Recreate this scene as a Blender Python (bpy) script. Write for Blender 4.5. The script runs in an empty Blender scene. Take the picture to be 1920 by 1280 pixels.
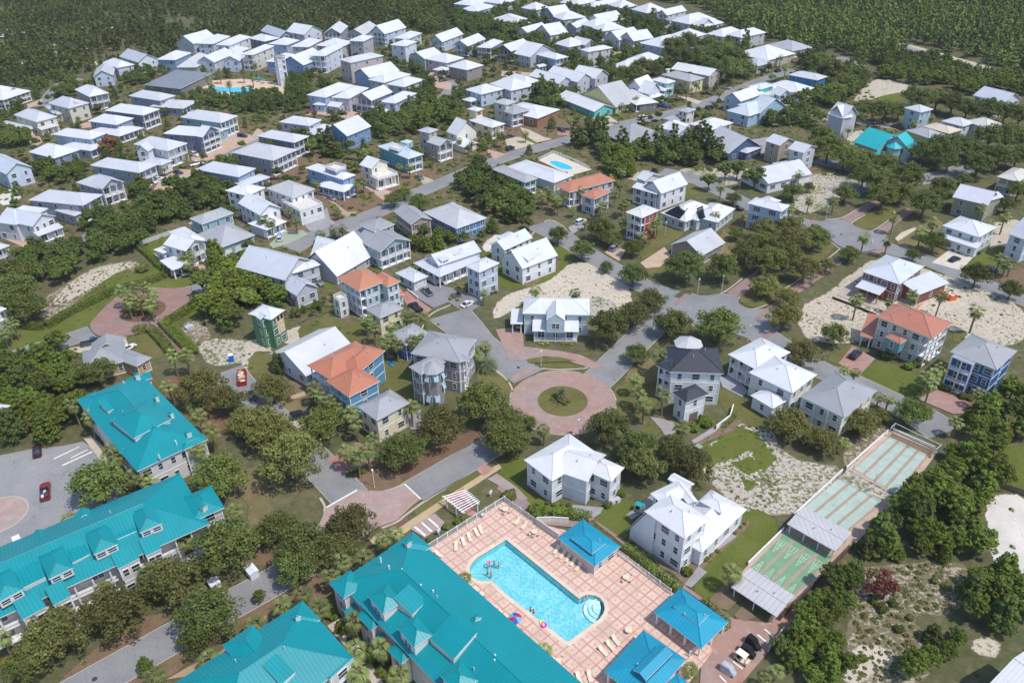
import bpy,math,random
import numpy as np
from mathutils import Vector,Matrix
from mathutils.geometry import tessellate_polygon
rnd=random.Random(7)
scn=bpy.context.scene
COL=scn.collection
CAMH,FPX=115.0,1493.0
TILT,ROLL=math.radians(32.45),math.radians(-0.9)
_c,_s=math.cos(TILT),math.sin(TILT)
_X,_D,_F=np.array([1.,0,0]),np.array([0,-_s,-_c]),np.array([0,_c,-_s])
XA=math.cos(ROLL)*_X-math.sin(ROLL)*_D
DA=math.sin(ROLL)*_X+math.cos(ROLL)*_D
cam=bpy.data.objects.new('camera',bpy.data.cameras.new('camera'));COL.objects.link(cam)
cam.data.sensor_width=36;cam.data.lens=36*FPX/1920;cam.data.clip_start=1;cam.data.clip_end=8000
M=Matrix.Identity(4)
for i in range(3):
 M[i][0]=XA[i];M[i][1]=-DA[i];M[i][2]=-_F[i]
M[2][3]=CAMH
cam.matrix_world=M;scn.camera=cam
SUN_EL,SUN_AZ=math.radians(61),math.radians(-34)
w=bpy.data.worlds.new('World');scn.world=w;w.use_nodes=True
nt=w.node_tree;bg=nt.nodes['Background'];bg.inputs[1].default_value=0.15
sky=nt.nodes.new('ShaderNodeTexSky');sky.sky_type='NISHITA';sky.sun_disc=False
sky.sun_elevation=SUN_EL;sky.sun_rotation=math.pi/2-SUN_AZ
nt.links.new(sky.outputs[0],bg.inputs[0])
sl=bpy.data.lights.new('sun','SUN');sl.energy=2.75;sl.angle=math.radians(0.53);sl.color=(1,.955,.89)
so=bpy.data.objects.new('sun',sl);COL.objects.link(so)
sd=Vector((math.cos(SUN_EL)*math.cos(SUN_AZ),math.cos(SUN_EL)*math.sin(SUN_AZ),math.sin(SUN_EL)))
so.rotation_euler=sd.to_track_quat('Z','Y').to_euler();so.location=(0,0,300)
scn.view_settings.view_transform='Standard';scn.view_settings.look='None'
scn.view_settings.exposure=0.42;scn.view_settings.gamma=1.0
scn.cycles.max_bounces=6;scn.cycles.transparent_max_bounces=12
def px(t,x,y):
 if t=='p':return x,y
 return {'a':0,'b':470,'c':940,'d':1420}[t[1]]+x/3.764,{'1':0,'2':310,'3':620,'4':940}[t[0]]+y/3.764
def G(t,x,y,z=0.0):
 x,y=px(t,x,y)
 r=XA*(x-960)/FPX+DA*(y-640)/FPX+_F
 p=np.array([0,0,CAMH])+r*(z-CAMH)/r[2]
 return Vector((p[0],p[1],z))
def dist(p):return math.sqrt(p[0]**2+p[1]**2+(CAMH-(p[2]if len(p)>2 else 0))**2)
def inpoly(x,y,P):
 c=False;j=len(P)-1
 for i in range(len(P)):
  if (P[i][1]>y)!=(P[j][1]>y)and x<(P[j][0]-P[i][0])*(y-P[i][1])/(P[j][1]-P[i][1])+P[i][0]:c=not c
  j=i
 return c
MATS={}
def lin(c):
 return tuple((v/255/12.92 if v/255<=.04045 else ((v/255+.055)/1.055)**2.4)for v in c)
class NT:
 def __init__(s,name):
  s.m=bpy.data.materials.new(name);s.m.use_nodes=True;s.t=s.m.node_tree
  s.b=s.t.nodes['Principled BSDF'];s.out=s.t.nodes['Material Output']
 def n(s,k,**kw):
  x=s.t.nodes.new(k)
  for a,v in kw.items():
   if a.startswith('i'):x.inputs[int(a[1:])].default_value=v
   else:setattr(x,a,v)
  return x
 def l(s,a,b):s.t.links.new(a,b)
 def noise(s,scale,detail=3,coord='obj',rough=.55):
  x=s.n('ShaderNodeTexNoise');x.inputs['Scale'].default_value=scale;x.inputs['Detail'].default_value=detail
  x.inputs['Roughness'].default_value=rough;s.l(s.co(coord),x.inputs['Vector']);return x.outputs[0]
 def co(s,k):
  if k=='geo':return s.n('ShaderNodeNewGeometry').outputs['Position']
  return s.n('ShaderNodeTexCoord').outputs['UV' if k=='uv' else 'Object']
 def ramp(s,f,stops,interp='LINEAR'):
  r=s.n('ShaderNodeValToRGB');cr=r.color_ramp;cr.interpolation=interp
  while len(cr.elements)<len(stops):cr.elements.new(.5)
  for e,(p,c)in zip(cr.elements,stops):e.position=p;e.color=(*c,1)if len(c)==3 else c
  s.l(f,r.inputs[0]);return r.outputs[0]
 def mix(s,f,a,b,mode='MIX'):
  x=s.n('ShaderNodeMix',data_type='RGBA',blend_type=mode)
  for v,k in ((f,0),(a,6),(b,7)):
   if isinstance(v,(int,float)):x.inputs[k].default_value=v
   elif isinstance(v,tuple):x.inputs[k].default_value=(*v,1)if len(v)==3 else v
   else:s.l(v,x.inputs[k])
  return x.outputs[2]
 def math(s,op,a,b=None):
  x=s.n('ShaderNodeMath',operation=op)
  for k,v in enumerate((a,b)):
   if v is None:continue
   if isinstance(v,(int,float)):x.inputs[k].default_value=v
   else:s.l(v,x.inputs[k])
  return x.outputs[0]
 def sep(s,v):
  x=s.n('ShaderNodeSeparateXYZ');s.l(v,x.inputs[0]);return x.outputs
 def bump(s,h,strength=.3,dist=.05):
  x=s.n('ShaderNodeBump');x.inputs['Strength'].default_value=strength;x.inputs['Distance'].default_value=dist
  s.l(h,x.inputs['Height']);s.l(x.outputs[0],s.b.inputs['Normal'])
 def fin(s,col=None,rough=.7,metal=0,spec=.3):
  if col is not None:
   if isinstance(col,tuple):s.b.inputs['Base Color'].default_value=(*col,1)
   else:s.l(col,s.b.inputs['Base Color'])
  s.b.inputs['Roughness'].default_value=rough;s.b.inputs['Metallic'].default_value=metal
  s.b.inputs['Specular IOR Level'].default_value=spec
  return s.m
def cached(f):
 def g(*a):
  k=(f.__name__,)+a
  if k not in MATS:MATS[k]=f(*a)
  return MATS[k]
 return g
def vary(c,k):return tuple(min(1,v*k)for v in c)
@cached
def wallmat(c):
 t=NT('painted_siding');c=lin(tuple(v*.87+m*.13 for v,m in zip(c,(214,217,222))));c=vary(c,.86)
 n=t.noise(.7,4);col=t.ramp(n,[(.3,vary(c,.9)),(.7,vary(c,1.06))])
 v=t.sep(t.co('uv'))[1];h=t.math('FRACT',t.math('MULTIPLY',v,4.2));t.bump(h,.35,.03)
 col=t.mix(t.math('MULTIPLY',t.math('LESS_THAN',h,.14),.25),col,vary(c,.6))
 return t.fin(col,.65)
@cached
def roofmat(c,pitch,depth):
 t=NT('seamed_metal');c=lin(c);c=vary(c,.78*(.92 if min(c)>.7 else 1))
 n=t.noise(.25,4);n2=t.noise(2.5,3)
 col=t.ramp(n,[(.3,vary(c,.92)),(.7,vary(c,1.05))])
 col=t.mix(.18,col,t.ramp(n2,[(.35,vary(c,.8)),(.65,vary(c,1.15))]));n3=t.noise(.09,5);col=t.mix(t.ramp(n3,[(.5,(0,0,0)),(.72,(.35,.35,.35))]),col,vary(c,.72))
 u=t.sep(t.co('uv'))[0];f=t.math('FRACT',t.math('DIVIDE',u,pitch))
 pan=t.math('FLOOR',t.math('DIVIDE',u,pitch));wn=t.n('ShaderNodeTexWhiteNoise',noise_dimensions='1D');t.l(pan,wn.inputs['W'])
 col=t.mix(t.math('MULTIPLY',wn.outputs[0],.10),col,vary(c,.7))
 seam=t.math('LESS_THAN',f,.16)
 col=t.mix(t.math('MULTIPLY',seam,depth),col,vary(c,.45))
 t.bump(t.math('GREATER_THAN',f,.14),.5,.05)
 return t.fin(col,.42,0,.4)
@cached
def plain(c,rough=.6,amt=.1):
 t=NT('paint');c=vary(lin(c),.9);n=t.noise(1.3,4)
 return t.fin(t.ramp(n,[(.3,vary(c,1-amt)),(.7,vary(c,1+amt))]),rough)
@cached
def glass(k=0):
 t=NT('window_glass');n=t.noise(.9,2)
 return t.fin(t.ramp(n,[(.35,(.012,.018,.024)),(.65,(.06,.085,.10))]),.08,0,.6)
@cached
def asphalt(k):
 t=NT('asphalt');a=t.noise(.12,5);b=t.noise(3.5,4);g={0:.235,1:.20,2:.27}[k]
 col=t.ramp(a,[(.3,(g*.74,g*.74,g*.78)),(.52,(g,g,g*1.02)),(.72,(g*1.16,g*1.13,g*1.1))])
 col=t.mix(.35,col,t.ramp(b,[(.3,(g*.7,)*3),(.7,(g*1.25,)*3)]))
 v=t.n('ShaderNodeTexVoronoi',feature='DISTANCE_TO_EDGE');v.inputs['Scale'].default_value=.16
 nz=t.n('ShaderNodeTexNoise');nz.inputs['Scale'].default_value=.5;t.l(t.co('obj'),nz.inputs[0])
 vm=t.n('ShaderNodeVectorMath',operation='MULTIPLY_ADD',i1=(6,6,6));t.l(nz.outputs[1],vm.inputs[0]);t.l(t.co('obj'),vm.inputs[2]);t.l(vm.outputs[0],v.inputs['Vector'])
 col=t.mix(t.math('MULTIPLY',t.math('LESS_THAN',v.outputs[0],.006),.45),col,(.07,.07,.075))
 return t.fin(col,.9,0,.2)
@cached
def concrete(c):
 t=NT('concrete');c=vary(lin(c),.8);a=t.noise(.35,5);b=t.noise(6,3)
 col=t.ramp(a,[(.3,vary(c,.82)),(.7,vary(c,1.1))]);col=t.mix(.25,col,t.ramp(b,[(.3,vary(c,.7)),(.7,vary(c,1.2))]))
 return t.fin(col,.85,0,.2)
@cached
def brick(c,scale=4.0):
 t=NT('brick_pavers');c=vary(lin(c),.8);b=t.n('ShaderNodeTexBrick')
 mp=t.n('ShaderNodeMapping');mp.inputs['Rotation'].default_value=(0,0,math.radians(41));t.l(t.co('obj'),mp.inputs[0]);t.l(mp.outputs[0],b.inputs[0])
 b.inputs['Color1'].default_value=(*vary(c,1.12),1);b.inputs['Color2'].default_value=(*vary(c,.78),1);b.inputs['Mortar'].default_value=(*vary(c,.75),1)
 b.inputs['Scale'].default_value=scale;b.inputs['Mortar Size'].default_value=.03
 n=t.noise(.3,5);col=t.mix(.5,b.outputs[0],t.ramp(n,[(.25,vary(c,.72)),(.5,c),(.75,(min(1,c[0]*1.15),c[1]*1.22,c[2]*1.25))]))
 n2=t.noise(.09,4);col=t.mix(t.ramp(n2,[(.42,(0,0,0)),(.7,(.6,.6,.6))]),col,(c[0]*.72,c[0]*.66,c[0]*.64));n4=t.noise(.6,6,'obj',.7);col=t.mix(t.ramp(n4,[(.52,(0,0,0)),(.7,(.35,.35,.35))]),col,(c[0]*1.1,c[0]*1.02,c[0]*.95))
 return t.fin(col,.85,0,.2)
@cached
def turf(kind):
 pal={'green':((.070,.095,.016),(.105,.132,.024),(.155,.160,.048)),'olive':((.075,.085,.022),(.12,.125,.035),(.19,.16,.075)),'dry':((.10,.09,.035),(.17,.145,.065),(.27,.21,.12)),'dark':((.022,.04,.010),(.045,.065,.018),(.08,.085,.03))}[kind]
 t=NT('turf_'+kind);a=t.noise(.13,6,'obj',.65);b=t.noise(2.2,5);d=t.noise(.04,3)
 col=t.ramp(a,[(.3,pal[0]),(.5,pal[1]),(.72,pal[2])]);col=t.mix(.45,col,t.ramp(b,[(.3,pal[0]),(.7,pal[2])]))
 col=t.mix(t.ramp(d,[(.55,(0,0,0)),(.7,(.5,.5,.5))]),col,(pal[2][0]*1.1,pal[2][1]*.95,pal[2][2]))
 t.bump(b,.6,.1)
 return t.fin(col,.95,0,.1)
@cached
def sand(k):
 t=NT('sand');a=t.noise(.11,6,'obj',.7);b=t.noise(1.1,6,'obj',.7);c=t.noise(4,4)
 s0={0:(.52,.455,.37),1:(.50,.435,.35),2:(.48,.43,.37),3:(.42,.36,.29),4:(.60,.56,.51)}[k]
 col=t.ramp(a,[(.3,vary(s0,.72)),(.5,s0),(.7,vary(s0,1.16))])
 col=t.mix(.3,col,t.ramp(c,[(.3,vary(s0,.6)),(.7,vary(s0,1.2))]))
 th={0:.595,1:.565,2:.50,3:.44,4:.68}[k]
 w_=t.math('ADD',b,t.math('MULTIPLY',t.math('SUBTRACT',a,.5),.55))
 weed=t.ramp(w_,[(th-.02,(0,0,0)),(th+.05,(.9,.9,.9))])
 gcol=t.ramp(c,[(.3,(.06,.085,.022)),(.7,(.17,.165,.06))])
 if k in (3,):gcol=t.ramp(c,[(.3,(.075,.075,.035)),(.7,(.19,.155,.085))])
 col=t.mix(weed,col,gcol);t.bump(b,.5,.12)
 return t.fin(col,.95,0,.1)
@cached
def mulch(k):
 c={0:(.165,.105,.066),1:(.155,.10,.06),2:(.185,.125,.08),3:(.20,.145,.10)}[k]
 t=NT('mulch');a=t.noise(.5,5);b=t.noise(5,4)
 col=t.mix(.5,t.ramp(a,[(.3,vary(c,.7)),(.7,vary(c,1.25))]),t.ramp(b,[(.3,vary(c,.55)),(.7,vary(c,1.4))]))
 t.bump(b,.6,.1);return t.fin(col,.95,0,.1)
@cached
def soil(k):
 t=NT('scrub_ground');a=t.noise(.03,7,'obj',.65);b=t.noise(.5,6,'obj',.65);d=t.noise(.11,6,'obj',.7)
 if k:
  col=t.ramp(d,[(.36,(.052,.075,.022)),(.50,(.10,.105,.045)),(.60,(.18,.125,.08)),(.70,(.30,.235,.17))])
  col=t.mix(.5,col,t.ramp(b,[(.3,(.045,.06,.02)),(.5,(.13,.105,.06)),(.7,(.30,.23,.17))]))
 else:
  col=t.ramp(a,[(.32,(.066,.082,.032)),(.5,(.105,.105,.050)),(.66,(.17,.14,.08))])
  col=t.mix(.5,col,t.ramp(b,[(.3,(.046,.066,.022)),(.5,(.10,.10,.048)),(.7,(.23,.18,.115))]))
 return t.fin(col,.95,0,.1)
@cached
def leafmat(name,c0,c1,c2,trans=.3):
 c0,c1,c2=[tuple(v*k for v,k in zip(c,(1.44,1.47,1.36)))for c in (c0,c1,c2)]
 t=NT(name);g=t.n('ShaderNodeNewGeometry');oi=t.n('ShaderNodeObjectInfo')
 col=t.ramp(g.outputs['Random Per Island'],[(0,c0),(.55,c1),(1,c2)])
 n=t.noise(.35,2,'geo')
 col=t.mix(.4,col,t.ramp(n,[(.35,vary(c1,.72)),(.65,vary(c1,1.3))]));nb=t.noise(.018,4,'geo');col=t.mix(1,col,t.ramp(nb,[(.36,(.72,.70,.70)),(.5,(1,1,1)),(.66,(1.3,1.22,1.1))]),'MULTIPLY')
 hs=t.n('ShaderNodeHueSaturation');t.l(col,hs.inputs['Color'])
 t.l(t.math('ADD',t.math('MULTIPLY',oi.outputs['Random'],.03),.470),hs.inputs['Hue'])
 t.l(t.math('ADD',t.math('MULTIPLY',oi.outputs['Random'],.55),.78),hs.inputs['Value'])
 t.fin(hs.outputs[0],.6,0,.25)
 tr=t.n('ShaderNodeBsdfTranslucent');t.l(hs.outputs[0],tr.inputs[0])
 mx=t.n('ShaderNodeMixShader',i0=trans);t.l(t.b.outputs[0],mx.inputs[1]);t.l(tr.outputs[0],mx.inputs[2]);t.l(mx.outputs[0],t.out.inputs[0])
 return t.m
def WHITE():return plain((232,232,234))
def BARK():return plain((112,96,80),.9,.3)
class MB:
 def __init__(s):s.v=[];s.f=[];s.m=[]
 def face(s,pts,mi=0):
  k=len(s.v);s.v+=[tuple(p)for p in pts];s.f.append(tuple(range(k,k+len(pts))));s.m.append(mi)
 def box(s,x0,y0,z0,x1,y1,z1,mi=0,T=None,skip=''):
  P=[Vector(p)for p in ((x0,y0,z0),(x1,y0,z0),(x1,y1,z0),(x0,y1,z0),(x0,y0,z1),(x1,y0,z1),(x1,y1,z1),(x0,y1,z1))]
  if T is not None:P=[T@p for p in P]
  for q,n in (((3,2,1,0),'b'),((4,5,6,7),'t'),((0,1,5,4),'f'),((1,2,6,5),'r'),((2,3,7,6),'k'),((3,0,4,7),'l')):
   if n not in skip:s.face([P[i]for i in q],mi)
 def bar(s,a,b,r,mi=0,n=5,r2=None):
  a=Vector(a);b=Vector(b);d=(b-a)
  if d.length<1e-6:return
  q=d.to_track_quat('Z','Y');r2=r if r2 is None else r2
  A=[a+q@Vector((r*math.cos(2*math.pi*i/n),r*math.sin(2*math.pi*i/n),0))for i in range(n)]
  B=[b+q@Vector((r2*math.cos(2*math.pi*i/n),r2*math.sin(2*math.pi*i/n),0))for i in range(n)]
  for i in range(n):s.face([A[i],A[(i+1)%n],B[(i+1)%n],B[i]],mi)
  s.face(B,mi);s.face(A[::-1],mi)
 def tube(s,pts,rads,mi=0,n=6):
  for i in range(len(pts)-1):s.bar(pts[i],pts[i+1],rads[i],mi,n,rads[i+1])
 def lathe(s,prof,n=12,mi=0,T=None,a0=0):
  R=[[Vector((r*math.cos(a0+2*math.pi*i/n),r*math.sin(a0+2*math.pi*i/n),z))for i in range(n)]for r,z in prof]
  if T is not None:R=[[T@p for p in r]for r in R]
  for j in range(len(R)-1):
   for i in range(n):s.face([R[j][i],R[j][(i+1)%n],R[j+1][(i+1)%n],R[j+1][i]],mi)
  if prof[-1][0]>.001:s.face(R[-1],mi)
  if prof[0][0]>.001:s.face(R[0][::-1],mi)
 def prism(s,poly,y0,y1,mi=0,T=None):
  A=[Vector((p[0],y0,p[1]))for p in poly];B=[Vector((p[0],y1,p[1]))for p in poly]
  if T is not None:A=[T@p for p in A];B=[T@p for p in B]
  n=len(poly);s.face(A,mi);s.face(B[::-1],mi)
  for i in range(n):s.face([A[i],B[i],B[(i+1)%n],A[(i+1)%n]],mi)
 def mesh(s,name,mats,uv=True,smooth=False):
  me=bpy.data.meshes.new(name);me.from_pydata(s.v,[],s.f)
  for m in (mats if isinstance(mats,(list,tuple))else [mats]):me.materials.append(m)
  me.polygons.foreach_set('material_index',s.m)
  if smooth:
   me.polygons.foreach_set('use_smooth',[True]*len(s.f))
  if uv:
   lay=me.uv_layers.new(name='UVMap');out=[]
   for f in s.f:
    p=[Vector(s.v[i])for i in f];n=(p[1]-p[0]).cross(p[2]-p[0])
    if n.length<1e-9 and len(p)>3:n=(p[2]-p[1]).cross(p[3]-p[1])
    n=n.normalized()if n.length>1e-9 else Vector((0,0,1))
    if abs(n.z)>.995:t,b=Vector((1,0,0)),Vector((0,1,0))
    else:
     t=Vector((0,0,1)).cross(n).normalized();b=n.cross(t)
    for q in p:out+=[q.dot(t),q.dot(b)]
   lay.data.foreach_set('uv',out)
  me.update();return me
 def obj(s,name,mats,parent=None,loc=None,uv=True,smooth=False):
  o=bpy.data.objects.new(name,s.mesh(name,mats,uv,smooth));COL.objects.link(o)
  if parent:o.parent=parent
  if loc is not None:o.location=loc
  return o
def link(name,me,parent=None,loc=(0,0,0),rz=0,sc=1):
 o=bpy.data.objects.new(name,me);COL.objects.link(o);o.location=loc;o.rotation_euler=(0,0,rz)
 if sc!=1:o.scale=(sc,)*3 if not isinstance(sc,tuple)else sc
 if parent:o.parent=parent
 return o
def tag(o,label,cat,group=None,kind=None):
 if label:o['label']=label
 if cat:o['category']=cat
 if group:o['group']=group
 if kind:o['kind']=kind
 return o
def thing(name,label,cat,loc=(0,0,0),rz=0,group=None):
 o=bpy.data.objects.new(name,None);COL.objects.link(o);o.location=loc;o.rotation_euler=(0,0,rz)
 o.empty_display_size=.5
 return tag(o,label,cat,group)
def copytree(src,loc,rz,label,group=None):
 def cp(o,par):
  c=o.copy();COL.objects.link(c);c.parent=par
  for ch in o.children:cp(ch,c)
  return c
 r=cp(src,None);r.location=loc;r.rotation_euler=(0,0,rz);r['label']=label
 if group:r['group']=group
 return r
LAY={}
SOLID=[]
def zlay(k):
 LAY[k]=LAY.get(k,0)+1
 return .025*k+.0002*LAY[k]
def rough_edge(P,amp):
 out=[]
 for i in range(len(P)):
  a,b=Vector(P[i][:2]),Vector(P[(i+1)%len(P)][:2]);n=max(1,int((b-a).length/1.5));d=(b-a);nrm=Vector((-d.y,d.x)).normalized()if d.length else Vector((0,0))
  for k in range(n):
   q=a+d*(k/n);q=q+nrm*amp*rnd.uniform(-1,1)+d.normalized()*amp*rnd.uniform(-.3,.3);out.append(q)
 return out
def smooth_poly(P,it=2):
 for _ in range(it):
  Q=[]
  for i in range(len(P)):
   a,b=Vector(P[i][:2]),Vector(P[(i+1)%len(P)][:2]);Q+=[a*.75+b*.25,a*.25+b*.75]
  P=Q
 return P
def faded(m):
 k=('fade',m.name)
 if k in MATS:return MATS[k]
 f=m.copy();t=f.node_tree;nd=t.nodes;out=nd['Material Output'];src=out.inputs[0].links[0].from_socket
 at=nd.new('ShaderNodeAttribute');at.attribute_name='edge';tc=nd.new('ShaderNodeTexCoord');nz=nd.new('ShaderNodeTexNoise');nz.inputs['Scale'].default_value=1.1;nz.inputs['Detail'].default_value=6;nz.inputs['Roughness'].default_value=.7;t.links.new(tc.outputs['Object'],nz.inputs[0])
 ad=nd.new('ShaderNodeMath');ad.operation='MULTIPLY_ADD';t.links.new(nz.outputs[0],ad.inputs[0]);ad.inputs[1].default_value=1.6;ad.inputs[2].default_value=-1.3
 a2=nd.new('ShaderNodeMath');a2.operation='ADD';t.links.new(ad.outputs[0],a2.inputs[0]);t.links.new(at.outputs['Fac'],a2.inputs[1])
 mr=nd.new('ShaderNodeMapRange');mr.inputs[1].default_value=-.08;mr.inputs[2].default_value=.10;t.links.new(a2.outputs[0],mr.inputs[0])
 tr=nd.new('ShaderNodeBsdfTransparent');mx=nd.new('ShaderNodeMixShader');t.links.new(mr.outputs[0],mx.inputs[0]);t.links.new(tr.outputs[0],mx.inputs[1]);t.links.new(src,mx.inputs[2]);t.links.new(mx.outputs[0],out.inputs[0])
 MATS[k]=f;return f
def sheet(name,P,m,layer,rough=0,smooth=0,holes=(),solid=False,fade=0):
 P=[Vector(p[:2])for p in P]
 if smooth:P=smooth_poly(P,smooth)
 if rough:P=rough_edge(P,rough)
 z=zlay(layer);loops=[P]+[[Vector(p[:2])for p in h]for h in holes]
 tri=tessellate_polygon([[Vector((p.x,p.y,0))for p in lp]for lp in loops]);V=[(p.x,p.y,z)for lp in loops for p in lp]
 F=[]
 for t in tri:
  a,b,c=[V[i]for i in t];F.append(t if (b[0]-a[0])*(c[1]-a[1])-(b[1]-a[1])*(c[0]-a[0])>0 else t[::-1])
 E=[1.0]*len(V)
 if fade:
  A=sum(P[i].x*P[(i+1)%len(P)].y-P[(i+1)%len(P)].x*P[i].y for i in range(len(P)));O=[]
  for i in range(len(P)):
   e=(P[(i+1)%len(P)]-P[i-1]);e=e.normalized()if e.length else Vector((1,0));O.append(P[i]+Vector((e.y,-e.x))*(fade if A>0 else -fade))
  n0=len(P);V+=[(p.x,p.y,z-.0001)for p in O];E+=[0.0]*n0
  for i in range(n0):
   j=(i+1)%n0;q=(i,n0+i,n0+j,j);F.append(q if A>0 else q[::-1])
  m=faded(m)
 me=bpy.data.meshes.new(name);me.from_pydata(V,[],F);me.materials.append(m);me.update()
 if fade:me.attributes.new('edge','FLOAT','POINT').data.foreach_set('value',E)
 o=bpy.data.objects.new(name,me);COL.objects.link(o);o['kind']='structure'
 if solid:SOLID.append([(p.x,p.y)for p in P])
 return o
def gp(t,*xy):return [G(t,xy[i],xy[i+1])for i in range(0,len(xy),2)]
def ribbon(pts,w):
 pts=[Vector(p[:2])for p in pts];L,R=[],[]
 ws=w if isinstance(w,(list,tuple))else [w]*len(pts)
 if len(ws)!=len(pts):ws=list(np.interp(np.linspace(0,1,len(pts)),np.linspace(0,1,len(ws)),ws))
 for i,p in enumerate(pts):
  d=(pts[min(i+1,len(pts)-1)]-pts[max(i-1,0)]).normalized();n=Vector((-d.y,d.x));L.append(p+n*ws[i]/2);R.append(p-n*ws[i]/2)
 return L,R
def spline(pts,n=6):
 P=[Vector(p[:2])for p in pts];out=[]
 for i in range(len(P)-1):
  a,b,c,d=P[max(i-1,0)],P[i],P[i+1],P[min(i+2,len(P)-1)]
  for k in range(n):
   t=k/n;out.append(.5*((2*b)+(c-a)*t+(2*a-5*b+4*c-d)*t*t+(3*b-a-3*c+d)*t*t*t))
 return out+[P[-1]]
def kerb(name,pts,w=.3,h=.12,m=None,z=0.0):
 L,R=ribbon(pts,w);b=MB()
 for i in range(len(L)-1):
  q=[L[i],L[i+1],R[i+1],R[i]]
  b.face([(p.x,p.y,z+h)for p in q[::-1]]);b.face([(L[i+1].x,L[i+1].y,z),(L[i].x,L[i].y,z),(L[i].x,L[i].y,z+h),(L[i+1].x,L[i+1].y,z+h)][::-1]);b.face([(R[i].x,R[i].y,z),(R[i+1].x,R[i+1].y,z),(R[i+1].x,R[i+1].y,z+h),(R[i].x,R[i].y,z+h)][::-1])
 o=b.obj(name,m or concrete((196,186,170)));o['kind']='structure';return o
def circle(c,r,n=48,a0=0,a1=2*math.pi):
 return [Vector((c[0]+r*math.cos(a0+(a1-a0)*i/n),c[1]+r*math.sin(a0+(a1-a0)*i/n)))for i in range(n if a1-a0>6.28 else n+1)]
GA=math.radians(41.6)
PINK,ROSE=(190,160,150),(180,147,135)
pool_img=[('4b',1785,262),('4c',548,683)]
P_pool=gp('p',948.5,1012.5,1085.5,1123.5,1092,1118.5,1103,1115.5,1115,1117,1125,1122,1132,1131,1134,1142,1131,1151,1124,1161,1066,1204,1060,1202,1032,1180,1005,1159,975,1135,948,1114,923,1090.5,916,1090,905,1091,895,1089,886,1083,881,1074,881,1064,886,1055,895,1046,905,1040)
def grow(P,d):
 P=[Vector(p[:2])for p in P];n=len(P);A=sum(P[i].x*P[(i+1)%n].y-P[(i+1)%n].x*P[i].y for i in range(n));sg=1 if A>0 else -1;out=[]
 for i in range(n):
  a,b,c=P[i-1],P[i],P[(i+1)%n];e1=(b-a).normalized();e2=(c-b).normalized()
  n1=Vector((e1.y,-e1.x))*sg;n2=Vector((e2.y,-e2.x))*sg;m=(n1+n2);m=m/max(.35,m.length_squared/2)/1
  out.append(b+m*d)
 return out
P_cope=grow(P_pool,.75)
sheet('ground',[(-4000,20),(4000,20),(4000,5000),(-4000,5000)],soil(0),0,holes=[P_pool])
FD={'sand_patch':1.6,'lawn':1.2,'mulch_bed':.7,'planting_bed':2,'village_soil':5,'road_verge':1}
def S(name,m,layer,t,*xy,rough=0,smooth=0,solid=False):return sheet(name,gp(t,*xy),m,layer,rough,smooth,solid=solid,fade=FD.get(name,0))
S('village_soil',soil(1),1,'p',0,330,120,190,330,120,620,60,860,15,1150,10,1330,60,1420,80,1600,130,1700,250,1640,330,1500,330,1250,330,900,420,640,640,380,480,200,430,60,480,-60,470,rough=1.5)
for q in [(20,300,80,300,140,330,90,350,0,340),(330,255,480,235,640,250,600,330,480,380,380,330),(500,400,650,300,780,300,830,330,700,420,620,470,540,470),(880,230,1000,215,1080,230,1090,262,960,290,880,290)]:
 S('planting_bed',mulch(2),2,'p',*q,rough=.6)
for q,k in [(('2a',300,950,470,850,620,740,880,680,980,690,1000,760,900,800,780,850,560,1010,420,1090,310,1100),3),(('2a',480,860,620,750,870,690,950,700,800,760,640,860,500,940,360,990),1),(('1d',680,700,820,560,960,570,1190,640,1150,690,960,680,800,740,730,735),1),(('1d',620,1000,660,940,760,920,780,960,720,1040,640,1030),1),(('2d',260,200,330,100,440,50,690,90,700,160,560,220,400,330,290,330),2),(('2c',-60,1080,0,940,330,820,470,690,700,700,820,770,900,900,900,1000,760,1070,640,1050,640,960,330,940,150,960,60,1010,0,1060),0),(('2c',620,950,700,930,820,1010,800,1100,650,1100),2),(('2d',300,1010,500,920,640,800,860,640,1180,740,1280,780,1480,800,1882,1000,1882,1240,1640,1280,1400,1180,1300,1100,900,1180,700,1250,420,1240,330,1200),1),(('2d',1110,990,1160,740,1280,790,1480,900,1460,1000,1300,1020,1160,1040),0),(('3c',1370,920,1480,760,1660,640,1882,680,1960,860,1960,1280,1750,1280,1600,1180,1500,1050),2),(('3d',-60,640,40,700,200,900,420,960,600,970,540,1090,330,1280,60,1280,-60,1100),2),(('3d',600,950,700,760,900,690,920,740,700,960),3),(('4d',640,480,900,470,1400,420,1520,560,1380,800,1100,760,1100,900,1250,960,1150,1280,620,1280,680,900,700,620),3),(('4d',640,1160,700,1040,900,1050,930,1120,760,1200,620,1280),0),(('4d',1560,980,1690,990,1680,1060,1540,1060),1),(('4d',1650,-20,1882,-40,1960,200,1960,560,1800,500,1680,400,1640,200),4),(('2d',1640,420,1882,380,1800,480,1700,640,1660,600),1),(('2a',1250,1180,1340,1090,1450,1150,1500,1240,1320,1260),3),(('3a',1400,90,1560,60,1760,90,1882,120,1882,200,1720,220,1640,220,1560,250,1460,200),2),(('3b',-40,90,60,60,140,150,80,240,-40,320),1),(('2b',240,1180,380,1130,420,1200,260,1270),1),(('2a',30,180,120,170,140,230,40,290,0,240),4),(('2b',1640,560,1760,480,1780,560,1680,620),4),(('2c',900,90,1000,40,1040,40,960,110),1),(('1c',1200,1240,1320,1180,1500,1200,1760,1180,1760,1260,1560,1320,1320,1290),2)]:
 S('sand_patch',sand(k),2,*q,rough=.35,smooth=1)
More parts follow.
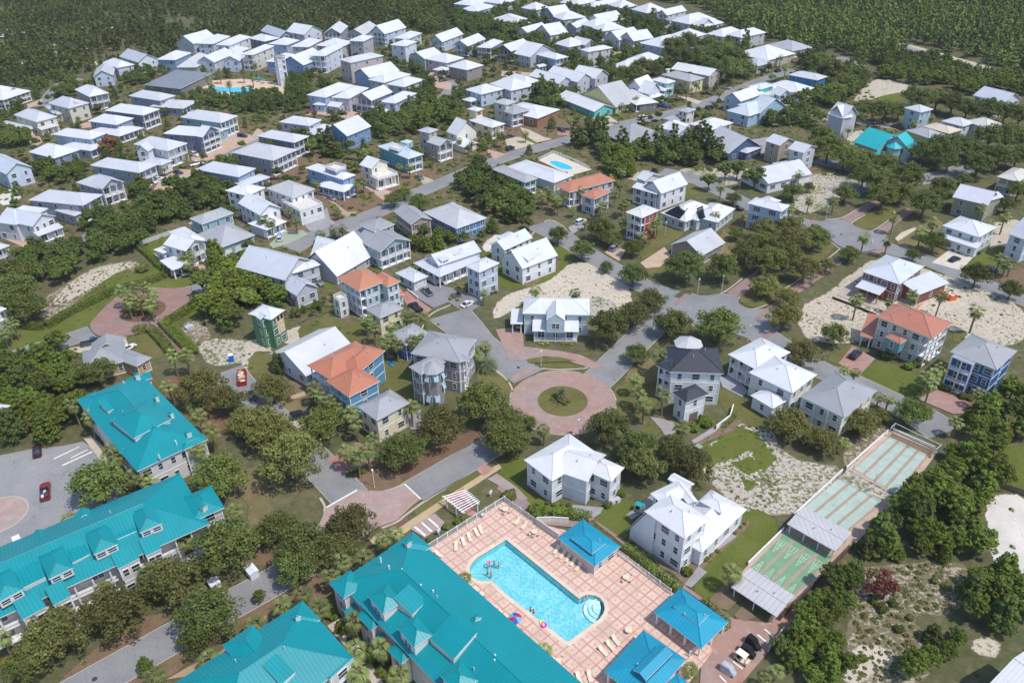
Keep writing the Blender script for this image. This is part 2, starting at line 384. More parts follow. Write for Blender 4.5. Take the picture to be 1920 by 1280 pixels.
for q,k in [(('2a',-40,1280,180,1130,330,1120,640,900,850,740,990,760,1200,690,1330,740,1480,760,1460,800,1330,860,1100,868,850,920,640,1130,480,1170,320,1250,200,1320),'green'),(('2a',980,580,1200,510,1230,560,1080,650,1040,640),'green'),(('3a',-20,190,0,80,180,10,560,-40,640,-20,340,80,100,160,0,190),'green'),(('2a',1130,1100,1230,1040,1400,940,1440,1060,1260,1080,1240,1130,1330,1230,1400,1280,1320,1300,1180,1200),'green'),(('3a',900,50,1120,20,1200,120,1160,180,1000,210,920,130),'olive'),(('2b',330,1140,540,1060,690,1130,780,1100,800,1200,740,1250,560,1290,380,1250),'olive'),(('3b',860,150,1000,180,1180,350,1130,520,880,330),'olive'),(('3b',0,160,160,150,180,320,0,340),'olive'),(('3b',60,560,200,460,400,470,400,560,240,620,180,600),'dry'),(('2b',1700,600,1882,760,1882,850,1740,760,1620,640),'green'),(('2c',0,880,150,830,330,700,380,560,500,610,470,690,320,820,150,860),'green'),(('2c',0,740,100,820,60,880,-40,820),'green'),(('2c',980,620,1130,420,1130,330,1280,450,1290,480,1150,560,1000,670),'olive'),(('2c',1020,720,1090,690,1180,740,1060,790),'olive'),(('2c',1540,480,1700,400,1740,560,1600,680,1560,640),'dry'),(('2c',1260,180,1340,130,1440,180,1300,240),'olive'),(('2d',960,580,1110,440,1240,390,1320,400,1240,490,1340,600,1230,690),'dry'),(('2d',1440,740,1600,620,1760,560,1740,640,1600,760),'green'),(('3d',720,320,840,200,1090,290,1160,350,1240,420,1220,460,1090,470,1020,460),'green'),(('3d',480,200,660,100,720,90,580,240),'olive'),(('2d',1400,1180,1480,1170,1400,1260),'olive'),(('3c',1530,400,1700,470,1690,540,1882,640,1840,680,1640,630,1540,480),'olive'),(('3c',1370,900,1480,700,1760,680,1882,860,1740,900,1640,780,1480,860),'green'),(('3c',0,960,150,870,180,1000,80,1040,200,1180,350,1220,500,1230,500,1280,320,1280,180,1200,60,1080,0,1020),'green'),(('4c',640,130,760,20,860,0,980,20,890,160,900,250,820,250),'green'),(('4c',1340,610,1480,440,1640,260,1760,60,1882,100,1960,250,1700,420,1480,690),'green'),(('3c',1040,680,1080,620,1160,690,1060,740,980,700),'olive'),(('3c',790,420,900,380,1100,240,1110,400,1060,560,860,640,810,560),'olive'),(('3c',860,340,1000,200,1060,210,1110,340,960,380),'dry'),(('3d',1620,1060,1690,840,1882,820,1960,860,1960,1160,1882,1140),'green'),(('1d',760,720,960,660,1180,640,1200,660,1000,700,860,780,800,760),'green'),(('1d',1380,670,1540,690,1540,740,1420,700),'olive'),(('1c',150,980,200,950,260,980,270,1010,200,1030),'green'),(('1c',770,830,900,820,960,840,820,875),'olive'),(('1c',1200,720,1290,700,1360,730,1260,760),'olive'),(('2b',410,570,500,545,500,600,440,620),'green'),(('2b',430,780,500,775,580,850,560,880,500,830),'green'),(('3b',1380,1100,1590,980,1640,1030,1420,1140),'olive'),(('3b',1150,1280,1330,1150,1380,1180,1200,1300),'olive'),(('3b',1600,260,1760,290,1840,400,1760,440,1600,340),'olive'),(('3a',1480,300,1540,350,1560,500,1330,600,1290,420),'dry'),(('3a',1640,1000,1882,960,1882,1280,1760,1240),'dry'),(('4a',900,620,1040,630,1050,780,980,800,920,660),'olive'),(('4b',0,-20,120,-20,120,120,60,160,0,140),'dry')]:
 S('lawn',turf(k),3,*q,rough=.25,smooth=1)
for q,k in [(('4a',430,1290,560,1150,1000,830,1300,760,1010,960,480,1275),2),(('4a',890,1290,1210,1105,1580,860,1740,750,1882,680,1882,780,1640,900,1400,1080,1160,1240,1020,1300),2),(('4a',1700,460,1860,320,1960,280,1960,420,1830,440),2),(('4b',0,730,240,600,560,480,620,620,480,700,200,720,0,820),2),(('3b',520,920,680,1060,760,1125,900,1135,1090,1080,1640,740,1600,700,1100,900,860,920,700,820),0),(('3a',1150,330,1280,300,1320,480,1560,560,1640,720,1500,780,1400,640),0),(('3b',280,360,380,340,420,440,360,480,260,440),3),(('2c',130,830,340,660,400,640,420,690,340,760,200,860),2),(('2d',1640,800,1882,730,1960,860,1860,900,1720,830),2),(('3b',670,1050,760,1090,900,1130,1080,1080,1030,1010,860,960,690,960),2),(('3c',1640,640,1690,630,1640,700,1400,800,1350,780),3),(('4b',910,180,1120,90,1000,250,930,250),0),(('4c',900,260,1010,300,1300,540,1330,600,1230,520,1000,360),3),(('4c',1250,510,1310,470,1740,140,1740,170,1480,400,1300,560),3),(('2a',440,540,560,470,590,500,500,560),0)]:
 S('mulch_bed',mulch(k),4,*q,rough=.3)
KERB=concrete((206,194,172))
def road(name,t,xy,w,m=None,kl=True,kr=True,lay=5,n=5):
 pts=spline(gp(t,*xy),n);L,R=ribbon(pts,w);sheet(name,L+R[::-1],m or asphalt(0),lay,solid=True)
 if kl:kerb('kerb',L)
 if kr:kerb('kerb',R)
 return pts
road('road','p',(60,1346,175,1280,293,1213,408,1148,522,1085,606,1038),7.0)
road('road','p',(775,922,830,890,905,846,955,814),7.2)
road('road','p',(664,940,612,886,560,832,503,776,455,728,428,694),7.6)
road('road','p',(992,706,960,684,930,664,900,642,868,612,842,588),[9,9,8.6,8.6,11,13])
road('road','p',(1112,720,1130,704,1160,674,1200,634,1246,592,1282,563),8.2)
road('road','p',(1010,420,1052,444,1089,468,1147,503,1206,536,1262,557),[11,8.5,7.6,7.4,7.6,8])
road('road','p',(1400,604,1447,641,1494,668,1540,694,1600,718,1640,736,1690,762,1735,786,1772,812),[9,9,8,7.6,7.6,7.6,8,9.5,10])
road('road','p',(1640,455,1672,468,1712,480,1752,494,1813,520,1870,543,1940,570),7.6)
road('road','p',(1240,322,1296,334,1354,360,1400,384,1440,398,1500,418,1545,425),8)
road('road','p',(545,468,563,459,592,442,629,427,709,398,770,368,831,342,890,317,966,290,1067,262,1147,239,1215,223,1285,205,1354,182,1404,160,1450,144,1480,130),7.6)
road('road','p',(1560,108,1580,117,1603,127),[14,20,14],kl=False,kr=False)
road('road','p',(1690,86,1710,94,1776,115,1850,136,1935,155),8.5,asphalt(2))
S('road_verge',sand(1),4,'p',1685,80,1712,86,1780,105,1860,127,1940,148,1940,165,1850,147,1776,124,1705,106,rough=.5)
road('road','p',(1560,360,1640,350,1700,342,1739,335,1792,322,1840,300),8)
road('road','p',(1530,300,1560,308,1617,322,1680,344),7)
road('road','p',(1535,224,1560,222,1620,230,1696,240,1760,236,1830,240,1898,250,1940,262),7)
road('road','p',(-30,700,0,681,60,658,110,643,172,622),7.2)
road('road','p',(368,548,384,536,398,520),7.2)
road('road','p',(100,480,122,462,154,453,190,430,230,408,290,374,330,350,360,330,400,305,440,282,475,262),6.5)
road('road','p',(76,200,88,185,100,170,112,160,150,148),6)
road('road','p',(818,200,832,185,846,166,838,152),7)
S('parking_lot',asphalt(2),5,'p',-40,862,60,842,120,836,155,828,172,838,206,884,240,930,200,960,150,985,60,1020,0,1046,-60,1070,solid=True)
sheet('parking_island',circle(G('p',-2,966),5.2,30),brick(PINK,3),6);kerb('kerb',circle(G('p',-2,966),5.3,30)+[circle(G('p',-2,966),5.3,30)[0]],.35,.14)
S('road',asphalt(0),5,'2c',1215,985,1330,905,1420,925,1590,900,1680,930,1670,990,1760,1020,1882,1010,1920,1060,1880,1150,1800,1240,1640,1190,1500,1100,1380,1140,1260,1060,smooth=1,solid=True)
S('road',asphalt(0),5,'2d',395,425,480,385,590,378,680,420,740,455,850,465,925,500,920,560,790,610,700,615,560,570,500,500,smooth=1,solid=True)
for a in [('2c',1590,900,1760,775,1900,660,1960,720,1830,820,1680,930),('2d',-20,1080,270,840,560,640,600,690,330,880,0,1100),('2d',590,380,770,285,900,200,950,230,800,310,660,410),('2d',830,465,960,380,1060,300,1100,330,1000,400,900,490),('2d',330,425,400,385,440,398,370,440),('2d',800,610,905,570,935,590,830,640),('2c',1215,975,1300,905,1330,915,1240,990),('2c',1780,1240,1882,1180,1960,1120,1975,1150,1900,1210,1820,1270)]:
 S('brick_crossing',brick((166,134,128)),6,*a,solid=True)
for a in [('2c',1665,960,1700,910,1800,860,1960,760,1990,800,1882,980,1780,1015),('2d',-10,1010,130,900,260,820,560,580,520,550,400,640,260,760,100,880,-20,950),('2d',665,415,760,350,930,300,1000,330,930,385,820,458,740,455)]:
 S('grass_median',turf('olive'),7,*a,smooth=2);
for a in [('2c',1700,900,1665,960,1700,1000,1780,1015,1882,980),('2d',760,350,665,410,690,440,740,456,820,458,930,385),('2d',0,1005,130,900,270,825,560,610,565,580,520,545),('2c',1340,905,1420,925,1500,920,1580,890,1700,800),('2d',480,383,590,372,690,320,780,270),('2d',925,575,1060,640)]:
 kerb('kerb',spline(gp(*a),5),.4)
C1=G('3c',433,497);R_OUT=12.7
sheet('brick_circle',circle(C1,R_OUT,64),brick(ROSE),6,solid=True)
sheet('circle_island',circle(C1,6.0,48),turf('olive'),8);kerb('kerb',circle(C1,6.1,48)+[circle(C1,6.1,48)[0]],.45,.15)
sheet('planting_ring',circle(G('3c',420,490),2.6,24),mulch(0),9,rough=.15)
for a0,a1 in [(-2.55,-.2),(-.02,.62),(1.15,2.05),(2.75,3.5)]:kerb('kerb',circle(C1,R_OUT,30,a0,a1),.45)
S('brick_drive',brick(ROSE),7,'2c',-40,1160,60,1150,150,1180,160,1280,400,1310,560,1340,640,1380,720,1420,650,1440,520,1400,420,1360,300,1350,160,1380,60,1380,20,1300,solid=True)
S('front_lawn',turf('olive'),8,'3c',180,205,260,190,400,188,480,205,530,215,430,222,300,225,190,232);S('front_lawn',turf('olive'),8,'3c',230,245,330,238,480,236,560,250,585,265,480,270,300,265)
S('brick_crossing',brick(ROSE),7,'3c',60,330,210,255,250,272,90,360)
S('brick_street',brick((186,158,149)),6,'p',600,980,612,953,669,919,700,922,735,918,760,908,789,936,776,946,745,975,705,990,640,1040,600,1062,570,1070,545,1062,solid=True)
S('road_marking',plain((225,222,215)),8,'p',611,951,613,953,671,920.5,669,918);S('road_marking',plain((225,222,215)),8,'p',757,908.5,760,907,791,936,788.5,937.5)
kerb('kerb',spline(gp('3b',500,900,560,970,660,1060,740,1110,860,1137,960,1128,1080,1082,1330,940,1640,752),5),.5);kerb('kerb',spline(gp('3b',490,1180,520,1230,524,1280,520,1330),4),.5)
kerb('kerb',spline(gp('p',716,990,745,978,760,966,790,944,830,918,880,886,935,852),5),.5)
C2=G('2a',1010,1028)
S('brick_circle',brick((166,130,122)),6,'2a',625,1132,660,1090,730,1010,800,950,880,905,960,878,1080,868,1200,872,1330,858,1370,905,1340,960,1250,1020,1160,1080,1130,1130,1100,1160,1020,1185,900,1205,770,1200,680,1208,smooth=1,solid=True)
sheet('circle_island',circle(C2,6.3,40),mulch(0),8);kerb('kerb',circle(C2,6.5,40)+[circle(C2,6.5,40)[0]],.7,.12)
S('brick_walk',brick((150,112,108)),6,'2a',1100,1160,1150,1130,1240,1230,1320,1320,1260,1330,1180,1260)
kerb('kerb',spline(gp('2a',640,1140,740,1010,870,905,1000,868,1200,872,1340,856,1470,800),5),.4)
CON,PAV,GRV=concrete((205,190,170)),brick((206,172,148),3),concrete((165,162,165))
for m,a in [(PAV,('1a',1330,1120,1480,1060,1600,960,1700,940,1780,960,1820,900,1882,960,1640,1060,1500,1130,1400,1160)),(PAV,('1a',1150,1260,1250,1200,1420,1200,1300,1280)),(PAV,('2a',1080,180,1130,110,1240,130,1340,60,1440,10,1280,120,1180,200)),(PAV,('2a',0,510,60,480,260,580,300,600,260,625,120,560)),(PAV,('1b',1230,520,1300,510,1330,560,1420,590,1410,640,1300,620)),(PAV,('1a',200,970,280,960,300,1010,230,1050)),(PAV,('1a',400,960,440,930,440,1010)),(PAV,('1a',560,880,640,860,660,900,580,910)),(PAV,('1b',380,820,560,740,760,800,860,830,700,850,480,810)),(PAV,('1b',1180,470,1260,480,1260,520,1200,520)),(PAV,('1c',770,360,900,370,880,395,770,395)),(PAV,('1c',0,500,260,520,260,560,0,540)),(PAV,('1a',190,740,300,700,300,730,200,770)),(PAV,('2b',800,150,900,160,1000,190,960,270,880,210)),(CON,('1c',130,900,200,920,300,970,360,985,250,1010,170,960)),(CON,('1c',20,970,130,970,240,1020,100,1060,40,1030)),(CON,('1c',640,830,760,820,830,870,740,900)),(CON,('1c',1240,680,1320,690,1420,720,1380,740)),(CON,('2a',1590,640,1720,590,1700,700,1640,720)),(brick((205,168,140),3),('2a',1380,680,1460,640,1500,700,1480,790,1420,760)),(brick((205,168,140),3),('2a',1080,620,1130,640,1240,740,1200,760,1140,700)),(concrete((170,180,160)),('2b',130,560,230,470,370,460,410,490,260,560,160,590)),(GRV,('2b',360,400,490,350,540,300,560,380,600,410,460,480,410,460)),(concrete((180,160,135)),('2b',490,215,560,240,680,330,760,330,660,380,620,300)),(concrete((185,180,160)),('2b',1160,60,1220,80,1300,110,1220,140)),(brick((186,134,118)),('2b',1060,920,1100,890,1280,1020,1240,1050,1130,1030)),(brick((150,148,152)),('2b',1110,900,1240,830,1440,870,1560,920,1640,980,1560,1030,1480,1010,1390,970,1290,1010,1180,940)),(concrete((172,165,165)),('2c',470,440,560,400,620,420,500,490)),(concrete((200,175,155)),('2c',730,620,800,560,880,600,830,680)),(concrete((205,180,155)),('2c',980,690,1150,580,1200,640,1120,720,1020,730)),(concrete((222,212,200)),('2d',1230,690,1360,595,1520,655,1435,745)),(brick((186,138,128)),('3d',570,235,670,110,830,200,720,320)),(brick((186,138,128)),('3d',1130,485,1270,420,1500,510,1520,580,1380,590)),(concrete((170,170,178)),('3c',1540,330,1650,320,1740,430,1700,470,1560,400)),(concrete((168,160,158)),('3c',1050,610,1120,620,1220,650,1230,720,1160,760,1130,700)),(concrete((172,166,164)),('3c',1340,780,1500,680,1520,710,1400,780,1360,800)),(GRV,('3c',500,1230,720,1250,700,1290,640,1330,510,1330)),(brick((168,140,132),5),('3c',0,1030,60,1080,200,1220,330,1320,520,1345,620,1310,660,1330,520,1390,300,1370,180,1300,60,1190,-30,1120)),(GRV,('4c',880,100,1000,0,1100,-80,1160,-60,990,90,920,130)),(GRV,('4c',1480,320,1620,230,1660,250,1520,350)),(brick((168,140,132),5),('4c',640,130,700,160,900,300,1000,380,1240,560,1360,640,1480,720,1640,830,1600,850,1440,730,1230,580,900,340)),(GRV,('4c',1290,590,1390,460,1450,500,1340,610)),(brick((184,138,120)),('4c',1420,1020,1600,850,1640,830,1882,860,2060,700,2080,760,2080,830,1700,1280,1560,1300,1400,1290)),(brick((160,152,148)),('3b',1090,570,1200,560,1240,700,1130,700)),(brick((184,132,122)),('3b',540,920,640,860,760,790,920,880,860,930,700,1010,660,1030)),(CON,('3b',210,640,300,580,400,640,330,720)),(concrete((190,170,140)),('3b',270,470,380,430,390,460,290,490)),(concrete((202,176,140)),('p',690,1010,745,992,840,930,935,870,941,878,845,940,760,1000,700,1022)),(brick((190,158,152)),('4b',1120,190,1300,85,1380,160,1230,260)),(brick((196,140,128)),('4b',1390,-20,1500,-100,1600,100,1510,110)),(brick((190,146,138)),('3b',1590,980,1650,940,1720,980,1640,1030)),(brick((178,160,156)),('3b',1670,1050,1740,1010,1882,1110,1960,1190,1900,1200,1780,1110)),(concrete((206,194,176)),('4b',540,880,640,820,700,860,740,960,940,1290,860,1290,700,1060)),(CON,('3a',590,760,640,740,740,830,770,950,720,930)),(concrete((178,150,125)),('4a',1170,1260,1330,1170,1560,1060,1720,910,1882,800,1882,830,1600,1090,1300,1240)),(brick((180,130,120)),('2a',760,1190,900,1210,890,1230,800,1240)),(CON,('3a',460,130,590,110,800,40,890,60,920,130,560,160)),(concrete((214,200,180)),('2d',1010,480,1110,440,1130,450,990,540,970,520)),(concrete((190,178,165)),('2d',560,920,600,870,700,850,860,900,860,1000,840,1020)),(brick((204,160,140)),('1b',1650,1050,1800,1090,1720,1130)),(brick((182,136,122)),('1c',390,910,480,920,480,960,400,960)),(GRV,('1c',1760,990,1882,970,1882,1050,1800,1040)),(GRV,('1d',0,990,80,990,60,1080,0,1090)),(concrete((205,150,110)),('2d',1100,1030,1240,860,1262,870,1130,1020))]:
 S('driveway',m,7,*a,solid=True)
for a in [('4b',1150,185,1165,178,1240,240,1228,250),('4b',1200,155,1212,148,1285,212,1272,220),('4b',1250,128,1262,120,1330,182,1320,190),('3a',440,950,650,855,655,862,445,958),('3a',500,900,620,840,622,846,503,906),('3a',380,905,560,820,562,826,384,912),('4c',1410,1045,1420,1040,1470,1090,1462,1096),('4c',1800,945,1808,940,1882,1000,1876,1008),('4c',1630,1135,1638,1130,1705,1180,1698,1188),('4c',1535,1235,1543,1228,1590,1275,1582,1282),('4d',45,905,53,900,118,955,110,962),('4d',0,945,6,940,78,1000,70,1008)]:
 S('parking_line',plain((228,226,220)),9,*a)
for a in [('2b',1210,1150,1240,1090,1290,1040,1410,985),('2b',1430,985,1540,1050,1580,1140,1680,1200,1760,1290,1882,1400,1960,1470),('3c',0,108,90,190,210,252,300,268,430,274,580,266,660,245),('3b',1640,225,1740,290,1810,350,1845,410,1850,460),('2c',1210,1000,1240,1060,1330,1110,1360,1140),('2c',190,520,320,390,420,420,470,470)]:kerb('kerb',spline(gp(*a),4),.4,.12,KERB)
S('sand_patch',sand(2),4,'3c',1420,900,1500,800,1620,760,1800,900,1860,1100,1700,1180,1560,1040)
for a in [('3c',1400,960,1440,860,1520,800,1640,720,1760,740,1800,820,1680,860,1600,900,1500,930),('3c',1640,940,1760,900,1840,960,1740,1010),('3d',-20,880,60,820,120,900,40,980),('3c',1700,1040,1800,1080,1740,1130)]:S('lawn',turf('green'),5,*a)
for a in [('3c',120,262),('2b',1325,1125),('4a',670,1255),('2d',592,490),('3c',490,722),('2c',1400,1030)]:
 o=sheet('manhole_cover',circle(G(*a),.42,14),plain((70,66,62)),9)
t=NT('stamped_terrace');O_=G('p',1156.7,1161.2)
mp=t.n('ShaderNodeMapping',vector_type='TEXTURE');mp.inputs['Location'].default_value=(O_.x,O_.y,0);mp.inputs['Rotation'].default_value=(0,0,GA);mp.inputs['Scale'].default_value=(1.87,1.87,1)
t.l(t.co('obj'),mp.inputs[0]);sx=t.sep(mp.outputs[0])
dx=t.math('ABSOLUTE',t.math('SUBTRACT',t.math('FRACT',t.math('ADD',sx[0],.5)),.5));dy=t.math('ABSOLUTE',t.math('SUBTRACT',t.math('FRACT',t.math('ADD',sx[1],.5)),.5))
na=t.noise(.35,5);nb=t.noise(2.5,4)
base=t.ramp(na,[(.3,(.52,.37,.29)),(.5,(.60,.45,.36)),(.7,(.67,.53,.44))]);base=t.mix(.3,base,t.ramp(nb,[(.35,(.42,.28,.22)),(.65,(.72,.58,.48))]))
lx,ly=t.math('LESS_THAN',dx,.085),t.math('LESS_THAN',dy,.085)
col=t.mix(t.math('MULTIPLY',t.math('MAXIMUM',lx,ly),t.math('ADD',t.math('MULTIPLY',na,1.1),.1)),base,(.50,.20,.175));col=t.mix(t.math('MULTIPLY',t.math('MULTIPLY',lx,ly),.8),col,(.36,.30,.29))
cd=t.math('LESS_THAN',t.math('ADD',t.math('SUBTRACT',.5,dx),t.math('SUBTRACT',.5,dy)),.13);col=t.mix(t.math('MULTIPLY',cd,.6),col,(.50,.24,.2))
st=t.noise(.16,5);col=t.mix(t.ramp(st,[(.55,(0,0,0)),(.75,(.55,.55,.55))]),col,(.40,.31,.24))
DECK=t.fin(col,.8,0,.2)
sheet('pool_terrace',gp('p',946,941,1000,980,1080,1000,1160,1035,1262,1113,1300,1140,1336,1222,1262,1320,960,1350,880,1200,800,1034),DECK,10,holes=[P_pool],solid=True)
b=MB();n=len(P_pool)
cin=[Vector(p[:2])for p in P_pool]
for i in range(n):
 j=(i+1)%n;q=[cin[i],cin[j],P_cope[j],P_cope[i]]
 b.face([(p.x,p.y,.27)for p in q]);b.face([(cin[j].x,cin[j].y,.27),(cin[i].x,cin[i].y,.27),(cin[i].x,cin[i].y,.05),(cin[j].x,cin[j].y,.05)]);b.face([(P_cope[i].x,P_cope[i].y,.27),(P_cope[j].x,P_cope[j].y,.27),(P_cope[j].x,P_cope[j].y,.1),(P_cope[i].x,P_cope[i].y,.1)])
o=b.obj('pool_coping',concrete((238,214,194)));o['kind']='structure'
def poolmat():
 t=NT('pool_plaster');v=t.noise(.5,4);c=t.ramp(v,[(.3,(.26,.56,.62)),(.7,(.34,.66,.70))]);return t.fin(c,.6)
b=MB();tri=tessellate_polygon([[Vector((p.x,p.y,0))for p in cin]])
for q in tri:b.face([(cin[i].x,cin[i].y,-1.3)for i in q])
for i in range(n):
 j=(i+1)%n;b.face([(cin[i].x,cin[i].y,-1.3),(cin[j].x,cin[j].y,-1.3),(cin[j].x,cin[j].y,-.1),(cin[i].x,cin[i].y,-.1)],0);b.face([(cin[i].x,cin[i].y,-.1),(cin[j].x,cin[j].y,-.1),(cin[j].x,cin[j].y,.05),(cin[i].x,cin[i].y,.05)],1)
SC=G('p',1114,1137)
for k,r in enumerate((3.3,2.5,1.7)):
 pass
o=b.obj('pool_basin',[poolmat(),plain((30,120,140))]);o['kind']='structure'
def watermat(deep=True):
 t=NT('pool_water');tr=t.n('ShaderNodeBsdfTransparent')
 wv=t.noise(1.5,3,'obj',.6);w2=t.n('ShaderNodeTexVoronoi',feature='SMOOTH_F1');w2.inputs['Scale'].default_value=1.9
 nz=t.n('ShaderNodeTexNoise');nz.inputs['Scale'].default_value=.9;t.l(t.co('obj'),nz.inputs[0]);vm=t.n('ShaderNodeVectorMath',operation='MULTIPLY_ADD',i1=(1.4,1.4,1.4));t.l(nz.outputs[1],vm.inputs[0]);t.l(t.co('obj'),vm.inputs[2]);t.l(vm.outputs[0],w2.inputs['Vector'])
 t.l(t.ramp(w2.outputs[0],[(.08,(.46,.82,.90)),(.35,(.66,.93,.97)),(.6,(1,1,1))]),tr.inputs[0])  # rippled light on the water is painted into its tint
 gl=t.n('ShaderNodeBsdfGlossy');gl.inputs['Roughness'].default_value=.05
 bp=t.n('ShaderNodeBump');bp.inputs['Strength'].default_value=.5;bp.inputs['Distance'].default_value=.12;t.l(t.math('ADD',wv,t.math('MULTIPLY',w2.outputs[0],.6)),bp.inputs['Height']);t.l(bp.outputs[0],gl.inputs['Normal'])
 fr=t.n('ShaderNodeFresnel',i0=1.33);t.l(bp.outputs[0],fr.inputs['Normal']);mx=t.n('ShaderNodeMixShader');t.l(fr.outputs[0],mx.inputs[0]);t.l(tr.outputs[0],mx.inputs[1]);t.l(gl.outputs[0],mx.inputs[2]);t.l(mx.outputs[0],t.out.inputs[0])
 return t.m
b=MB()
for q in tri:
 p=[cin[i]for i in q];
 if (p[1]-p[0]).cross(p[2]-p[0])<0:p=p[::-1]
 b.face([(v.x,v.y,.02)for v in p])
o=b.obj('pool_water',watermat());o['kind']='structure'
def smallpool(pts,deckpts,m):
 sheet('pool_terrace',deckpts,m,8,solid=True);P=smooth_poly(pts,2);sheet('pool_water',P,MATS.setdefault('pw2',plain((40,190,215),.1,.15)),9);kerb('pool_coping',list(P)+[P[0]],.5,.28,concrete((235,225,215)))
smallpool(gp('1c',325,1150,360,1135,420,1145,500,1180,515,1198,470,1205,400,1190),gp('1c',265,1135,370,1085,520,1150,640,1200,500,1240,400,1200),concrete((225,212,195)))
smallpool(gp('1a',1460,625,1530,615,1620,622,1700,618,1790,625,1800,645,1740,660,1790,670,1750,688,1680,680,1640,655,1540,655,1470,648),gp('1a',1350,630,1430,575,1700,560,2020,590,2030,660,1960,690,1840,690,1700,700,1500,690),concrete((226,196,170)))
WIN={}
def winmesh(wd,ht,style):
 k=(wd,ht,style)
 if k in WIN:return WIN[k]
 fr,pn=MB(),MB();t=.11
 fr.box(-wd/2-t,-.08,-ht/2-t,wd/2+t,0,-ht/2);fr.box(-wd/2-t,-.08,ht/2,wd/2+t,0,ht/2+t);fr.box(-wd/2-t,-.08,-ht/2,-wd/2,0,ht/2);fr.box(wd/2,-.08,-ht/2,wd/2+t,0,ht/2)
 fr.box(-wd/2,-.06,-.04,wd/2,0,.04)
 if wd>1.3:
  for q in range(1,int(wd/.95)):x=-wd/2+q*wd/int(wd/.95);fr.box(x-.06,-.07,-ht/2,x+.06,0,ht/2)
 pn.box(-wd/2,-.035,-ht/2,wd/2,.02,ht/2,0 if style!='far' else 1)
 if style=='far':
  k0=len(fr.v);fr.v+=pn.v;fr.f+=[tuple(i+k0 for i in f)for f in pn.f];fr.m+=pn.m
  WIN[k]=(fr.mesh('window',[WHITE(),glass()],False),None)
 else:WIN[k]=(fr.mesh('window',[WHITE()],False),pn.mesh('pane',[glass()],False))
 return WIN[k]
SHUT={}
def window(par,base,p,nrm,wd,ht,far,shut=None):
 fm,pm=winmesh(wd,ht,'far' if far else 'near')
 rz=math.atan2(nrm.x,-nrm.y)
 o=link('window',fm,par,(p.x-base.x,p.y-base.y,p.z),rz)
 if pm:link('pane',pm,o)
 if shut:
  k=(ht,shut)
  if k not in SHUT:b=MB();b.box(-.22,-.07,-ht/2,.22,0,ht/2);SHUT[k]=b.mesh('shutter',[plain(shut)],False)
  for sx in (-1,1):link('shutter',SHUT[k],o,(sx*(wd/2+.36),0,0))
 return o
def frame(t,L,N,R,z):
 l,n,r=G(t[0],*L,z)if isinstance(t,tuple)else G(t,*L,z),G(t,*N,z),G(t,*R,z)
 a,b=(l-n),(r-n);a.z=b.z=0
 aa,bb=math.atan2(a.y,a.x),math.atan2(b.y,b.x);d=(aa-bb)%(2*math.pi);e=(d-math.pi/2)/2
 aa-=e;bb+=e
 return n,Vector((math.cos(bb),math.sin(bb),0)),Vector((math.cos(aa),math.sin(aa),0)),b.length,a.length
FOOT=[]
HOUSES=[]
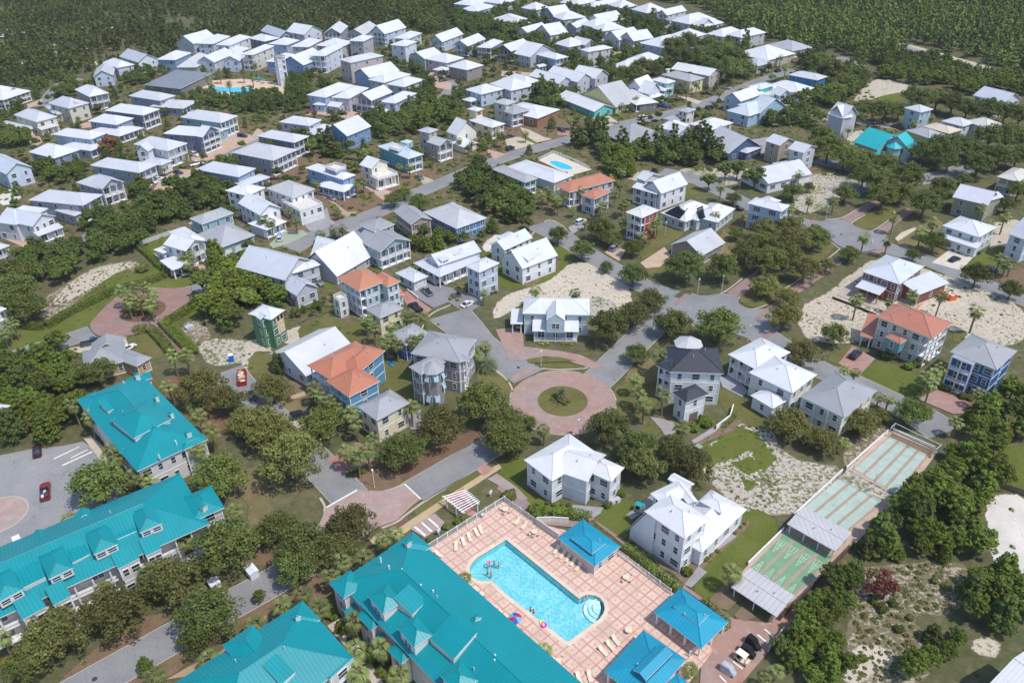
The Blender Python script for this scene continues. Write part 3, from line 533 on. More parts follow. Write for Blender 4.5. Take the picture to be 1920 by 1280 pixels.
def roof_shape(b,T,W,D,z,kind,sl,th=.16,ov=0):
 """roof over the rectangle [0,W]x[0,D] at eave height z; material 0 metal, 1 trim"""
 def fc(pts,mi=0):b.face([T@Vector(p)for p in pts],mi)
 if kind=='h':
  if D>=W:h=sl*W/2;A,B=(W/2,W/2,z+h),(W/2,D-W/2,z+h)
  else:h=sl*D/2;A,B=(D/2,D/2,z+h),(W-D/2,D/2,z+h)
  c=[(0,0,z),(W,0,z),(W,D,z),(0,D,z)]
  if D>=W:
   fc([c[0],c[1],A]);fc([c[1],c[2],B,A]if D>W else [c[1],c[2],A]);fc([c[2],c[3],B]);fc([c[3],c[0],A,B]if D>W else [c[3],c[0],A])
  else:
   fc([c[0],c[1],B,A]);fc([c[1],c[2],B]);fc([c[2],c[3],A,B]);fc([c[3],c[0],A])
  ht=h
  caps=[(c[0],A),(c[1],A if D>=W else B),(c[2],B),(c[3],B if D>=W else A),(A,B)]
 elif kind in 'ab':
  if kind=='b':
   h=sl*W/2;fc([(W,0,z),(W,D,z),(W/2,D,z+h),(W/2,0,z+h)]);fc([(0,D,z),(0,0,z),(W/2,0,z+h),(W/2,D,z+h)])
   for y in (0,D):
    for x0,x1 in ((0,W/2),(W/2,W)):
     za,zb=(z,z+h)if x0==0 else (z+h,z);q=[(x0,y,za-th),(x1,y,zb-th),(x1,y,zb),(x0,y,za)];fc(q if y==0 else q[::-1],1)
   caps=[((W/2,0,z+h),(W/2,D,z+h))]
  else:
   h=sl*D/2;fc([(0,0,z),(W,0,z),(W,D/2,z+h),(0,D/2,z+h)]);fc([(W,D,z),(0,D,z),(0,D/2,z+h),(W,D/2,z+h)])
   for x in (0,W):
    for y0,y1 in ((0,D/2),(D/2,D)):
     za,zb=(z,z+h)if y0==0 else (z+h,z);q=[(x,y0,za-th),(x,y1,zb-th),(x,y1,zb),(x,y0,za)];fc(q[::-1]if x==0 else q,1)
   caps=[((0,D/2,z+h),(W,D/2,z+h))]
  ht=h
 elif kind=='s':
  h=sl*D;fc([(0,0,z),(W,0,z),(W,D,z+h),(0,D,z+h)]);fc([(0,0,z-th),(0,0,z),(0,D,z+h),(0,D,z+h-th)],1);fc([(W,0,z),(W,0,z-th),(W,D,z+h-th),(W,D,z+h)],1);ht=h;caps=[]
 elif kind=='q':
  h=sl*W;fc([(0,0,z),(W,0,z+h),(W,D,z+h),(0,D,z)]);fc([(0,0,z-th),(W,0,z+h-th),(W,0,z+h),(0,0,z)],1);fc([(0,D,z),(W,D,z+h),(W,D,z+h-th),(0,D,z-th)],1);ht=h;caps=[]
 else:
  fc([(0,0,z),(W,0,z),(W,D,z),(0,D,z)]);ht=0;caps=[]
 sides=[((0,0),(W,0)),((W,0),(W,D)),((W,D),(0,D)),((0,D),(0,0))]
 for i,(p,q)in enumerate(sides):
  if kind=='b' and i in (0,2)or kind=='a' and i in (1,3)or kind=='s' and i in (1,2,3)or kind=='q' and i in (0,1,2):continue
  fc([(*p,z-th),(*q,z-th),(*q,z),(*p,z)],1)
 if kind in 'hfd':fc([(0,D,z-th),(W,D,z-th),(W,0,z-th),(0,0,z-th)],1)
 elif kind in 'ab' and ov>.1:
  pass
 for p,q in caps:
  p,q=T@Vector(p),T@Vector(q)
  if (q-p).length>.3:b.bar(p+Vector((0,0,.02)),q+Vector((0,0,.02)),.09,0,4)
 return ht
def rails(b,T,x0,y0,x1,y1,z,h=.95,gap=None):
 p,q=Vector((x0,y0,0)),Vector((x1,y1,0));L=(q-p).length
 if L<.3:return
 d=(q-p)/L;n=Vector((-d.y,d.x,0))*.035
 def bx(s0,s1,z0,z1,k=1):
  P=[p+d*s0-n*k,p+d*s1-n*k,p+d*s1+n*k,p+d*s0+n*k]
  A=[T@Vector((v.x,v.y,z0))for v in P];B=[T@Vector((v.x,v.y,z1))for v in P]
  for i in range(4):b.face([A[i],A[(i+1)%4],B[(i+1)%4],B[i]])
  b.face(B)
 bx(0,L,z+h-.08,z+h,1.3);bx(0,L,z+.08,z+.14)
 m=max(2,int(L/.22))
 for i in range(1,m):s=L*i/m;bx(s-.035,s+.035,z+.1,z+h-.05,.8)
def H(label,wall,roof,vols,name='house',cat='house',group=None,shut=None,trim=(232,232,234),pitch=.6,depth=.28,nwin=None):
 base=None;parts=[]
 n0,*_=frame(*vols[0][:1],vols[0][1],vols[0][2],vols[0][3],vols[0][4])if True else None
 base=Vector((n0.x,n0.y,0));root=thing(name,label,cat,base,0,group);HOUSES.append(root)
 far=dist(n0)>300
 wm,rm,tm=wallmat(wall),roofmat(roof,pitch,depth if not far else .12),plain(trim)
 for v in vols:
  t,L,N,R,z,kind,sl,fa,fb=v[:9];kw=v[9]if len(v)>9 else {}
  n,ex,ey,W,D=frame(t,L,N,R,z)
  if 'D' in kw:D=kw['D']
  if 'W' in kw:W=kw['W']
  T=Matrix.Identity(4)
  for i in range(3):T[i][0]=ex[i];T[i][1]=ey[i]
  T[0][3]=n.x-base.x;T[1][3]=n.y-base.y
  z0=kw.get('z0',0);ov=kw.get('ov',.1 if z0 else .55);ov=min(ov,W*.2,D*.2)
  if not z0 and kind!='x':FOOT.append([(p.x,p.y)for p in ((n),(n+ex*W),(n+ex*W+ey*D),(n+ey*D))])
  wm2=wallmat(kw['wall'])if 'wall' in kw else wm;rm2=roofmat(kw['roof'],pitch,depth if not far else .12)if 'roof' in kw else rm
  rb=MB();ht=0
  if kind=='d':
   rb.box(ov,ov,z-.25,W-ov,D-ov,z,0,T);pr=MB()
   for a,b_,c,d_ in ((ov,ov,W-ov,ov),(W-ov,ov,W-ov,D-ov),(W-ov,D-ov,ov,D-ov),(ov,D-ov,ov,ov)):rails(pr,T,a,b_,c,d_,z)
   rb.obj('roof_deck',[plain((214,208,200)),tm],root);pr.obj('railing',tm,root,uv=False);zt=z-.25
  else:
   ht=roof_shape(rb,T,W,D,z,kind,sl,.18,ov);zt=z-.17
   rb.obj('roof',[rm2,tm],root)
   if not far and not z0 and kind in 'hab' and W*D>45:
    for fx,fy in ((.34,.55),(.62,.3)):
     x,y=W*fx,D*fy;hh=sl*(min(x,W-x,y,D-y)if kind=='h' else min(y,D-y)if kind=='a' else min(x,W-x));vb=MB();q=T@Vector((x,y,z+hh-.1));vb.bar(q,q+Vector((0,0,.75)),.11,0,6);vb.obj('vent_pipe',plain((190,190,188)),root,uv=False)
  if kw.get('open'):
   pb=MB();pd=kw.get('pd',.15)
   nx,ny=max(1,round((W-2*ov)/3.2)),max(1,round((D-2*ov)/3.2))
   for i in range(nx+1):
    for j in range(ny+1):
     if i in (0,nx)or j in (0,ny):
      x,y=ov+(W-2*ov)*i/nx,ov+(D-2*ov)*j/ny;pb.box(x-pd,y-pd,0,x+pd,y+pd,zt+(sl*y if kind=='s' else sl*x if kind=='q' else 0),0,T)
   pb.obj('post',tm,root,uv=False);continue
  ra=kw.get('rec',2.0)if fa[:1]in 'pq' and fa else 0;rb_=kw.get('rec',2.0)if fb[:1]in 'pq' and fb else 0
  ra,rb_=min(ra,W*.35),min(rb_,D*.35)
  x0,y0,x1,y1=ov+ra,ov+rb_,W-ov,D-ov
  wb=MB();hz=lambda q:0
  wb.box(x0,y0,z0,x1,y1,zt,0,T,skip='bt')
  if kind=='b':
   for y,f in ((y0 if not rb_ else ov+.15,0),(y1,1)):
    q=[(x0,y,zt),(x1,y,zt),(W/2,y,zt+ht*(1-2*ov/W)*.99)];wb.face([T@Vector(p)for p in (q if not f else q[::-1])])
  if kind=='a':
   for x,f in ((x0 if not ra else ov+.15,1),(x1,0)):
    q=[(x,y0,zt),(x,y1,zt),(x,D/2,zt+ht*(1-2*ov/D)*.99)];wb.face([T@Vector(p)for p in (q if not f else q[::-1])])
  if kind=='s':
   for x,f in ((x0,1),(x1,0)):
    q=[(x,y0,zt),(x,y1,zt),(x,y1,zt+sl*(y1)),(x,y0,zt+sl*y0)];wb.face([T@Vector(p)for p in (q if not f else q[::-1])])
   wb.face([T@Vector(p)for p in ((x1,y1,zt),(x0,y1,zt),(x0,y1,zt+sl*y1),(x1,y1,zt+sl*y1))])
  if kind=='q':
   for y,f in ((y0,0),(y1,1)):
    q=[(x0,y,zt),(x1,y,zt),(x1,y,zt+sl*x1),(x0,y,zt+sl*x0)];wb.face([T@Vector(p)for p in (q if not f else q[::-1])])
   wb.face([T@Vector(p)for p in ((x1,y0,zt),(x1,y1,zt),(x1,y1,zt+sl*x1),(x1,y0,zt+sl*x1))])
  wb.obj('wall',[wm2],root)
  if not z0 or kw.get('trim'):
   tb=MB();c=.09
   for x,y in ((x0,y0),(x1,y0),(x0,y1)):tb.box(x-c,y-c,z0,x+c,y+c,zt,0,T)
   hgt=zt-z0;ns0=kw.get('ns',max(1,round(hgt/3.0)))
   for s in range(1 if ns0>1 else 0,max(ns0,1)):
    zz=z0+(hgt*s/ns0 or .3);tb.box(x0-.05,y0-.05,zz-.12,x1,y0+.05,zz+.12,0,T);tb.box(x0-.05,y0+.05,zz-.12,x0+.05,y1,zz+.12,0,T)
   if not far:tb.obj('trim',tm,root,uv=False)
  hgt=zt-z0;ns=kw.get('ns',max(1,round(hgt/3.0)));sh=hgt/ns
  pm=MB();has=False
  for face,rec in ((fa,ra),(fb,rb_)):
   if not rec:continue
   has=True;A=face is fa and rec==ra and (fa!=fb or True)and (face is fa)
  for key,rec in (('A',ra),('B',rb_)):
   if not rec:continue
   Ln=(D if key=='A' else W)-2*ov;npst=max(2,round(Ln/2.8));code=fa if key=='A' else fb
   def q(s,d):
    return (ov+d,ov+s)if key=='A' else (ov+s,ov+d)
   for i in range(npst+1):
    x,y=q(Ln*i/npst,.12);pm.box(x-.13,y-.13,0,x+.13,y+.13,zt,0,T)
   for s in range(ns):
    zz=z0+sh*s+(.0 if s else .45)
    (xa,ya),(xb,yb)=q(0,0),q(Ln,rec);pm.box(min(xa,xb),min(ya,yb),zz-.2,max(xa,xb),max(ya,yb),zz,0,T)
    if s or code[:1]=='q':(xa,ya),(xb,yb)=q(0,.12),q(Ln,.12);rails(pm,T,xa,ya,xb,yb,zz)
  if has:pm.obj('porch',tm,root,uv=False)
  if kind!='d' or True:
   for key,code in (('A',fa),('B',fb)):
    if not code:continue
    Ln=(y1-y0)if key=='A' else (x1-x0);nrm=-ex if key=='A' else -ey
    ncol=int(Ln/(2.9 if not far else 3.8));ncol=min(max(ncol,1),6 if not far else 3)
    if code[-1:].isdigit():ncol=int(code[-1:])
    if Ln<1.5:continue
    for s in range(ns):
     zz=z0+sh*s
     if code[:1]=='g' and s==0:
      ng=max(1,int(Ln/3.6));gb=MB()
      for i in range(ng):
       c_=Ln*(i+.5)/ng;q=(x0+c_,y0)if key=='B' else (x0,y0+c_)
       for hh in range(4):
        if key=='B':gb.box(q[0]-1.25,y0-.05,.05+hh*.55,q[0]+1.25,y0+.02,.56+hh*.55,0,T)
        else:gb.box(x0-.05,q[1]-1.25,.05+hh*.55,x0+.02,q[1]+1.25,.56+hh*.55,0,T)
      gb.obj('garage_door',plain(kw.get('gcol',(222,222,222))),root,uv=False);continue
     for i in range(ncol):
      if far and rnd.random()<.12:continue
      c_=Ln*(i+.5)/ncol;q=(x0+c_,y0)if key=='B' else (x0,y0+c_)
      p=base+T@Vector((q[0],q[1],zz+sh*.54))
      hw=1.5 if sh>2.4 else max(.5,sh*.55)
      wd=.95 if (i+s+ncol)%3 else 1.7
      if code[:1]in 'pq':hw=min(2.1,sh*.7);p.z=zz+sh*.45;wd=1.0 if i%2 else 1.9
      if code[:1]=='v':wd=1.9
      wd=min(wd,Ln/ncol*.75,1.9);wd=round(wd,1);hw=round(hw,1)
      if wd<.3:continue
      window(root,base,p,nrm,wd,hw,far,shut if code[:1]not in 'pq' else None)
 return root
def bits(root,name,m,fn,loc=None):
 b=MB();fn(b);o=b.obj(name,m,None,uv=False);o.parent=root;o.location=tuple(-v for v in root.location);return o
W_,GR,LG,TEAL,BLU,COR=(236,238,243),(162,162,168),(205,206,210),(0,146,164),(40,160,200),(202,136,108)
SL,SLATE,PALE,LAV=.5,(126,138,162),(196,210,230),(205,208,222)
CREAM,TAN,GREY,WHT=(232,222,200),(190,176,156),(168,172,182),(226,228,234)
H('white cottage with lit dormers beside the curving lane at the wild edge',SLATE,W_,[('1a',(-170,660),(20,708),(158,640),5.2,'h',.5,'p','p'),('1a',(-40,640),(0,655),(45,640),7.0,'b',.6,'','w1',{'z0':5.2}),('1a',(45,632),(70,645),(100,628),7.0,'b',.6,'','w1',{'z0':5.2})])
H('tall grey house with a white double porch and wide stair, beside the planted verge',GREY,W_,[('1a',(540,630),(628,684),(766,655),7.6,'h',SL,'w','p')])
H('cream house with grey metal roof and a low garage wing with a steep stair',CREAM,(214,216,224),[('1a',(165,796),(252,862),(386,818),7.2,'h',SL,'w','w2'),('1a',(98,845),(205,915),(248,896),3.6,'h',.4,'w','w'),('1a',(240,895),(292,918),(410,882),3.9,'s',.15,'','p')])
H('beige house with twin gable windows over a garage, next to the tall grey porch house',(222,214,196),(206,208,216),[('1a',(400,716),(482,766),(602,722),7.4,'h',.55,'w','w2'),('1a',(470,745),(500,760),(575,735),7.2,'b',.6,'','w1',{'z0':5}),('1a',(310,752),(385,812),(452,800),3.8,'h',.4,'w','w')])
H('small pale house under a broken grey gable, half hidden by pines at the wild edge',PALE,(204,206,212),[('1a',(572,498),(655,545),(785,545),5.6,'b',.6,'w','w2')])
H('pale lavender cube house under a white pyramid roof',LAV,W_,[('1a',(740,440),(828,480),(945,455),6.6,'h',.5,'w','w2')])
H('white-fronted house whose long grey roof gable faces the lavender cube house',(222,226,234),(196,200,210),[('1a',(884,392),(972,442),(1106,410),6.4,'b',.55,'w','w2')])
H('two tone blue house over pale ground floor, above the dark pool pavilion',(130,162,200),W_,[('1a',(1113,418),(1236,425),(1336,374),6.6,'h',.45,'w','w')])
H('low khaki grey bungalow with shed front between blue house and lavender gables',(178,178,166),(212,213,214),[('1a',(1258,470),(1388,476),(1452,400),4.4,'h',.6,'w2','w')])
H('lavender white gable house with two upper windows, right of the khaki bungalow',LAV,W_,[('1a',(1402,430),(1512,442),(1614,378),6.4,'a',.55,'w2','w')])
H('pale blue gable house with palms before its front, above the resort pool',PALE,W_,[('1a',(1576,430),(1690,432),(1735,388),6.2,'a',.55,'w2','w')])
H('white gable cottage with a small balcony gable at the edge of the pine scrub',(190,196,210),W_,[('1a',(1284,290),(1366,312),(1470,262),6.0,'a',.6,'w1','w'),('1a',(1290,312),(1330,330),(1385,322),3,'h',.4,'w','w')])
H('pale blue house with broad white hip roof behind the khaki bungalow',PALE,W_,[('1a',(1390,308),(1505,312),(1622,258),6.2,'h',.45,'w','w')])
H('wide white house with long hip roof and lower white wings',WHT,W_,[('1a',(1520,318),(1622,322),(1782,262),7.0,'h',.45,'w','w'),('1a',(1560,375),(1660,385),(1740,340),3.8,'h',.4,'w','w')])
H('cream three storey house with stacked bay porches above the resort pool',(222,216,206),W_,[('1a',(1702,384),(1784,390),(1926,325),9.4,'h',.4,'p','w')])
H('long low pavilion with dark grey metal roof beside the resort pool',(120,118,114),(138,143,151),[('1a',(1082,580),(1270,628),(1428,540),3.6,'q',.08,'w','')],name='pool_pavilion',cat='pavilion')
H('grey two tier house whose low porch roof points at the pool hedge palms',(150,156,172),(220,222,228),[('1a',(926,672),(1126,712),(1230,674),7.0,'h',.45,'w','w'),('1a',(1120,728),(1290,768),(1342,714),4.0,'h',.3,'w','p')])
H('slate house with long white hip roof and stacked porch, second in the lane fan',(122,130,156),W_,[('1a',(758,775),(1012,815),(1120,770),7.4,'h',.45,'w','p')])
H('blue grey house with raised upper storey over a wide low wrap roof',(128,142,170),W_,[('1a',(636,850),(820,882),(935,834),7.0,'h',.45,'w','w'),('1a',(655,915),(838,964),(1002,900),3.8,'h',.25,'w','p')])
H('powder blue house with low white wrap roof, just above the rust coloured shrub',(172,196,224),W_,[('1a',(414,935),(640,985),(732,940),7.2,'h',.45,'w','w'),('1a',(470,1018),(640,1066),(740,1010),3.8,'h',.25,'w','p')])
H('slate blue house under one big bright hip roof with an outside stair',(132,148,178),W_,[('1a',(240,1062),(380,1118),(542,1054),6.6,'h',.5,'w','w')])
H('pale blue gable house at the left edge with a small white stoop on open sand',(205,220,240),(206,216,230),[('1a',(-130,1135),(40,1230),(224,1176),6.6,'b',.6,'w','w2')])
H('large white house with steep cross gable and two tier front porch',(226,228,236),(214,217,226),[('1a',(890,1040),(1182,1066),(1346,1018),7.6,'h',.5,'w3','p'),('1a',(960,1060),(1045,1068),(1075,1040),8.2,'a',.9,'w1','',{'z0':0}),('1a',(1030,1132),(1135,1168),(1202,1130),4.2,'h',.3,'w','w')])
H('slate blue house with gabled two tier porch beside the white van driveway',(118,130,160),W_,[('1a',(1170,935),(1422,964),(1502,912),7.6,'h',.45,'w','p'),('1a',(1360,935),(1432,970),(1508,915),7.8,'b',.6,'','p',{'D':5})])
H('aqua grey house with pale roof and white side balcony above the dark parked car',(132,172,186),(222,224,230),[('1a',(1248,838),(1560,868),(1692,820),7.6,'h',.45,'w','p'),('1a',(1410,905),(1545,935),(1590,905),4.2,'h',.3,'w','w')])
H('grey blue house with long plain flank and two tier white porch by the lower lane',(158,168,186),(214,217,224),[('1a',(660,1158),(982,1220),(1100,1160),7.2,'h',.45,'w','p')])
H('grey house with crossed gables and a screened balcony above the pine clump',(176,180,190),(208,210,218),[('2a',(510,132),(715,172),(880,118),6.8,'h',.45,'w','p'),('2a',(630,130),(720,168),(878,118),7.2,'b',.6,'','p',{'D':9})])
H('sky blue house with pale hip roof and low screened wing, right of the lower lane',(146,168,196),(222,226,234),[('1a',(1418,1180),(1680,1250),(1786,1186),7.0,'h',.45,'w','w'),('2a',(1660,120),(1720,150),(1890,78),4.2,'h',.3,'w','p')])
H('wide grey house with bands of windows and corner porch below the blue gable house',(150,158,172),(206,208,212),[('1b',(-90,1060),(158,1134),(298,1052),7.0,'h',.4,'w','p')])
H('light grey house with raised back storey and low hipped wing beside the blue gable house',(188,190,200),(228,230,236),[('1b',(203,860),(410,890),(500,846),7.2,'h',.4,'w','w'),('1b',(385,925),(500,962),(608,892),4.4,'h',.35,'w','w')])
H('slate grey house with long pale roof in front of the blue gable house',(112,122,146),(224,227,234),[('1b',(36,962),(308,1008),(416,962),7.2,'h',.4,'w','p')])
H('cobalt blue house with white windows and bright gable roof among dark pines',(114,150,198),(230,233,240),[('1b',(546,912),(680,962),(804,884),6.6,'a',.55,'w2','w4')])
H('light blue house on the hedge side of a tight row of white roofs',(176,202,230),W_,[('1b',(413,665),(528,690),(694,600),7.2,'h',.4,'w','w'),('1b',(445,735),(520,745),(560,715),3.6,'h',.4,'w','w')])
H('pale grey house with a small low wing, second of the tight row',(192,192,202),W_,[('1b',(568,688),(694,698),(842,622),7.0,'h',.4,'w','w'),('1b',(560,740),(625,760),(660,735),3.4,'b',.5,'w','w')])
H('grey gabled house with dark two tier porch, third of the tight row',(150,150,166),W_,[('1b',(736,690),(852,712),(990,648),6.8,'a',.55,'p','w')])
H('pale blue house with cross hip roof, fourth of the tight row',(186,200,228),W_,[('1b',(900,722),(1020,732),(1204,664),6.6,'h',.4,'w','w'),('1b',(880,778),(945,795),(975,775),3.2,'h',.4,'w','w')])
H('grey house with dormered hip roof behind the pale blue cross hip',(196,198,210),W_,[('1b',(965,592),(1082,616),(1214,562),6.6,'h',.4,'w','w')])
H('blue house under a bright gable just below the big rose grey block',(140,170,210),W_,[('1b',(756,512),(838,550),(1012,490),6.8,'a',.5,'w1','w')])
H('oatmeal house with plain hip roof wedged behind the blue gable',(206,200,200),W_,[('1b',(832,562),(940,586),(1126,525),6.6,'h',.4,'w','w')])
H('large rose grey three storey block with rows of windows and pale band',(190,176,174),(226,227,230),[('1b',(628,420),(702,444),(932,392),11.2,'h',.3,'w3','w3',{'ns':3})])
H('white three storey house with stacked bay porches left of the rose grey block',(216,222,236),W_,[('1b',(414,392),(522,398),(646,330),10.0,'h',.35,'p','w3')])
H('blue gable house behind the viewing tower',(120,154,200),W_,[('1b',(266,430),(372,462),(424,396),6.6,'a',.55,'w2','w')])
H('cornflower blue house hidden on the left of the viewing tower',(122,156,200),W_,[('1b',(108,434),(192,440),(300,384),6.6,'h',.4,'w1','w')])
H('pale aqua hip roofed house behind the viewing tower',(176,200,222),W_,[('1b',(140,306),(255,320),(326,284),7.0,'h',.4,'w','w')])
H('beige hip roofed house with narrow upper windows above the blue gable',(196,190,186),W_,[('1b',(286,330),(410,334),(502,284),7.0,'h',.4,'w','w')])
H('taupe hip roofed house beside the square turret house',(186,182,182),W_,[('1b',(490,312),(620,338),(696,296),7.0,'h',.4,'w','w')])
H('square stone grey turret house of three storeys with dark arched windows',(176,174,184),W_,[('1b',(690,288),(795,294),(868,258),9.6,'h',.35,'w2','w2')])
H('house with dark teal wall under a broad white hip roof at the scrub edge',(74,100,112),W_,[('1b',(0,268),(96,294),(196,268),6.0,'h',.4,'w','w')])
H('slate roofed gable house with white porch end at the scrub edge',(132,142,166),(190,196,208),[('1b',(86,216),(202,264),(304,246),6.2,'b',.6,'w','p')])
H('white gable house with two front windows, alone at the scrub edge',(214,216,228),W_,[('1b',(294,216),(378,248),(474,214),6.2,'b',.55,'w','w2')])
H('small house with dark porch under a pale gable, alone at the scrub edge',(150,156,174),(226,228,232),[('1b',(518,236),(636,238),(660,186),6.0,'a',.6,'p','w')])
H('house with sand coloured long roof below the forest, next to the pale blue gable',(176,178,184),(208,208,208),[('1b',(672,244),(800,250),(892,190),6.2,'a',.55,'p','w')])
H('tall pale blue house with a sharp white gable against the forest',(196,212,230),W_,[('1b',(848,226),(945,242),(1074,192),8.2,'a',.75,'p','w')])
H('white house with flat looking hip roof in front of the pine hedge',(206,206,214),W_,[('1b',(1012,268),(1112,278),(1194,234),6.6,'h',.4,'w','w')])
H('white three storey house with blue shaded front beside a lone palm',(220,226,238),W_,[('1b',(988,316),(1092,328),(1168,294),9.4,'h',.35,'w2','w2')])
H('grey green house with parapet porch under a bright gable',(172,182,178),W_,[('1b',(1118,394),(1228,418),(1346,380),7.2,'a',.45,'w','w')])
H('lilac grey house with twin white front roofs at the brick court',(188,182,188),W_,[('1b',(1246,416),(1385,446),(1496,408),6.8,'h',.4,'w','w'),('1b',(1290,490),(1360,505),(1410,485),3.6,'h',.4,'','p')])
H('taupe house with pale hip roof at the end of the brick court',(150,140,136),W_,[('1b',(1396,466),(1524,496),(1636,460),6.2,'h',.45,'w','w2')])
H('white house with screened porch below a sharp tall gable, at the brick lane',(196,204,220),W_,[('1b',(1262,286),(1352,298),(1484,240),6.4,'a',.75,'p','w')])
H('blue sided house with screened front under bright gable, second on the brick lane',(176,200,230),W_,[('1b',(1438,312),(1532,328),(1616,272),6.4,'a',.55,'p','w')])
H('grey house with upstairs balcony, third on the brick lane',(176,180,186),W_,[('1b',(1598,332),(1694,342),(1766,292),6.4,'h',.45,'p','w')])
H('dark gabled house with screened porch, fourth on the brick lane',(120,124,136),W_,[('1c',(-28,345),(70,366),(182,316),6.2,'a',.55,'p','w')])
H('pale blue house with white hip roof and side annex across from the brick court',(194,208,230),W_,[('1b',(1518,632),(1625,668),(1784,628),6.4,'h',.4,'w','w'),('1b',(1505,700),(1550,720),(1600,700),3.2,'h',.4,'w','')])
H('white house with steep broad roof among tall pines, above the yellow cottage',(206,212,222),W_,[('1b',(1690,590),(1836,642),(1996,604),6.4,'h',.5,'w','w')])
H('yellow cottage with red shutters and a cupola, white flat roof',(238,230,178),(238,238,238),[('1b',(1546,846),(1702,902),(1794,872),5.8,'h',.3,'w','p'),('1b',(1532,768),(1592,786),(1642,768),9.4,'h',.35,'w1','w1',{'z0':0})],shut=(178,40,40))
H('cream cottage with steep bright gable and arched glass front',(238,236,222),(240,242,246),[('1b',(1392,926),(1452,958),(1590,914),5.6,'b',.9,'w','w1'),('1b',(1430,1000),(1500,1040),(1580,1000),3.0,'f',0,'','w',{'z0':0})])
H('tan house with slim square lookout turret and balcony',(178,166,156),(196,198,204),[('1b',(1244,1000),(1334,1032),(1430,998),7.4,'b',.45,'w','p'),('1b',(1188,916),(1256,940),(1312,912),11.2,'h',.25,'w1','w1')])
H('turquoise house with pale blue roof and a glazed roof cupola',(84,156,172),(208,224,234),[('1b',(888,1034),(1110,1122),(1222,1090),6.6,'h',.35,'w','p'),('1b',(1054,1000),(1100,1012),(1146,996),9.0,'h',.3,'w1','w1',{'z0':6.6,'wall':(140,190,200)}),('1b',(1000,1040),(1040,1068),(1082,1040),7.9,'d',0,'','',{'z0':6.6})])
H('white gabled house with broad porch roof and pink hot tub, on the lower left lane',(224,226,232),(214,218,228),[('2a',(0,374),(228,432),(384,356),6.6,'b',.55,'w','w3'),('2a',(0,374),(110,420),(260,300),6.6,'h',.5,'w',''),('2a',(225,470),(268,500),(434,430),3.5,'s',.25,'','p',{'D':3.2})])
H('long pale grey house with hip roof and two tier porch behind the pine clump',(176,180,192),(210,212,220),[('2a',(208,242),(585,284),(722,206),7.2,'h',.45,'w','p'),('2a',(370,325),(525,358),(595,332),4.2,'h',.3,'w','w')])
H('bright white house with arched porch and hedge corner, beside the brick loop',(236,237,242),(243,244,248),[('2a',(1165,552),(1310,606),(1448,530),6.8,'b',.5,'w','p'),('2a',(1186,472),(1330,560),(1450,520),6.9,'h',.5,'w','w'),('2a',(1112,585),(1150,622),(1200,590),4.4,'h',.3,'w','w'),('2a',(1165,660),(1215,740),(1330,690),3.6,'f',0,'p','p',{'ns':1})])
H('teal sided house with grey hip roof, white garage door and a raised back storey',(134,172,176),(186,188,192),[('2a',(1412,482),(1558,582),(1784,484),4.0,'h',.55,'w','g'),('2a',(1338,374),(1422,416),(1648,334),7.2,'h',.4,'w','w'),('2a',(1318,408),(1350,425),(1420,410),4.2,'h',.3,'w','')])
H('white gabled house with round attic window and wide porch roof by palms',(238,239,240),(244,245,248),[('2a',(1700,260),(1830,350),(1978,296),6.6,'b',.6,'w','w2'),('2a',(1608,170),(1742,216),(1856,154),8.4,'h',.35,'w','w'),('2b',(-20,410),(110,458),(256,394),3.8,'h',.25,'','p')])
H('white house with grey hip roof, sun terrace full of chairs and twin garage doors',(236,236,238),(198,199,202),[('2b',(143,150),(292,228),(432,160),7.4,'h',.4,'w','w'),('2b',(258,246),(345,335),(498,268),5.2,'d',0,'w','g')])
H('blue and white house with wrap porch and a railed widow walk',(128,162,210),(243,244,248),[('2b',(372,22),(652,102),(744,68),7.0,'h',.35,'w','w'),('2b',(478,132),(655,190),(744,138),3.8,'h',.25,'p','p'),('2b',(548,12),(600,45),(658,12),9.0,'d',0,'','',{'z0':8,'ov':.1})])
H('ivory house with broken white gables and a railed terrace over dark porch openings',(238,232,214),(243,243,244),[('1b',(768,1162),(852,1192),(974,1146),8.0,'b',.55,'w','w2'),('2b',(846,56),(894,110),(1024,54),4.6,'d',0,'w','p')])
H('pale grey house of three linked gables with one bright white cross wing',(196,200,208),(212,216,226),[('2b',(46,650),(242,812),(345,660),5.8,'b',.6,'w','w'),('2b',(226,862),(322,920),(478,856),4.6,'b',.7,'w','w2'),('2b',(228,724),(296,762),(505,712),6.4,'h',.3,'w','w',{'roof':(243,244,246)})])
H('steep white A-frame cottage with valley between two roofs and grey walls',(180,184,192),(244,245,248),[('2b',(430,662),(608,785),(778,610),3.2,'a',.8,'w1','w3'),('2b',(430,650),(530,690),(640,590),3.2,'b',1.1,'','')])
H('sage blue house with grey gables and a screened two tier porch across its front',(150,176,184),(172,173,177),[('2b',(746,512),(916,614),(1128,526),6.6,'b',.45,'w','p'),('2b',(768,420),(872,472),(1014,412),9.0,'h',.35,'w2','w2'),('2b',(690,450),(760,500),(860,450),6.2,'h',.4,'w','')])
H('olive tan house under grey roof with red shutters and red garden chairs',(170,156,132),(176,177,181),[('2b',(972,336),(1130,420),(1292,390),6.0,'b',.45,'w2','w')],shut=(170,44,62))
H('long low house with silver ribbed hip roof and a blue end wall, among dark trees',(70,130,190),(208,208,212),[('2b',(1240,322),(1452,448),(1652,364),5.2,'h',.45,'w','w')],pitch=.9,depth=.4)
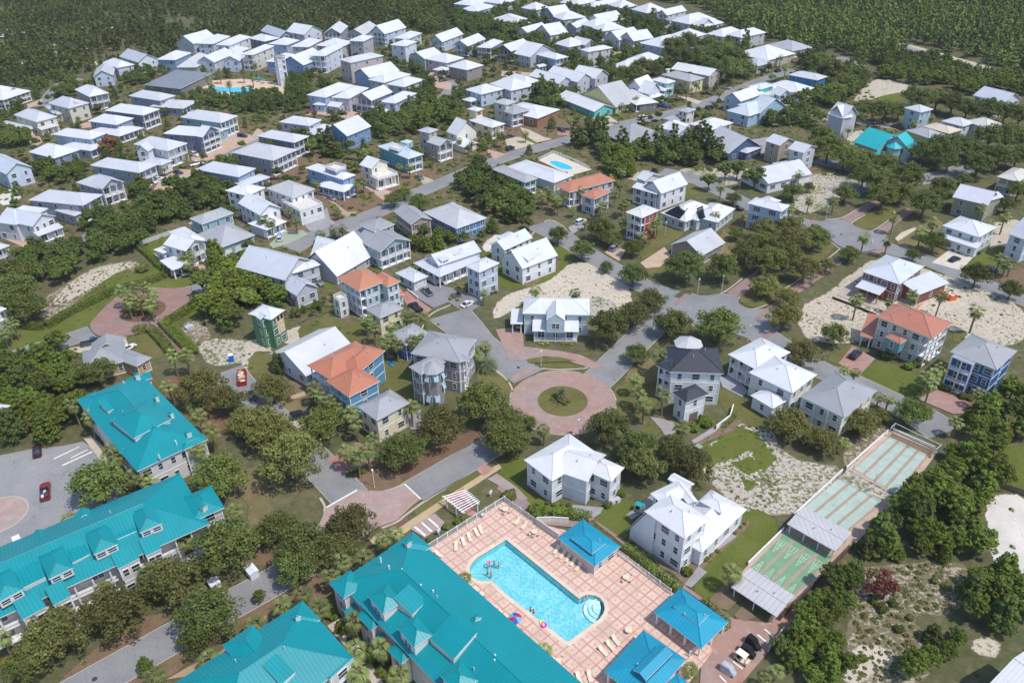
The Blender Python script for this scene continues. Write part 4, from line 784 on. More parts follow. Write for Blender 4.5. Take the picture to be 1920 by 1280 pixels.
H('three storey pale blue house with orange metal roof and white balconies',(180,206,214),(204,138,108),[('2b',(604,790),(762,890),(962,812),9.3,'h',.5,'p','w3',{'ns':3}),('2b',(840,790),(964,858),(1058,816),9.0,'h',.5,'','w2',{'ns':3}),('2b',(944,915),(968,944),(1082,905),3.6,'s',.3,'','p',{'D':3}),('2b',(576,930),(620,968),(690,930),5.6,'d',0,'w1','w1',{'wall':(226,222,220)})])
H('pale yellow carriage house with grey pyramid roof beside the orange roofed house',(246,232,172),(174,175,179),[('2b',(818,1012),(908,1078),(1074,1002),6.0,'h',.45,'w','w2')])
H('bright blue cottage with pale grey hip roof behind palms, kayaks at its wall',(36,112,190),(178,179,184),[('3b',(985,18),(1092,104),(1256,12),5.2,'h',.4,'w','w')])
H('small grey garage with white pyramid roof, joined to the dormered white house',(206,211,218),(228,231,238),[('2b',(1026,756),(1150,827),(1250,780),3.3,'h',.45,'w','g')],name='garage',cat='garage')
H('long white farmhouse with three dormers and deep columned porch',(232,235,240),(226,230,240),[('2b',(1240,640),(1326,708),(1612,596),5.8,'a',.55,'w2',''),('2b',(1138,692),(1330,788),(1645,668),4.0,'h',.28,'p','p',{'ns':1}),('2b',(1310,650),(1348,676),(1395,650),6.9,'s',.15,'','v1',{'z0':5,'D':2.6}),('2b',(1415,612),(1440,632),(1475,612),6.9,'s',.15,'','v1',{'z0':5,'D':2.6}),('2b',(1500,565),(1540,592),(1582,570),6.9,'s',.15,'','v1',{'z0':5,'D':2.6})])
H('slim pale blue three storey house with white roof and paired windows',(180,196,216),(232,234,240),[('2b',(1518,708),(1612,756),(1750,686),9.3,'h',.4,'w2','w2',{'ns':3})])
H('grey house with porch bay half behind pines, top of the back street',(182,186,194),W_,[('1c',(120,372),(205,405),(332,352),6.4,'b',.5,'w','w')])
H('blue house with dark porch under white hip roof, back street corner',(150,178,214),W_,[('1c',(248,386),(386,422),(474,402),6.8,'h',.4,'w','p'),('1c',(215,450),(270,475),(310,460),3.4,'s',.2,'','p',{'D':3})])
H('tall oatmeal three storey flank house beside bare sandy drive',(206,203,202),W_,[('1c',(560,350),(612,368),(778,336),9.6,'h',.35,'','w3')])
H('white gabled house peeking over the oatmeal flank house',(190,188,186),W_,[('1c',(536,288),(592,322),(642,302),6.6,'b',.6,'w','w')])
H('lavender grey house with long double hip roof before the dark oaks',(188,192,206),W_,[('1c',(1000,298),(1138,338),(1284,280),7.4,'h',.4,'w','w')])
H('white house with low hip roof at the top of the dark oak clump',(204,208,216),W_,[('1c',(1218,242),(1342,274),(1402,236),6.6,'h',.45,'w','w')])
H('cream grey gable house with screened front porch, right one of a pair',(204,202,198),W_,[('1c',(846,262),(932,292),(1064,266),6.6,'a',.6,'p','w')])
H('pale gable house with low porch roof, left one of a pair',(210,214,222),W_,[('1c',(756,255),(832,286),(928,242),5.8,'a',.6,'w','w'),('1c',(738,275),(795,300),(830,285),3.2,'h',.3,'p','')])
H('white house with crossed gables and rail porch near pine row',(200,208,222),W_,[('1c',(652,196),(716,222),(866,196),6.6,'h',.5,'p','w')])
H('plain white roofed house behind crossed gables',(196,202,214),W_,[('1c',(594,168),(662,196),(758,160),6.6,'h',.5,'w','w')])
H('white gable house with dark screened end, back row between pines',(150,158,172),W_,[('1c',(454,192),(532,200),(624,156),6.0,'a',.6,'w','w')])
H('blue gable house with white porch, back row',(122,156,204),W_,[('1c',(298,94),(372,118),(474,92),6.6,'a',.7,'p','w')])
H('white fronted wing house right of the blue gable, back row',(184,196,216),W_,[('1c',(384,112),(432,142),(574,116),6.4,'h',.45,'w','w')])
H('house with wide white gable roof amid pines, back row',(200,206,216),W_,[('1c',(106,218),(182,232),(316,192),6.4,'a',.55,'w','w')])
H('house with two white hip roofs behind pines, back row',(200,206,216),W_,[('1c',(32,132),(102,182),(176,158),6.4,'h',.45,'w','w')])
H('tall white gable house with stacked porches at the forest edge',(208,212,220),W_,[('1c',(1092,98),(1168,110),(1308,76),8.4,'a',.65,'p','w')])
H('white house with broad gable at the forest edge, left of the stacked porches',(204,210,220),W_,[('1c',(958,62),(1022,94),(1136,66),7.0,'h',.5,'w','w')])
H('white house with long ridge at the forest edge, second left of the stacked porches',(202,208,222),W_,[('1c',(762,32),(832,58),(956,42),7.0,'h',.5,'w','w')])
H('pale house with dark windows at the top edge of the picture',(150,164,186),W_,[('1c',(600,38),(655,50),(826,6),6.6,'h',.5,'w','w')])
H('white house with shaded front, right of forest edge gable',(196,200,210),W_,[('1c',(1272,140),(1340,165),(1404,130),6.4,'h',.5,'w','w')])
H('white house with small gabled porch under wooded slope',(206,210,222),W_,[('1c',(1342,168),(1440,192),(1536,156),6.4,'h',.5,'w','w'),('1c',(1345,168),(1405,190),(1470,165),6.6,'b',.6,'','w1',{'D':5})])
H('blue grey house with white gable half lost in trees, end of back street',(170,182,204),W_,[('1c',(1480,235),(1560,262),(1640,215),6.4,'h',.5,'w','w')])
H('last house of back street with pale bay tower under trees',(186,190,200),W_,[('1c',(1640,240),(1690,268),(1748,215),7.0,'h',.5,'w','w')])
H('white hip house with dark service tower at the very top of the back row',(176,188,210),W_,[('1c',(160,52),(242,74),(322,50),6.6,'h',.5,'w','w')])
H('white roofed house half cut by the top edge, left of back row',(206,212,222),W_,[('1c',(-90,10),(-10,30),(60,2),6.6,'h',.5,'w','w')])
H('white roofed house half cut by the top edge, right of back row',(206,212,222),W_,[('1c',(430,14),(540,38),(640,6),6.6,'h',.5,'w','w')])
H('pale blue house with dark porch strip, furthest up between pine stands',(172,196,226),W_,[('1b',(1428,30),(1560,42),(1712,2),6.6,'h',.4,'w','w')])
H('white house with long low hip roof under the furthest blue house',(196,214,234),W_,[('1b',(1478,68),(1592,84),(1722,44),6.4,'h',.35,'w','w')])
H('white roofed house behind three pines at the top',(214,218,226),W_,[('1b',(1735,128),(1830,158),(1935,130),6.0,'h',.4,'w','w')])
H('white hip house under the pine stand, left of the brick drive yard',(204,208,220),W_,[('1c',(60,545),(165,602),(246,566),5.8,'h',.45,'w','w')])
H('white gable house beside tall pines, first of three on a curve',(196,200,214),W_,[('1c',(264,522),(405,594),(478,562),5.8,'b',.5,'w','w')])
H('white gable house with grey lit end wall, second of three on a curve',(194,198,206),W_,[('1c',(368,512),(538,582),(622,546),6.2,'b',.55,'w','w1')])
H('white gable house with shaded front, third of three on a curve',(196,196,204),W_,[('1c',(542,512),(664,558),(720,520),6.6,'b',.6,'w','w2')])
H('row of low white roofed cottage with attic windows behind oaks',(206,210,218),W_,[('1c',(778,464),(880,492),(1010,440),4.2,'h',.5,'w','w')])
H('low white cottage behind the oaks, next to the attic windowed cottage',(186,200,220),W_,[('1c',(878,420),(1000,446),(1150,410),4.2,'h',.5,'w','w')])
H('long white roofed house with brown shaded side and chimney by the palms',(190,176,162),(240,240,240),[('1c',(1228,478),(1470,538),(1530,502),6.4,'b',.4,'w','w'),('1c',(1160,488),(1175,494),(1190,487),9,'f',0,'','',{'wall':(238,230,210)})])
H('butter yellow house with grey roof and palm lined front',(234,214,164),(186,186,186),[('1c',(1146,522),(1334,578),(1422,548),6.4,'h',.35,'w','w')])
H('aqua house with curved white roof between yellow house and white gables',(158,206,222),(240,242,246),[('1c',(1058,562),(1168,592),(1228,574),6.8,'h',.4,'w','w'),('1c',(1020,610),(1150,645),(1200,620),3.8,'h',.3,'w','w')])
H('white cottage with many small steep gables and tiny porch',(216,222,236),(244,245,248),[('1c',(893,600),(985,622),(1060,580),6.0,'a',.8,'w1','w'),('1c',(985,640),(1045,665),(1090,630),5.2,'b',.9,'','w1'),('1c',(1030,680),(1060,695),(1130,665),3.2,'h',.4,'','p')])
H('olive yellow cottage under a huge grey gable roof',(196,196,140),(196,196,198),[('1c',(662,655),(808,758),(908,700),3.4,'a',.55,'w','w')])
H('cottage with white slab roof and dark veranda behind round palms',(120,116,110),(242,243,245),[('1c',(865,645),(950,742),(1085,712),4.0,'h',.35,'p','w')])
H('turquoise cottage with long white roof and twin gable porch on sandy drive',(96,200,190),(243,244,246),[('1c',(462,672),(656,790),(774,752),3.2,'b',.4,'w','w2')])
H('brown brick house with white roof showing between live oaks',(150,104,78),(240,241,244),[('1c',(110,752),(255,838),(300,760),4.6,'h',.3,'w','')])
H('grey roofed house with white upper porch behind palms, by the concrete drive',(180,184,188),(176,178,182),[('1c',(-15,755),(80,808),(182,770),6.6,'h',.35,'w','p')])
H('grey roofed lookout tower house with deck, right above the yellow cottage',(196,206,196),(196,198,202),[('1b',(1736,712),(1800,742),(1850,712),9.6,'h',.3,'w','w'),('1b',(1790,770),(1850,800),(1900,760),6.2,'h',.35,'w','p')])
H('slate blue bungalow under a wide low grey roof by the street bend',(120,150,178),(170,171,175),[('1c',(706,935),(905,1018),(1130,940),3.8,'h',.45,'w','w'),('1c',(1000,985),(1080,1015),(1220,985),3.8,'b',.5,'w','w')])
H('white house with star shaped hip roof and arched side dormers',(208,214,228),(240,242,246),[('1c',(1088,906),(1246,928),(1348,884),6.2,'h',.5,'w','w'),('1c',(1180,895),(1250,950),(1330,920),6.2,'b',.6,'w2','w2')])
H('cream house with square tower and low grey garages, blue tarp on its white roof',(222,216,202),(186,188,194),[('1c',(1252,775),(1312,795),(1360,770),8.0,'h',.3,'w2','w2'),('1c',(1165,830),(1240,860),(1290,810),4.0,'h',.4,'w','w'),('1c',(1340,870),(1480,920),(1610,860),5.4,'h',.35,'w','w',{'roof':(240,240,242)})])
H('navy cottage under one huge pale gable roof in the oak grove',(62,84,128),(218,220,226),[('1c',(1510,985),(1604,1086),(1768,1012),3.4,'b',.6,'w','w'),('1c',(1640,1055),(1732,1082),(1842,1040),3.4,'h',.4,'w','w')])
H('pale blue house with bright crossed roofs and arched window, near the aqua block',(168,196,220),(238,240,246),[('1c',(1590,682),(1690,718),(1790,648),6.0,'a',.6,'w','w'),('1c',(1690,735),(1755,768),(1890,710),5.8,'h',.4,'w','w')])
H('vivid aqua house with white roof terrace among white roofs',(64,188,192),(232,240,242),[('1c',(1748,608),(1830,632),(1910,600),8.2,'h',.25,'w','w'),('1c',(1790,660),(1850,690),(1930,640),5.6,'d',0,'w','w')])
H('pale blue gable house at the oak edge, below the aqua house',(170,198,220),(224,232,240),[('1d',(-180,772),(-60,822),(40,745),5.4,'h',.5,'w','w'),('1d',(-30,760),(20,800),(120,735),5.4,'b',.6,'w','w2')])
H('white pool house with broad flat hip roof in front of the oval pool',(226,228,232),(232,235,242),[('1c',(70,1165),(372,1292),(494,1232),3.8,'h',.3,'w','w')],name='pool_house')
H('turquoise house with grey roof and two tier white porch, left of the pool house',(64,150,170),(184,185,188),[('2b',(1685,28),(1935,122),(2030,92),6.2,'h',.35,'w','p')])
H('wide bright white roof with khaki walls and shallow hips beside the far palms',(196,186,168),(243,244,246),[('1c',(1672,372),(1880,428),(2040,372),4.8,'h',.4,'w','w')])
H('grey roofed house with white columns tucked behind the wide white roof',(190,190,194),(188,190,196),[('1d',(102,312),(245,362),(352,328),4.6,'h',.4,'w','p')])
H('grey porch cottage in front of the wide white roof',(176,178,186),(198,202,212),[('1d',(-70,430),(0,468),(52,432),4.2,'h',.4,'w','w')])
H('vivid azure house under a pale roof, screened by oaks',(20,130,186),(224,226,230),[('1d',(224,526),(424,568),(490,540),6.2,'h',.35,'w','w')])
H('long white roofed cottage between azure house and aqua terraces',(214,220,230),(242,243,246),[('1d',(96,598),(290,662),(348,612),4.4,'h',.4,'w','w')])
H('white house with arched balcony porch beside the aqua terraces',(216,224,238),(240,242,246),[('1d',(-20,600),(105,655),(200,630),5.2,'h',.4,'w','w'),('1d',(120,650),(160,680),(222,660),5.6,'b',.7,'','p')])
H('white two storey house with row of dark shuttered windows and long porch roof',(232,234,240),(222,225,236),[('1d',(1548,668),(1738,728),(1832,690),6.4,'b',.5,'w4','w'),('1d',(1522,728),(1694,782),(1740,755),3.4,'q',.2,'p','',{'W':3.4})],shut=(40,44,50))
H('narrow lilac grey three storey house with steep white gable',(186,188,200),(232,234,240),[('1d',(524,800),(608,838),(674,800),9.6,'b',.9,'','w1'),('1d',(560,790),(606,836),(640,815),9.6,'a',.9,'w1','')])
H('house with aqua metal roof of gables and a round turret, among oaks',(160,186,190),(40,190,196),[('1d',(870,1010),(1075,1056),(1132,1020),6.2,'a',.7,'w','w'),('1d',(748,990),(850,1060),(930,985),4.6,'b',.6,'w','w'),('1d',(900,1030),(980,1050),(1030,1040),6.0,'h',.6,'w','w'),('1d',(830,1080),(900,1110),(960,1090),3.4,'h',.4,'w','')])
H('pale aqua cube tower house beside the parked trucks',(172,200,208),(222,224,230),[('1d',(1048,758),(1152,794),(1226,768),9.2,'h',.4,'w1','w2')])
H('yellow house with grey hip roof in front of the beige roofed one',(206,192,124),(186,186,190),[('1d',(1056,918),(1212,976),(1314,948),6.4,'h',.4,'w2','w')])
H('house with beige roof and wooden porch between yellow and white houses',(178,150,104),(226,212,188),[('1d',(1182,888),(1350,944),(1432,912),6.4,'h',.3,'w','p')])
H('white house with hip roof and stair, third in the row after the yellow house',(216,220,230),(226,228,234),[('1d',(1306,852),(1452,894),(1526,862),6.4,'h',.4,'w','w')])
H('house with ivory roof and lavender walls, last in the row after the yellow house',(200,202,214),(222,220,214),[('1d',(1474,850),(1622,906),(1726,876),6.4,'h',.4,'w','w')])
H('tan tower cottage with twin roof beside a palm',(176,160,142),(216,218,224),[('1d',(72,988),(158,1028),(244,986),8.2,'b',.4,'w','w1')])
H('white tower cottage with tall window stack beside a palm',(200,204,214),(214,216,224),[('1d',(224,1046),(328,1080),(404,1034),8.2,'b',.4,'w','v1')])
H('small white gable roof showing between pines, mid back row',(200,206,216),W_,[('p',(1016,57),(1032,67),(1054,59),6.4,'a',.6,'w','w')])
H('white hip house tucked behind stacked porches at the forest edge',(198,204,214),W_,[('p',(1272,37),(1292,46),(1318,33),6.6,'h',.5,'w','w')])
H('white house half hidden by pines below the blue gable of the back row',(196,202,214),W_,[('p',(1050,80),(1066,89),(1090,80),6.4,'h',.5,'w','w')])
H('white porch house amid pines above the white gable with screened porch',(200,206,216),W_,[('p',(1110,36),(1128,44),(1152,33),6.6,'a',.55,'w','w')])
H('white cottage with black shutters and crossed gable roof beside the open sand lot',(232,234,238),(226,228,234),[('2d',(-40,30),(76,130),(290,26),4.2,'a',.45,'w','w4'),('2d',(150,-20),(215,40),(288,10),4.2,'h',.4,'','')],shut=(34,38,44))
H('lilac house with orange roof behind the palm garden',(206,204,214),COR,[('2c',(396,130),(478,192),(758,86),6.4,'h',.35,'p','w')])
H('square lilac garage tower with orange pyramid roof and dark garage door',(198,200,216),COR,[('2c',(562,206),(656,240),(768,184),6.4,'h',.35,'w1','g',{'gcol':(52,50,54)})],shut=(34,36,44))
H('tall white gable house with skirt roof porch beside the solar roof',(232,234,238),(232,235,242),[('2c',(1010,145),(1128,200),(1296,124),6.8,'a',.75,'w','w3'),('2c',(916,156),(1096,206),(1150,180),6.2,'q',.3,'p','',{'W':3.2}),('2c',(968,82),(1015,112),(1092,62),6.4,'b',.4,'','w')])
H('red three storey tower house with white stacked porch and flat white roof',(170,56,44),(240,240,240),[('2c',(876,330),(990,372),(1118,316),9.6,'h',.22,'p3','w1',{'ns':3})])
solar=H('white ranch house with wide hip roofs carrying black solar panels',(188,204,208),(244,244,246),[('2c',(1128,332),(1300,400),(1500,300),3.9,'h',.5,'w','w'),('2c',(1330,372),(1525,404),(1706,322),3.9,'h',.5,'w','w'),('2c',(1300,370),(1385,392),(1480,360),3.9,'h',.5,'w','w')])
H('taupe cottage with long pale gable roof and a deck, beneath the oaks',(150,138,122),(206,208,212),[('2c',(1188,560),(1412,640),(1586,546),3.9,'a',.55,'w1','w3')])
H('tall powder blue house with small windows and white roof, left of the palm circle',(176,194,222),(236,238,244),[('2c',(1728,274),(1980,328),(2050,286),9.2,'h',.35,'w2','w1',{'ns':3}),('2c',(1790,250),(1900,276),(2000,262),6.0,'h',.4,'','')],shut=(34,38,44))
H('sage grey house with white gable roof and paired windows at the oak edge',(160,160,142),(224,227,236),[('2d',(1372,228),(1628,282),(1720,214),6.6,'b',.5,'w','w'),('2d',(1560,215),(1640,250),(1720,214),6.6,'a',.4,'','')])
H('white two storey house with skirt roof, dark car on its pale drive',(232,234,238),(238,241,248),[('2d',(1310,422),(1568,508),(1684,434),6.4,'h',.4,'w3','w'),('2d',(1236,488),(1548,588),(1600,555),3.6,'q',.22,'w','',{'W':3.2})])
H('beige house with cream roof and recessed balconies at the right edge',(190,180,150),(222,216,204),[('2d',(1684,84),(1842,118),(1990,60),6.4,'h',.4,'p','w')])
H('large white house with grey gable cut by the right edge',(214,222,236),(204,208,218),[('2d',(1774,480),(1905,530),(2050,452),8.0,'b',.6,'w','w2')])
H('unfinished brick red house with bare metal roof, timber posts and concrete porch',(128,66,58),(228,234,242),[('2d',(732,748),(1004,840),(1184,714),6.6,'h',.4,'w4','w'),('2d',(1036,842),(1144,912),(1280,800),4.2,'s',.18,'w','w1')])
pr=H('white metal porch roof on yellow timber posts before the unfinished red house',WHT,(228,234,244),[('2d',(698,850),(862,916),(908,868),3.6,'q',.16,'','',{'open':1,'pd':.12})],name='porch_canopy',cat='canopy',trim=(196,140,60))
H('large beige house with orange hip roof, teal bay window and white balconies',(206,198,188),(196,130,108),[('2d',(842,1070),(1232,1222),(1390,1116),9.2,'h',.45,'w4','p',{'ns':3}),('2d',(842,1070),(960,1110),(1080,1020),9.2,'h',.45,'w','',{'ns':3}),('2d',(722,1200),(812,1222),(862,1120),3.4,'q',.3,'','',{'open':1}),('2d',(905,1205),(1010,1258),(1052,1230),6.4,'h',.5,'w1','',{'z0':3.4,'wall':(100,152,160)})])
H('royal blue three storey house with red trimmed stacked porches',(22,88,150),(176,176,180),[('p',(1781.8,658.4),(1868.8,693.6),(1906,657),9.4,'h',.42,'w4','w1',{'ns':3}),('p',(1784,668),(1824,684),(1838,672),9.2,'f',0,'q','',{'ns':3,'W':2.4,'ov':.05})])
H('cream house with grey ribbed hip roof and a deep upper porch, among round shrubs',(222,222,196),(172,173,178),[('3d',(308,464),(612,612),(842,418),6.6,'h',.5,'w','w'),('3d',(310,475),(500,570),(540,545),6.3,'f',0,'p2','',{'W':2.2,'ov':.05})],depth=.45)
H('white house with two joined hip roofs, side balcony and entry stair',(230,231,230),(243,245,249),[('p',(1363,665),(1420,694),(1486,662),6.4,'h',.4,'p','w'),('p',(1405,697),(1486,737),(1530,701),6.6,'h',.45,'w2','w'),('p',(1405,742),(1449,766),(1482,750),3.6,'h',.4,'w1','')])
H('symmetrical aqua house with white cross gable and side carport, facing the brick circle',(186,210,214),(240,242,246),[('2c',(148,1052),(626,1056),(630,966),6.8,'h',.5,'w4','w',{'W':9}),('2c',(318,1092),(450,1094),(450,990),7.4,'a',.8,'v1','',{'z0':3.5,'W':7.5}),('2c',(218,1172),(548,1174),(548,1090),3.8,'q',.2,'q','',{'ns':1,'W':4.6,'rec':2.6}),('2c',(64,1116),(152,1118),(152,1020),3.4,'q',.1,'','',{'open':1,'W':7})])
H('white house with charcoal roof, garage tower and railed patio',(232,233,236),(52,57,68),[('3c',(1190,292),(1572,302),(1530,122),9.4,'h',.5,'w','w4',{'ns':3}),('3c',(1112,232),(1200,296),(1290,180),9.2,'h',.4,'p','',{'ns':3}),('3c',(1214,432),(1302,508),(1458,440),6.6,'h',.5,'w','g',{'gcol':(120,108,100)}),('3c',(1380,240),(1440,250),(1450,160),9.6,'h',.5,'','')],depth=.15)
H('white house with many planed hip roof, corner roof deck and blue doors',(226,228,232),(244,245,248),[('3c',(152,914),(358,1060),(690,870),6.9,'h',.42,'w2','w3'),('3c',(385,1000),(612,1066),(760,880),6.9,'b',.42,'','w2'),('3c',(560,1000),(775,1066),(896,978),6.9,'h',.42,'w2','w')])
H('largest white house with three tall storeys, long garage wing and blue shaded side',(236,237,240),(244,245,249),[('p',(1208.4,958.1),(1284.2,1010),(1331,972),9.6,'h',.5,'w3','w2',{'ns':3}),('p',(1218,925),(1246,949),(1300,925),9.3,'h',.4,'w','',{'ns':3}),('p',(1246,915),(1290,945),(1312,945),9.3,'b',.4,'','',{'ns':3}),('p',(1255,895),(1290,918),(1300,905),9.3,'b',.3,'','',{'ns':3}),('p',(1306,1030),(1316,1036),(1403,956),4.4,'h',.5,'w','w4',{'D':8}),('p',(1312,940),(1352,962),(1372,945),6.4,'h',.4,'','')])
H('blue walled house with burnt orange roof of many planes, palm row at its side',(84,148,186),(198,128,100),[('3b',(535,348),(692,468),(910,350),8.6,'h',.5,'w3','w1'),('3b',(418,234),(560,345),(878,150),8.6,'h',.42,'p','w2'),('3b',(640,230),(760,300),(880,125),8.7,'h',.5,'','w1')])
H('long white cottage with wide gable roof, one grey slope, beside the orange roof',(220,222,230),(232,233,236),[('3b',(212,130),(392,325),(678,104),3.8,'a',.5,'w3','w')])
H('small yellow house with grey hip roof, upper balcony and open carport',(238,228,190),(174,175,180),[('3b',(756,530),(888,632),(1118,502),6.9,'h',.5,'w','w2'),('3b',(935,615),(950,640),(1112,545),4.3,'d',0,'','',{'D':1.6,'ov':.05,'z0':4.0})])
H('grey shingled house with octagonal turret, pale blue shutters hung open and double porch',(152,148,148),(172,172,177),[('3b',(1096,264),(1200,308),(1400,236),9.38,'h',.4,'w','',{'ns':3}),('3b',(1092,266),(1478,224),(1548,190),9.4,'h',.45,'w','v3',{'ns':3,'W':11}),('3b',(1465,225),(1550,208),(1545,130),9.2,'h',.3,'','p',{'ns':3})])
H('grey metal roofed cottage by the brick loop with beige brick end wall',(190,160,112),(168,170,174),[('3a',(518,165),(590,285),(900,240),3.8,'h',.5,'w','w'),('3a',(600,100),(640,160),(865,145),3.8,'b',.5,'',''),('3a',(780,200),(962,252),(1075,190),3.8,'h',.4,'w','w')])
H('unfinished slim house with green sheathing, tan panels and white pyramid roof',(80,136,90),(236,239,246),[('p',(466,588),(508,600),(534,581),9.2,'h',.5,'w1','w2',{'ns':3}),('p',(478,592),(489,600),(506,592),9.0,'b',.6,'w1','w1',{'ns':3,'ov':.2})],trim=(92,128,90))
H('white corner of a flat roofed house cut by the bottom right edge',(236,238,243),(240,241,246),[('4d',(1640,1280),(1820,1420),(2100,1150),7.0,'b',.3,'w','w')])
H('white house showing only its porch roof at the left edge, behind round oaks',(220,224,232),(236,238,243),[('2a',(-120,1060),(-20,1110),(72,1068),3.8,'h',.35,'w','w'),('2a',(-110,1000),(-20,1040),(45,1008),6.4,'h',.4,'w','w')])
H('dark porch house cut by the left edge above the pines',(176,180,190),(222,224,230),[('2a',(-120,560),(-40,610),(48,560),6.2,'h',.4,'w','p')])
H('white roofed building glimpsed at the left edge beside the parking court trees',(214,216,222),(226,230,238),[('3a',(-120,480),(-40,600),(25,520),4.2,'h',.4,'w','w')])
H('white farmhouse with wide shed dormer and rust mulch bed, beside the bare sand lot',(236,237,240),(232,236,243),[('2c',(14,636),(148,730),(374,622),5.8,'a',.75,'w2','w3'),('2c',(125,650),(190,672),(285,618),7.4,'s',.3,'','v1',{'z0':5.4,'D':3.2}),('2c',(-70,548),(22,600),(192,498),5.6,'a',.6,'w','w'),('2c',(-20,500),(70,545),(140,495),5.4,'h',.5,'','')])
T_,TW=(0,152,162),(222,216,212)
H('teal roofed apartment house with raised centre roof, beside the parking court',TW,T_,[('3a',(556,482),(966,992),(1452,756),7.4,'h',.38,'w','w5'),('3a',(784,612),(944,758),(1204,618),10.0,'h',.42,'','',{'z0':7,'ov':.3,'wall':(226,226,224)}),('3a',(550,478),(606,562),(742,500),7.6,'h',.4,'',''),('3a',(868,345),(905,385),(1080,345),7.6,'h',.4,'',''),('3a',(1270,800),(1294,842),(1458,756),7.6,'h',.4,'','w'),('3a',(830,840),(850,862),(960,800),7.5,'h',.3,'',''),('3a',(720,520),(758,572),(800,550),9.2,'s',.35,'','',{'z0':7,'D':3.6}),('3a',(822,645),(862,694),(900,672),9.2,'s',.35,'','',{'z0':7,'D':3.6}),('3a',(945,305),(952,322),(986,308),9.4,'h',.5,'','',{'z0':7}),('3a',(1083,455),(1094,474),(1118,460),9.6,'h',.4,'','',{'z0':7}),('3a',(1186,575),(1200,592),(1224,578),9.6,'h',.4,'','',{'z0':7}),('3a',(1300,715),(1316,732),(1352,715),9.2,'h',.5,'','',{'z0':7})],name='apartment_building',cat='apartment building',pitch=.62,depth=.42)
b4=[('4a',(-600,1232),(1478,156),(1328,-222),7.4,'h',.40,'p','w',{'rec':1.8})]
for P1,P2 in [((-12,722),(166,614)),((344,552),(516,464)),((664,380),(832,296)),((988,224),(1146,152))]:b4.append(('4a',P1,P2,(P2[0]-75,P2[1]-190),10.3,'h',.5,'v2','',{'z0':8.5,'ov':.2,'W':6.5,'ns':1}))
for P1,P2 in [((158,612),(322,530)),((512,440),(634,368)),((828,268),(962,206)),((1140,108),(1198,82))]:b4.append(('4a',P1,P2,(P2[0]-75,P2[1]-190),9.3,'q',.2,'','',{'z0':7.4,'W':4}))
for P1,P2 in [((165,842),(326,740)),((380,738),(504,664)),((836,482),(984,398)),((1030,388),(1138,332))]:b4.append(('4a',P1,P2,(P2[0]-75,P2[1]-190),7.55,'q',.4,'w2','w1',{'W':3.4,'ov':.2}))
b4+=[('4a',(236,290),(348,240),(318,195),7.9,'a',.6,'',''),('4a',(548,140),(652,92),(630,45),7.9,'a',.6,'',''),('4a',(1372,140),(1584,42),(1500,-120),7.9,'h',.45,'w',''),('4a',(1405,35),(1430,50),(1462,22),9.4,'h',.5,'','',{'z0':7.4})]
H('longest teal roofed building with four hipped dormers, along the lower avenue',TW,T_,b4,name='apartment_building',cat='apartment building',pitch=.62,depth=.42)
H('teal roofed building cut by the bottom edge, between avenue and clubhouse walk',TW,T_,[('4b',(738,1112),(368,700),(-560,1290),7.4,'h',.42,'',''),('4b',(488,832),(366,698),(190,820),7.7,'h',.42,'',''),('4b',(300,1182),(12,868),(-200,1010),8.6,'h',.42,'','',{'z0':7}),('4b',(190,1262),(215,1290),(305,1195),9.4,'s',.3,'','',{'z0':7,'D':4}),('4b',(545,1240),(560,1250),(740,1112),7.8,'h',.5,'','w',{}),('4b',(298,805),(316,828),(354,800),9.6,'h',.5,'','',{'z0':7})],name='apartment_building',cat='apartment building',pitch=.62,depth=.42)
H('largest teal roofed clubhouse, stepped eaves and gabled dormers beside the pool terrace',TW,T_,[('4b',(1132,222),(616,563),(2002,2058),7.4,'h',.40,'',''),('4b',(706,482),(553,575),(655,684),7.8,'h',.45,'','w'),('4b',(1132,203),(968,330),(1080,450),7.8,'h',.45,'',''),('4b',(742,796),(850,908),(930,850),6.4,'h',.4,'w','w'),('4b',(960,1046),(1062,1144),(1140,1085),6.4,'h',.4,'w','w'),('4b',(655,778),(690,812),(800,730),4.4,'q',.2,'p','',{'ns':1}),('4b',(850,985),(880,1020),(1000,930),4.4,'q',.2,'p','',{'ns':1}),('4b',(820,662),(932,792),(1078,706),10.2,'h',.55,'v','',{'z0':6,'ov':.3,'wall':(226,226,226)}),('4b',(1028,892),(1152,1028),(1292,942),10.2,'h',.55,'v','',{'z0':6,'ov':.3,'wall':(226,226,226)}),('4b',(1330,1225),(1460,1365),(1610,1262),10.2,'h',.55,'v','',{'z0':6,'ov':.3,'wall':(226,226,226)}),('4b',(1050,720),(1138,798),(1236,690),10.0,'s',.3,'','',{'z0':7.4,'D':4}),('4b',(1262,960),(1432,1112),(1480,1070),10.0,'q',.3,'','',{'z0':7.4,'W':5}),('4b',(1078,282),(1102,304),(1140,280),9.8,'h',.5,'','',{'z0':7.4}),('4b',(1560,815),(1582,845),(1628,812),9.8,'h',.5,'','',{'z0':7.4})],name='clubhouse',cat='clubhouse',pitch=.62,depth=.42)
SK=(30,162,196)
H('blue roofed pool house with beige walls, nearest the white fence',(214,200,186),SK,[('p',(1045.3,1007),(1115.6,1061),(1163.3,1023.4),3.3,'h',.36,'','w2',{'ns':1}),('p',(1070,1007),(1110,1038),(1135,1018),4.35,'h',.36,'','',{'z0':3.6,'wall':(20,110,150),'ov':.05})],name='pool_house',cat='pool house',pitch=.6,depth=.5)
H('open blue roofed pavilion with a wind vane, at the corner of the pool fence',(214,200,186),SK,[('4c',(1070,780),(1412,1036),(1607,850),3.2,'h',.36,'','',{'open':1}),('4c',(1210,735),(1390,870),(1470,795),4.35,'h',.36,'','',{'z0':3.6,'wall':(20,110,150),'ov':.05})],name='pavilion',cat='pavilion',pitch=.6,depth=.5)
